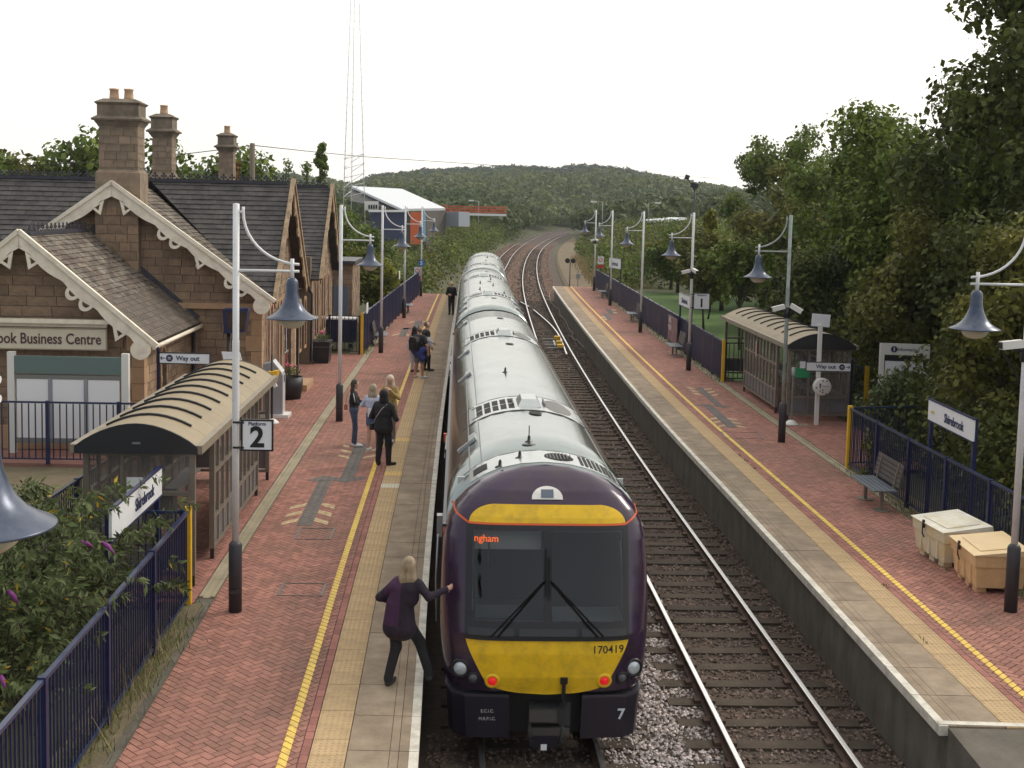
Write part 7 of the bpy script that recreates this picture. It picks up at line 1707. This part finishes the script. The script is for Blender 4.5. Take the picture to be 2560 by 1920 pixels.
# left
tree('birch_tree', 'tall narrow birch tree right of the station roof', -12.3, 78, 2.2, 10.6, 1.2, 'cone', n=9000, size=.22, m=L_MID, seed=41, r0=.12)
tree('leafy_tree', 'yellow-green tree behind the far left fence', -7.7, 67, 1.9, 4.8, .9, n=8500, size=.20, m=L_YEL, seed=42)
tree('leafy_tree', 'dark tree between the station building and the yellow-green tree', -11.3, 64, 2.3, 6.8, 1.0, n=12000, size=.20, m=L_MID, seed=43)
tree('leafy_tree', 'green tree below the tall birch', -13.5, 72, 2.6, 7.2, 1.0, n=6000, size=.28, m=L_MID, seed=44)
for (x, y, top, R, c, lab) in [(-37, 74, 11.0, 4, 'dark', 'dark tree at the far left edge above the slate roof'), (-32, 72, 10.3, 3.6, 'mid', 'green tree second from the left edge above the slate roof'), (-29, 75, 9.4, 3.4, 'olive', 'olive tree above the slate roof, third from the left edge'), (-26, 73, 9.9, 3.2, 'mid', 'green tree just left of the biggest chimney'), (-22.6, 76, 9.6, 3.4, 'mid', 'green tree hidden behind the biggest chimney'), (-19.0, 78, 9.4, 3.2, 'mid', 'green tree showing between the two larger chimneys'),
   (-42, 76, 11, 4, 'mid', 'green tree cut off by the left edge behind the station'), (-15.6, 92, 7.2, 3, 'olive', 'olive tree beside the foot of the birch'), (-11, 88, 5.4, 2.6, 'mid', 'green tree just left of the industrial shed'), (-14, 100, 6.5, 3, 'mid', 'green tree in front of the mast foot'), (-17, 110, 7, 4, 'dark', 'dark tree left of the mast foot'), (-9.0, 86.5, 2.7, 1.8, 'mid', 'low green bush below the shed beyond the left fence')]:
    mtree(x, y, top+(.7 if x < -18 else 0), R*(1.3 if x < -18 else 1), c, lab, 'trees behind the station building', nm='wood_tree')
for (x, y, sc) in ((558, 410, 1), (690, 410, .8), (735, 415, .7)):
    p = D(x+30, y+15, 62); tree('sapling', {558: 'russet-leaved sapling tips showing above the roof ridge by the third chimney', 690: 'leafy sapling tip above the roof ridge left of the gable', 735: 'leafy sapling tip above the ridge between both gables'}[x], p[0], 62, .55*sc, p[2]+.55*sc, 5.2, 'cone', n=420, size=.15, m=L_RUST if x == 558 else L_MID, seed=x, r0=.05)
# trees behind the camera, which the windscreen and roof mirror
for (x, y, top, R, c, lab) in [(-9, -26, 9, 4, 'dark', 'dark tree behind the viewpoint, left of the line'), (2.5, -34, 10, 3, 'dark', 'dark tree behind the viewpoint, in line with the train'), (6.5, -40, 10, 4, 'mid', 'green tree farthest behind the viewpoint'), (13, -28, 10, 4, 'dark', 'dark tree behind the viewpoint, right of the line'), (-16, -30, 10, 4, 'mid', 'green tree behind the viewpoint, far left')]:
    mtree(x, y, top, R, c, lab, 'trees behind the viewpoint', nm='wood_tree')
# buddleia in the near left corner: stems, individual leaves, flower spikes
bx = thing('buddleia_bush', 'large buddleia bush with purple flower spikes spilling over the near left railing', 'bush', (-6.2, 14.6, .8))
rb2 = np.random.default_rng(21); stems = MB(); LP_ = []; LD = []
def arch(p0, az, L, rise):
    P = []; 
    for k in range(9):
        t = k/8; P.append(Vector((p0[0]+math.cos(az)*L*t*.75, p0[1]+math.sin(az)*L*t*.75, p0[2]+rise*(1.9*t-1.15*t*t)+0)))
    return P
flowers = []
for k in range(820):
    bxx, byy = rb2.uniform(-2.6, 1.0), rb2.uniform(-2.6, 2.2); az = rb2.uniform(0, 6.283); L = rb2.uniform(.7, 1.8); rise = rb2.uniform(1.0, 3.0)*(1-.10*max(0, byy-.6))*(.86 if byy < -1.4 else 1)
    if bxx+math.cos(az)*L*.7 > 2.15: az = math.pi-az
    P = arch((bxx, byy, .15), az, L, rise); 
    if k < 300: stems.tube(P, [.014]*3+[.010]*3+[.006]*3, 4, caps=False)
    for j in range(3, 9):
        for q in range(9):
            t = rb2.uniform(0, 1); a = P[j-1].lerp(P[j], t); LP_.append(a); LD.append((P[j]-P[j-1]).normalized())
    flowers.append((P[8], (P[8]-P[7]).normalized(), P[8].z-.35*P[8].y+.25*P[8].x+rb2.normal()*.35))
part('stem', stems, M_BARK, bx, kind='stuff')
n = len(LP_); P = np.array([tuple(p) for p in LP_]); Dd = np.array([tuple(p) for p in LD]); sd_ = rb2.normal(size=(n, 3)); sd_ -= (sd_*Dd).sum(1)[:, None]*Dd; sd_ /= np.linalg.norm(sd_, axis=1)[:, None]
ax = Dd*.45+sd_*.8; ax[:, 2] -= .30; ax /= np.linalg.norm(ax, axis=1)[:, None]; up = np.cross(ax, sd_+rb2.normal(size=(n, 3))*.4); up /= np.linalg.norm(up, axis=1)[:, None]; wv = np.cross(ax, up)
Ls = rb2.uniform(.07, .16, n)[:, None]; W = Ls*.16; up[:, 2] = np.abs(up[:, 2])
V = np.stack([P, P+ax*Ls*.45+wv*W, P+ax*Ls-up*Ls*.12, P+ax*Ls*.45-wv*W], 1)
order = np.argsort(P[:, 1]+(-P[:, 2])*2.0-P[:, 0]*.8)
gold = rb2.random(n) < .018
F1 = np.arange(n*4).reshape(-1, 4)
ind = [i for i in order if not gold[i]][:290]; rest = np.ones(n, bool); rest[ind] = False
LEAF1 = bpy.data.meshes.new('leaf'); LEAF1.from_pydata([(0, 0, 0), (.45, .2, 0), (1, 0, -.12), (.45, -.2, 0)], [], [(0, 1, 2, 3)]); LEAF1.materials.append(L_BUD)
for i in ind:
    o = link('leaf', LEAF1, bx); s = float(Ls[i, 0]); Mx = Matrix.Identity(4)
    u_ = np.cross(wv[i], -ax[i]); 
    for r_ in range(3): Mx[r_][0] = ax[i, r_]*s; Mx[r_][1] = wv[i, r_]*s; Mx[r_][2] = -u_[r_]*s; Mx[r_][3] = P[i, r_]
    o.matrix_local = Mx
a_ = V[rest & ~gold].reshape(-1, 3); o = link('leaves', npmesh('leaves', a_, np.arange(len(a_)).reshape(-1, 4), L_BUD), bx); o['kind'] = 'stuff'
a_ = V[gold].reshape(-1, 3); o = link('golden_leaves', npmesh('golden_leaves', a_, np.arange(len(a_)).reshape(-1, 4), L_GOLD), bx); o['kind'] = 'stuff'
M_FLO = mat('buddleia_purple', (.20, .03, .19), .7, var=.3, scale=30, isl=.2)
flowers.sort(key=lambda q: -q[2])
for (p, d, _) in flowers[:72:6]:
    mb = MB().tube([p, p+d*.10+Vector((0, 0, .02)), p+d*.20], [.024, .028, .008], 7); part('flower_spike', mb, M_FLO, bx)
# seed heads, weeds and grass on the verges
def tufts(name, label, pts, n, h, m, seed, w=.012, spread=.5):
    r = np.random.default_rng(seed); pts = np.array(pts, float); k = r.integers(0, len(pts), n); base = pts[k]+np.stack([r.normal(0, spread, n)*.3, r.normal(0, spread, n), np.zeros(n)], 1)
    a = r.uniform(0, 6.28, n); H = h*r.uniform(.4, 1.2, n); b = np.stack([np.cos(a), np.sin(a), np.zeros(n)], 1); lean = np.stack([r.normal(0, .35, n), r.normal(0, .35, n), np.ones(n)], 1)*H[:, None]
    V = np.stack([base-b*w, base+b*w, base+lean], 1).reshape(-1, 3); o = link(name, npmesh(name, V, np.arange(n*3).reshape(-1, 3), m)); return tag(o, label, 'weeds', kind='stuff')
tufts('grass_tufts', 'green grass along the foot of the near left railing', [(-4.62+.0*k, 10+k*.35, .90) for k in range(20)], 1500, .15, M_GRASS, 1, .008)
tufts('dry_grass', 'straw-coloured dry grass along the near left railing', [(-4.55, 13.2+k*.3, .90) for k in range(12)], 260, .5, M_STRAW, 2, .004)
tufts('weeds', 'weeds at the foot of the near right railing and around the grit bins', [(float(XR(y))+3.38, y, .90) for y in np.arange(14.4, 29, .7)], 1300, .12, M_GRASS, 3, .008)
tufts('weeds', 'weeds along the left verge below the long blue fence', [(float(XL(y))-3.55, y, .90) for y in np.arange(49.5, 84, 1.2)], 1800, .14, M_GRASS, 4, .014)
tufts('weeds', 'weeds along the right verge below the long blue fence', [(float(XR(y))+3.55, y, .90) for y in np.arange(44, 94, 1.5)], 2200, .16, M_GRASS, 5, .014)
tufts('ramp_weeds', 'weedy clump with pale flowers at the near end of the right platform', [(7.5, 14.1, .86), (7.0, 14.3, .9), (7.9, 13.6, .80), (8.2, 14.4, .88)], 1500, .32, M_STRAW, 6, .008, .35)
tufts('ramp_weeds', 'green weeds at the near end of the right platform', [(7.3, 14.2, .86), (7.7, 13.9, .84), (6.9, 14.0, .88)], 1300, .24, M_GRASS, 7, .014, .35)
tufts('lineside_grass', 'dry lineside grass right of the tracks beyond the right platform', [(float(TR(y))+6.5+q, y, .0+.02*q) for y in np.arange(99, 175, 2.5) for q in (0, 1.5, 3)], 9000, .7, M_STRAW, 8, .04, 1.6)
tufts('lineside_grass', 'green lineside growth right of the tracks beyond the right platform', [(float(TR(y))+7.5+q, y, .0+.02*q) for y in np.arange(97, 185, 2.5) for q in (0, 1.5, 3)], 8000, .7, M_GRASS, 9, .05, 1.6)
tufts('joint_weeds', 'small weeds in the paving joints of the right platform', [(float(XR(y))+u, y, PZ) for y, u in ((17.0, .9), (19.5, 1.2), (28.5, 1.2), (29.4, 1.22), (30, 1.2), (20.5, 2.6), (21.8, 2.9))], 160, .05, M_GRASS, 10, .006, .07)
M_LAWN = mat('lawn', (.075, .15, .025), .9, col2=(.055, .11, .02), scale=1.5, bump=.5)
mb = MB(); vs = []; gx = np.linspace(0, 1, 9); gyy = np.linspace(44, 92, 20)
for y_ in gyy:
    for u in gx: x_ = float(XR(y_))+3.9+u*9; vs.append((x_, y_, float(gz(x_, y_))+.03))
mb.add(vs, [(j*9+k, j*9+k+1, (j+1)*9+k+1, (j+1)*9+k) for j in range(19) for k in range(8)]); tag(link('lawn', mb.mesh('lawn', M_LAWN)), kind='structure')
# --- the wooded hill, one mass
R_ = 0
def forest(name, label, n, ylo, yhi, m, seed, rs=1.0, cond=None, per=120):
    r = np.random.default_rng(seed); y = ylo+(yhi-ylo)*r.uniform(0, 1, n)**.8; x = r.uniform(-.30, .34, n)*y*1.05
    mid = (TL(np.minimum(y, 560))+TR(np.minimum(y, 560)))/2; d = np.abs(x-mid); keep = (d > 7+R_*0) | (y > 470); x, y = x[keep], y[keep]; n = len(x)
    z = gz(x, y); R = (2.6+y*.0026)*rs*r.uniform(.7, 1.3, n); C = np.stack([x, y, z+R*.75], 1)
    u = r.normal(size=(n, per, 3)); u /= np.linalg.norm(u, axis=2)[..., None]; u[..., 2] = np.abs(u[..., 2])*1.0-.1; P = C[:, None]+u*R[:, None, None]*r.uniform(.8, 1.05, (n, per, 1))
    nn = u+r.normal(size=u.shape)*.5; nn /= np.linalg.norm(nn, axis=2)[..., None]; a = r.normal(size=u.shape); t = np.cross(nn, a); t /= np.linalg.norm(t, axis=2)[..., None]; b = np.cross(nn, t); s = R[:, None, None]*.22
    V = np.stack([P-t*s-b*s*.5, P+t*s-b*s*.5, P+b*s], 2).reshape(-1, 3); o = link(name, npmesh(name, V, np.arange(len(V)).reshape(-1, 3), m)); return tag(o, label, 'forest', kind='stuff')
F_A = leafmat('forest_light', (.15, .165, .042), (.055, .095, .028), .3); F_B = leafmat('forest_mid', (.10, .125, .034), (.045, .075, .022), .3); F_C = leafmat('forest_dark', (.035, .060, .030), (.026, .045, .024), .3)
for m_, sc in ((F_A, .018), (F_B, .02), (F_C, .01)):
    for nd in m_.node_tree.nodes:
        if nd.type == 'TEX_NOISE': nd.inputs['Scale'].default_value = sc
forest('woodland', 'near woodland at the foot of the hill beyond the curve', 1500, 262, 480, F_B, 51, 1.0, per=90)
_u = r.random()
pts = [(float(TR(y))+6.6+r.uniform(0, 9), y, r.uniform(.7, 1.5), r.uniform(.5, .9)) for y in np.arange(150, 330, 1.1)]
bank('low_scrub', '%s low scrub inside the curve of the tracks', pts, 9000, .35, (L_OLIVE, L_MID), 95)
pts = [(x, y, float(gz(x, y))+r.uniform(4, 7), r.uniform(1.8, 3)) for y in np.arange(300, 560, 4) for q in range(5) for x in (float(TL(y))-9-q*7-r.uniform(0, 4), float(TR(y))+9+q*7+r.uniform(0, 4))]
bank('curve_trees', '%s trees lining the far end of the curve', pts, 40000, .8, (L_MID, L_OLIVE, L_DARK), 97)
forest('woodland', 'lighter woodland covering the lower slope of the hill', 3000, 430, 840, F_A, 52, 1.1, per=60)
forest('woodland', 'mid-green woodland closing the view beyond the curve', 900, 478, 620, F_B, 55, 1.0, per=70)
forest('woodland', 'dark plantation along the top of the hill', 3400, 820, 1100, F_C, 53, .85, per=44)

# ================================================================== FAR BUILDINGS, MAST, WIRES
def quad3(name, P, m, par, th=.3):
    P = [Vector(p) for p in P]; n_ = (P[1]-P[0]).cross(P[2]-P[0]).normalized()*th; mb = MB().add(P+[p-n_ for p in P], [(0, 1, 2, 3), (7, 6, 5, 4), (0, 4, 5, 1), (1, 5, 6, 2), (2, 6, 7, 3), (3, 7, 4, 0)]); return part(name, mb, m, par, True)
sh = thing('industrial_shed', 'industrial shed with big pale sloping roof and orange and blue walls beyond the left platform', 'warehouse', (float(D(1000, 560, 165)[0]), 165, 0))
Rr = [D(878, 470, 178), D(1004.5, 477, 182), D(1113, 526, 158), D(1004, 528, 152)]
quad3('roof', Rr, mat('pale_roof_sheet', (.62, .66, .70), .45, .2, var=.05), sh)
def wallq(x0, x1, y0, y1, Y0, Y1, m, nm='wall'): quad3(nm, [D(x0, y0, Y0), D(x1, y0, Y1), D(x1, y1, Y1), D(x0, y1, Y0)], m, sh, .2)
wallq(1062, 1111, 527, 640, 153.5, 159, mat('shed_grey', (.10, .09, .08), .8)); wallq(1052, 1062, 529, 604, 153, 153.4, mat('shed_lightblue', (.20, .36, .48), .6), 'cladding_panel')
wallq(1025, 1052, 530, 610, 152.6, 153, mat('shed_orange', (.62, .13, .04), .6, var=.1), 'cladding_panel'); wallq(1011, 1025, 530, 608, 152.4, 152.6, mat('shed_dark', (.05, .05, .05), .8), 'cladding_panel')
wallq(925, 1011, 531, 600, 150.5, 152.4, mat('shed_navy', (.03, .04, .10), .6), 'cladding_panel'); quad3('fascia', [D(921, 525, 150), D(1015, 525, 152.2), D(1015, 530, 152.2), D(921, 530, 150)], M_SIGNW, sh)
quad3('gable_wall', [D(872, 470, 179), D(882, 472, 179), D(1002, 527, 156), D(876, 505, 165)], mat('shed_dark', (.05, .05, .05)), sh, .1)
wallq(912, 946, 503, 526, 158, 158.4, M_WINW, 'office_block')
for i in range(4):
    w0 = 921+i*6; quad3('office_window', [D(w0, 512, 157.8), D(w0+4, 512, 157.8), D(w0+4, 522, 157.8), D(w0, 522, 157.8)], M_WINB, sh, .05)
ct = thing('shipping_container', 'pale grey container partly hidden by scrub right of the shed', 'container', (float(D(1125, 550, 160)[0]), 160, 0)); p, q = D(1112, 529, 160), D(1128, 565, 160)
quad3('container_body', [D(1112, 529, 159), D(1140, 530, 162), D(1140, 566, 162), D(1112, 566, 159)], mat('container_grey', (.25, .28, .33), .6), ct, 2)
rk = thing('red_steel_stack', 'long red-orange steel frames stacked on a white base beyond the shed', 'steelwork', (float(D(1170, 520, 185)[0]), 185, 0)); RK = mat('red_oxide', (.60, .10, .04), .6)
a, b = D(1094, 515, 185), D(1266, 518, 185); H_ = 1.0; mb = MB()
for z in (0, .4, .8): part('rail', MB().bar((a[0], 185, a[2]-.4+z-.35), (b[0], 185, a[2]-.4+z-.38), .12), RK, rk, True)
for k in range(34): x = a[0]+(b[0]-a[0])*k/33; part('upright', MB().bar((x, 185, a[2]-.85), (x, 185, a[2]+.12), .08), RK, rk, True)
part('base', MB().box(((a[0]+b[0])/2, 185.4, a[2]-1.15), (b[0]-a[0], 2, .3)), M_SIGNW, rk, True)
fb = thing('far_depot', 'low pale-roofed depot among trees beyond the right platform', 'building', (float(D(1650, 560, 210)[0]), 210, 0))
p, q = D(1622, 553, 205), D(1697, 549, 215); mb = MB().bar((p[0], p[1], p[2]), (q[0], q[1], q[2]+.2), 3, .35); part('roof', mb, mat('pale_roof_sheet', (.62, .66, .70)), fb, True); mb = MB().bar((p[0]+.6, p[1]+.5, p[2]-1.3), (q[0], q[1]+.5, q[2]-1.2), 1.0, 2.2); part('wall', mb, mat('depot_blue', (.10, .14, .20), .6), fb, True)
# lattice mast
ms = thing('lattice_mast', 'tall thin three-legged lattice mast rising against the sky behind the shed', 'mast', (float(D(885, 500, 140)[0]), 140, .5)); MM = mat('mast_paint', (.72, .72, .74), .5)
legs = [(D(857, 500, 140), D(884, -190, 140)), (D(878, 508, 142), D(889, -190, 142)), (D(913.5, 512, 140), D(893, -190, 140))]
for a, b in legs: part('leg', MB().tube([(a[0], a[1], .3), (a[0], a[1], a[2])] if False else [(a[0]-(b[0]-a[0])*.12, a[1], .3), b], .042, 6), MM, ms, True)
def on(l, t): a, b = legs[l]; return Vector(a).lerp(Vector(b), t)
for k in range(5):
    t0, t1 = .01+k*.035, .045+k*.035
    for (i, j) in ((0, 1), (1, 2), (0, 2)): part('brace', MB().tube([on(i, t0), on(j, t1)], .035, 5), MM, ms, True)
for k in range(26):
    t = .04+k*.028
    for l in range(3): p = on(l, t); part('step_iron', MB().box(p, (.28, .05, .05)), MM, ms, True)
# telegraph pole and wires
tp = D(631, 358, 64); t = thing('telegraph_pole', 'wooden telegraph pole behind the station roof', 'pole', (tp[0], 64, .8)); part('pole', MB().tube([(0, 0, 0), (0, 0, tp[2]-.8)], [.17, .13], 10), mat('pole_wood', (.16, .13, .10), .9), t)
tp2 = D(352, 386, 62); t = thing('telegraph_pole', 'second telegraph pole mostly hidden behind the biggest chimney', 'pole', (tp2[0], 62, .8)); part('pole', MB().tube([(0, 0, 0), (0, 0, tp2[2]-.8)], [.15, .12], 10), mat('pole_wood', (.16, .13, .10)), t)
WM_ = mat('wire_black', (.03, .03, .03), .6)
def wire(label, pts): P = [D(x, y, Y) for x, y, Y in pts]; single('overhead_wire', MB().tube(P, .022, 5), WM_, label, 'wire')
wire('overhead wire passing behind the chimneys to the telegraph pole', [(60, 414, 60), (250, 404, 61), (352, 392, 62), (470, 384, 63), (545, 375, 63.5), (631, 363, 64)])
wire('overhead wire running right from the telegraph pole across the hill', [(631, 363, 64), (760, 377, 74), (900, 391, 88), (1140, 407, 110), (1500, 430, 150), (1800, 446, 190)])
# distant signal post and street lamps
p = D(1737, 470, 130); t = thing('signal_post', 'dark signal mast with two lamp heads above the trees right of the hill', 'signal', (p[0], 130, 2)); part('post', MB().tube([(0, 0, 0), (0, 0, p[2]-2)], .10, 7), M_DARK, t)
for dx, dz in ((-.85, 1.1), (.1, .2), (-.25, .3)): part('signal_head', MB().box((dx, 0, p[2]-2+dz), (.45, .4, .5), ry=.3), M_DARK, t)
part('bracket', MB().bar((0, 0, p[2]-2.3), (-.8, 0, p[2]-1), .08), M_DARK, t)
for (x, y, Y, d, lab) in ((1484, 505, 190, -1, 'distant street lamp standing behind the farthest right platform lamp posts'), (1645, 508, 190, 1, 'distant street lamp standing above the far depot roof'), (1178, 502, 230, -1, 'distant street lamp in front of the wooded hill')):
    p = D(x, y, Y); t = thing('street_lamp', lab, 'street lamp', (p[0]-d*1.4, Y, 1)); part('pole', MB().tube([(0, 0, 0), (0, 0, p[2]-1), (d*1.2, 0, p[2]-.9)], .07, 6), M_GALV, t); part('lantern', MB().box((d*1.4, 0, p[2]-.95), (.9, .3, .25)), M_WINW, t)
# haze
HZ = bpy.data.materials.new('haze'); HZ.use_nodes = True; HZ.node_tree.nodes.clear(); o_ = HZ.node_tree.nodes.new('ShaderNodeOutputMaterial'); pv = HZ.node_tree.nodes.new('ShaderNodeVolumePrincipled'); pv.inputs['Color'].default_value = (.86, .93, 1, 1); pv.inputs['Density'].default_value = .00020; HZ.node_tree.links.new(pv.outputs[0], o_.inputs['Volume'])
mb = MB().box((0, 950, 12), (3600, 2020, 250)); hz = link('haze', mb.mesh('haze', HZ)); hz['kind'] = 'stuff'; hz.display_type = 'WIRE'
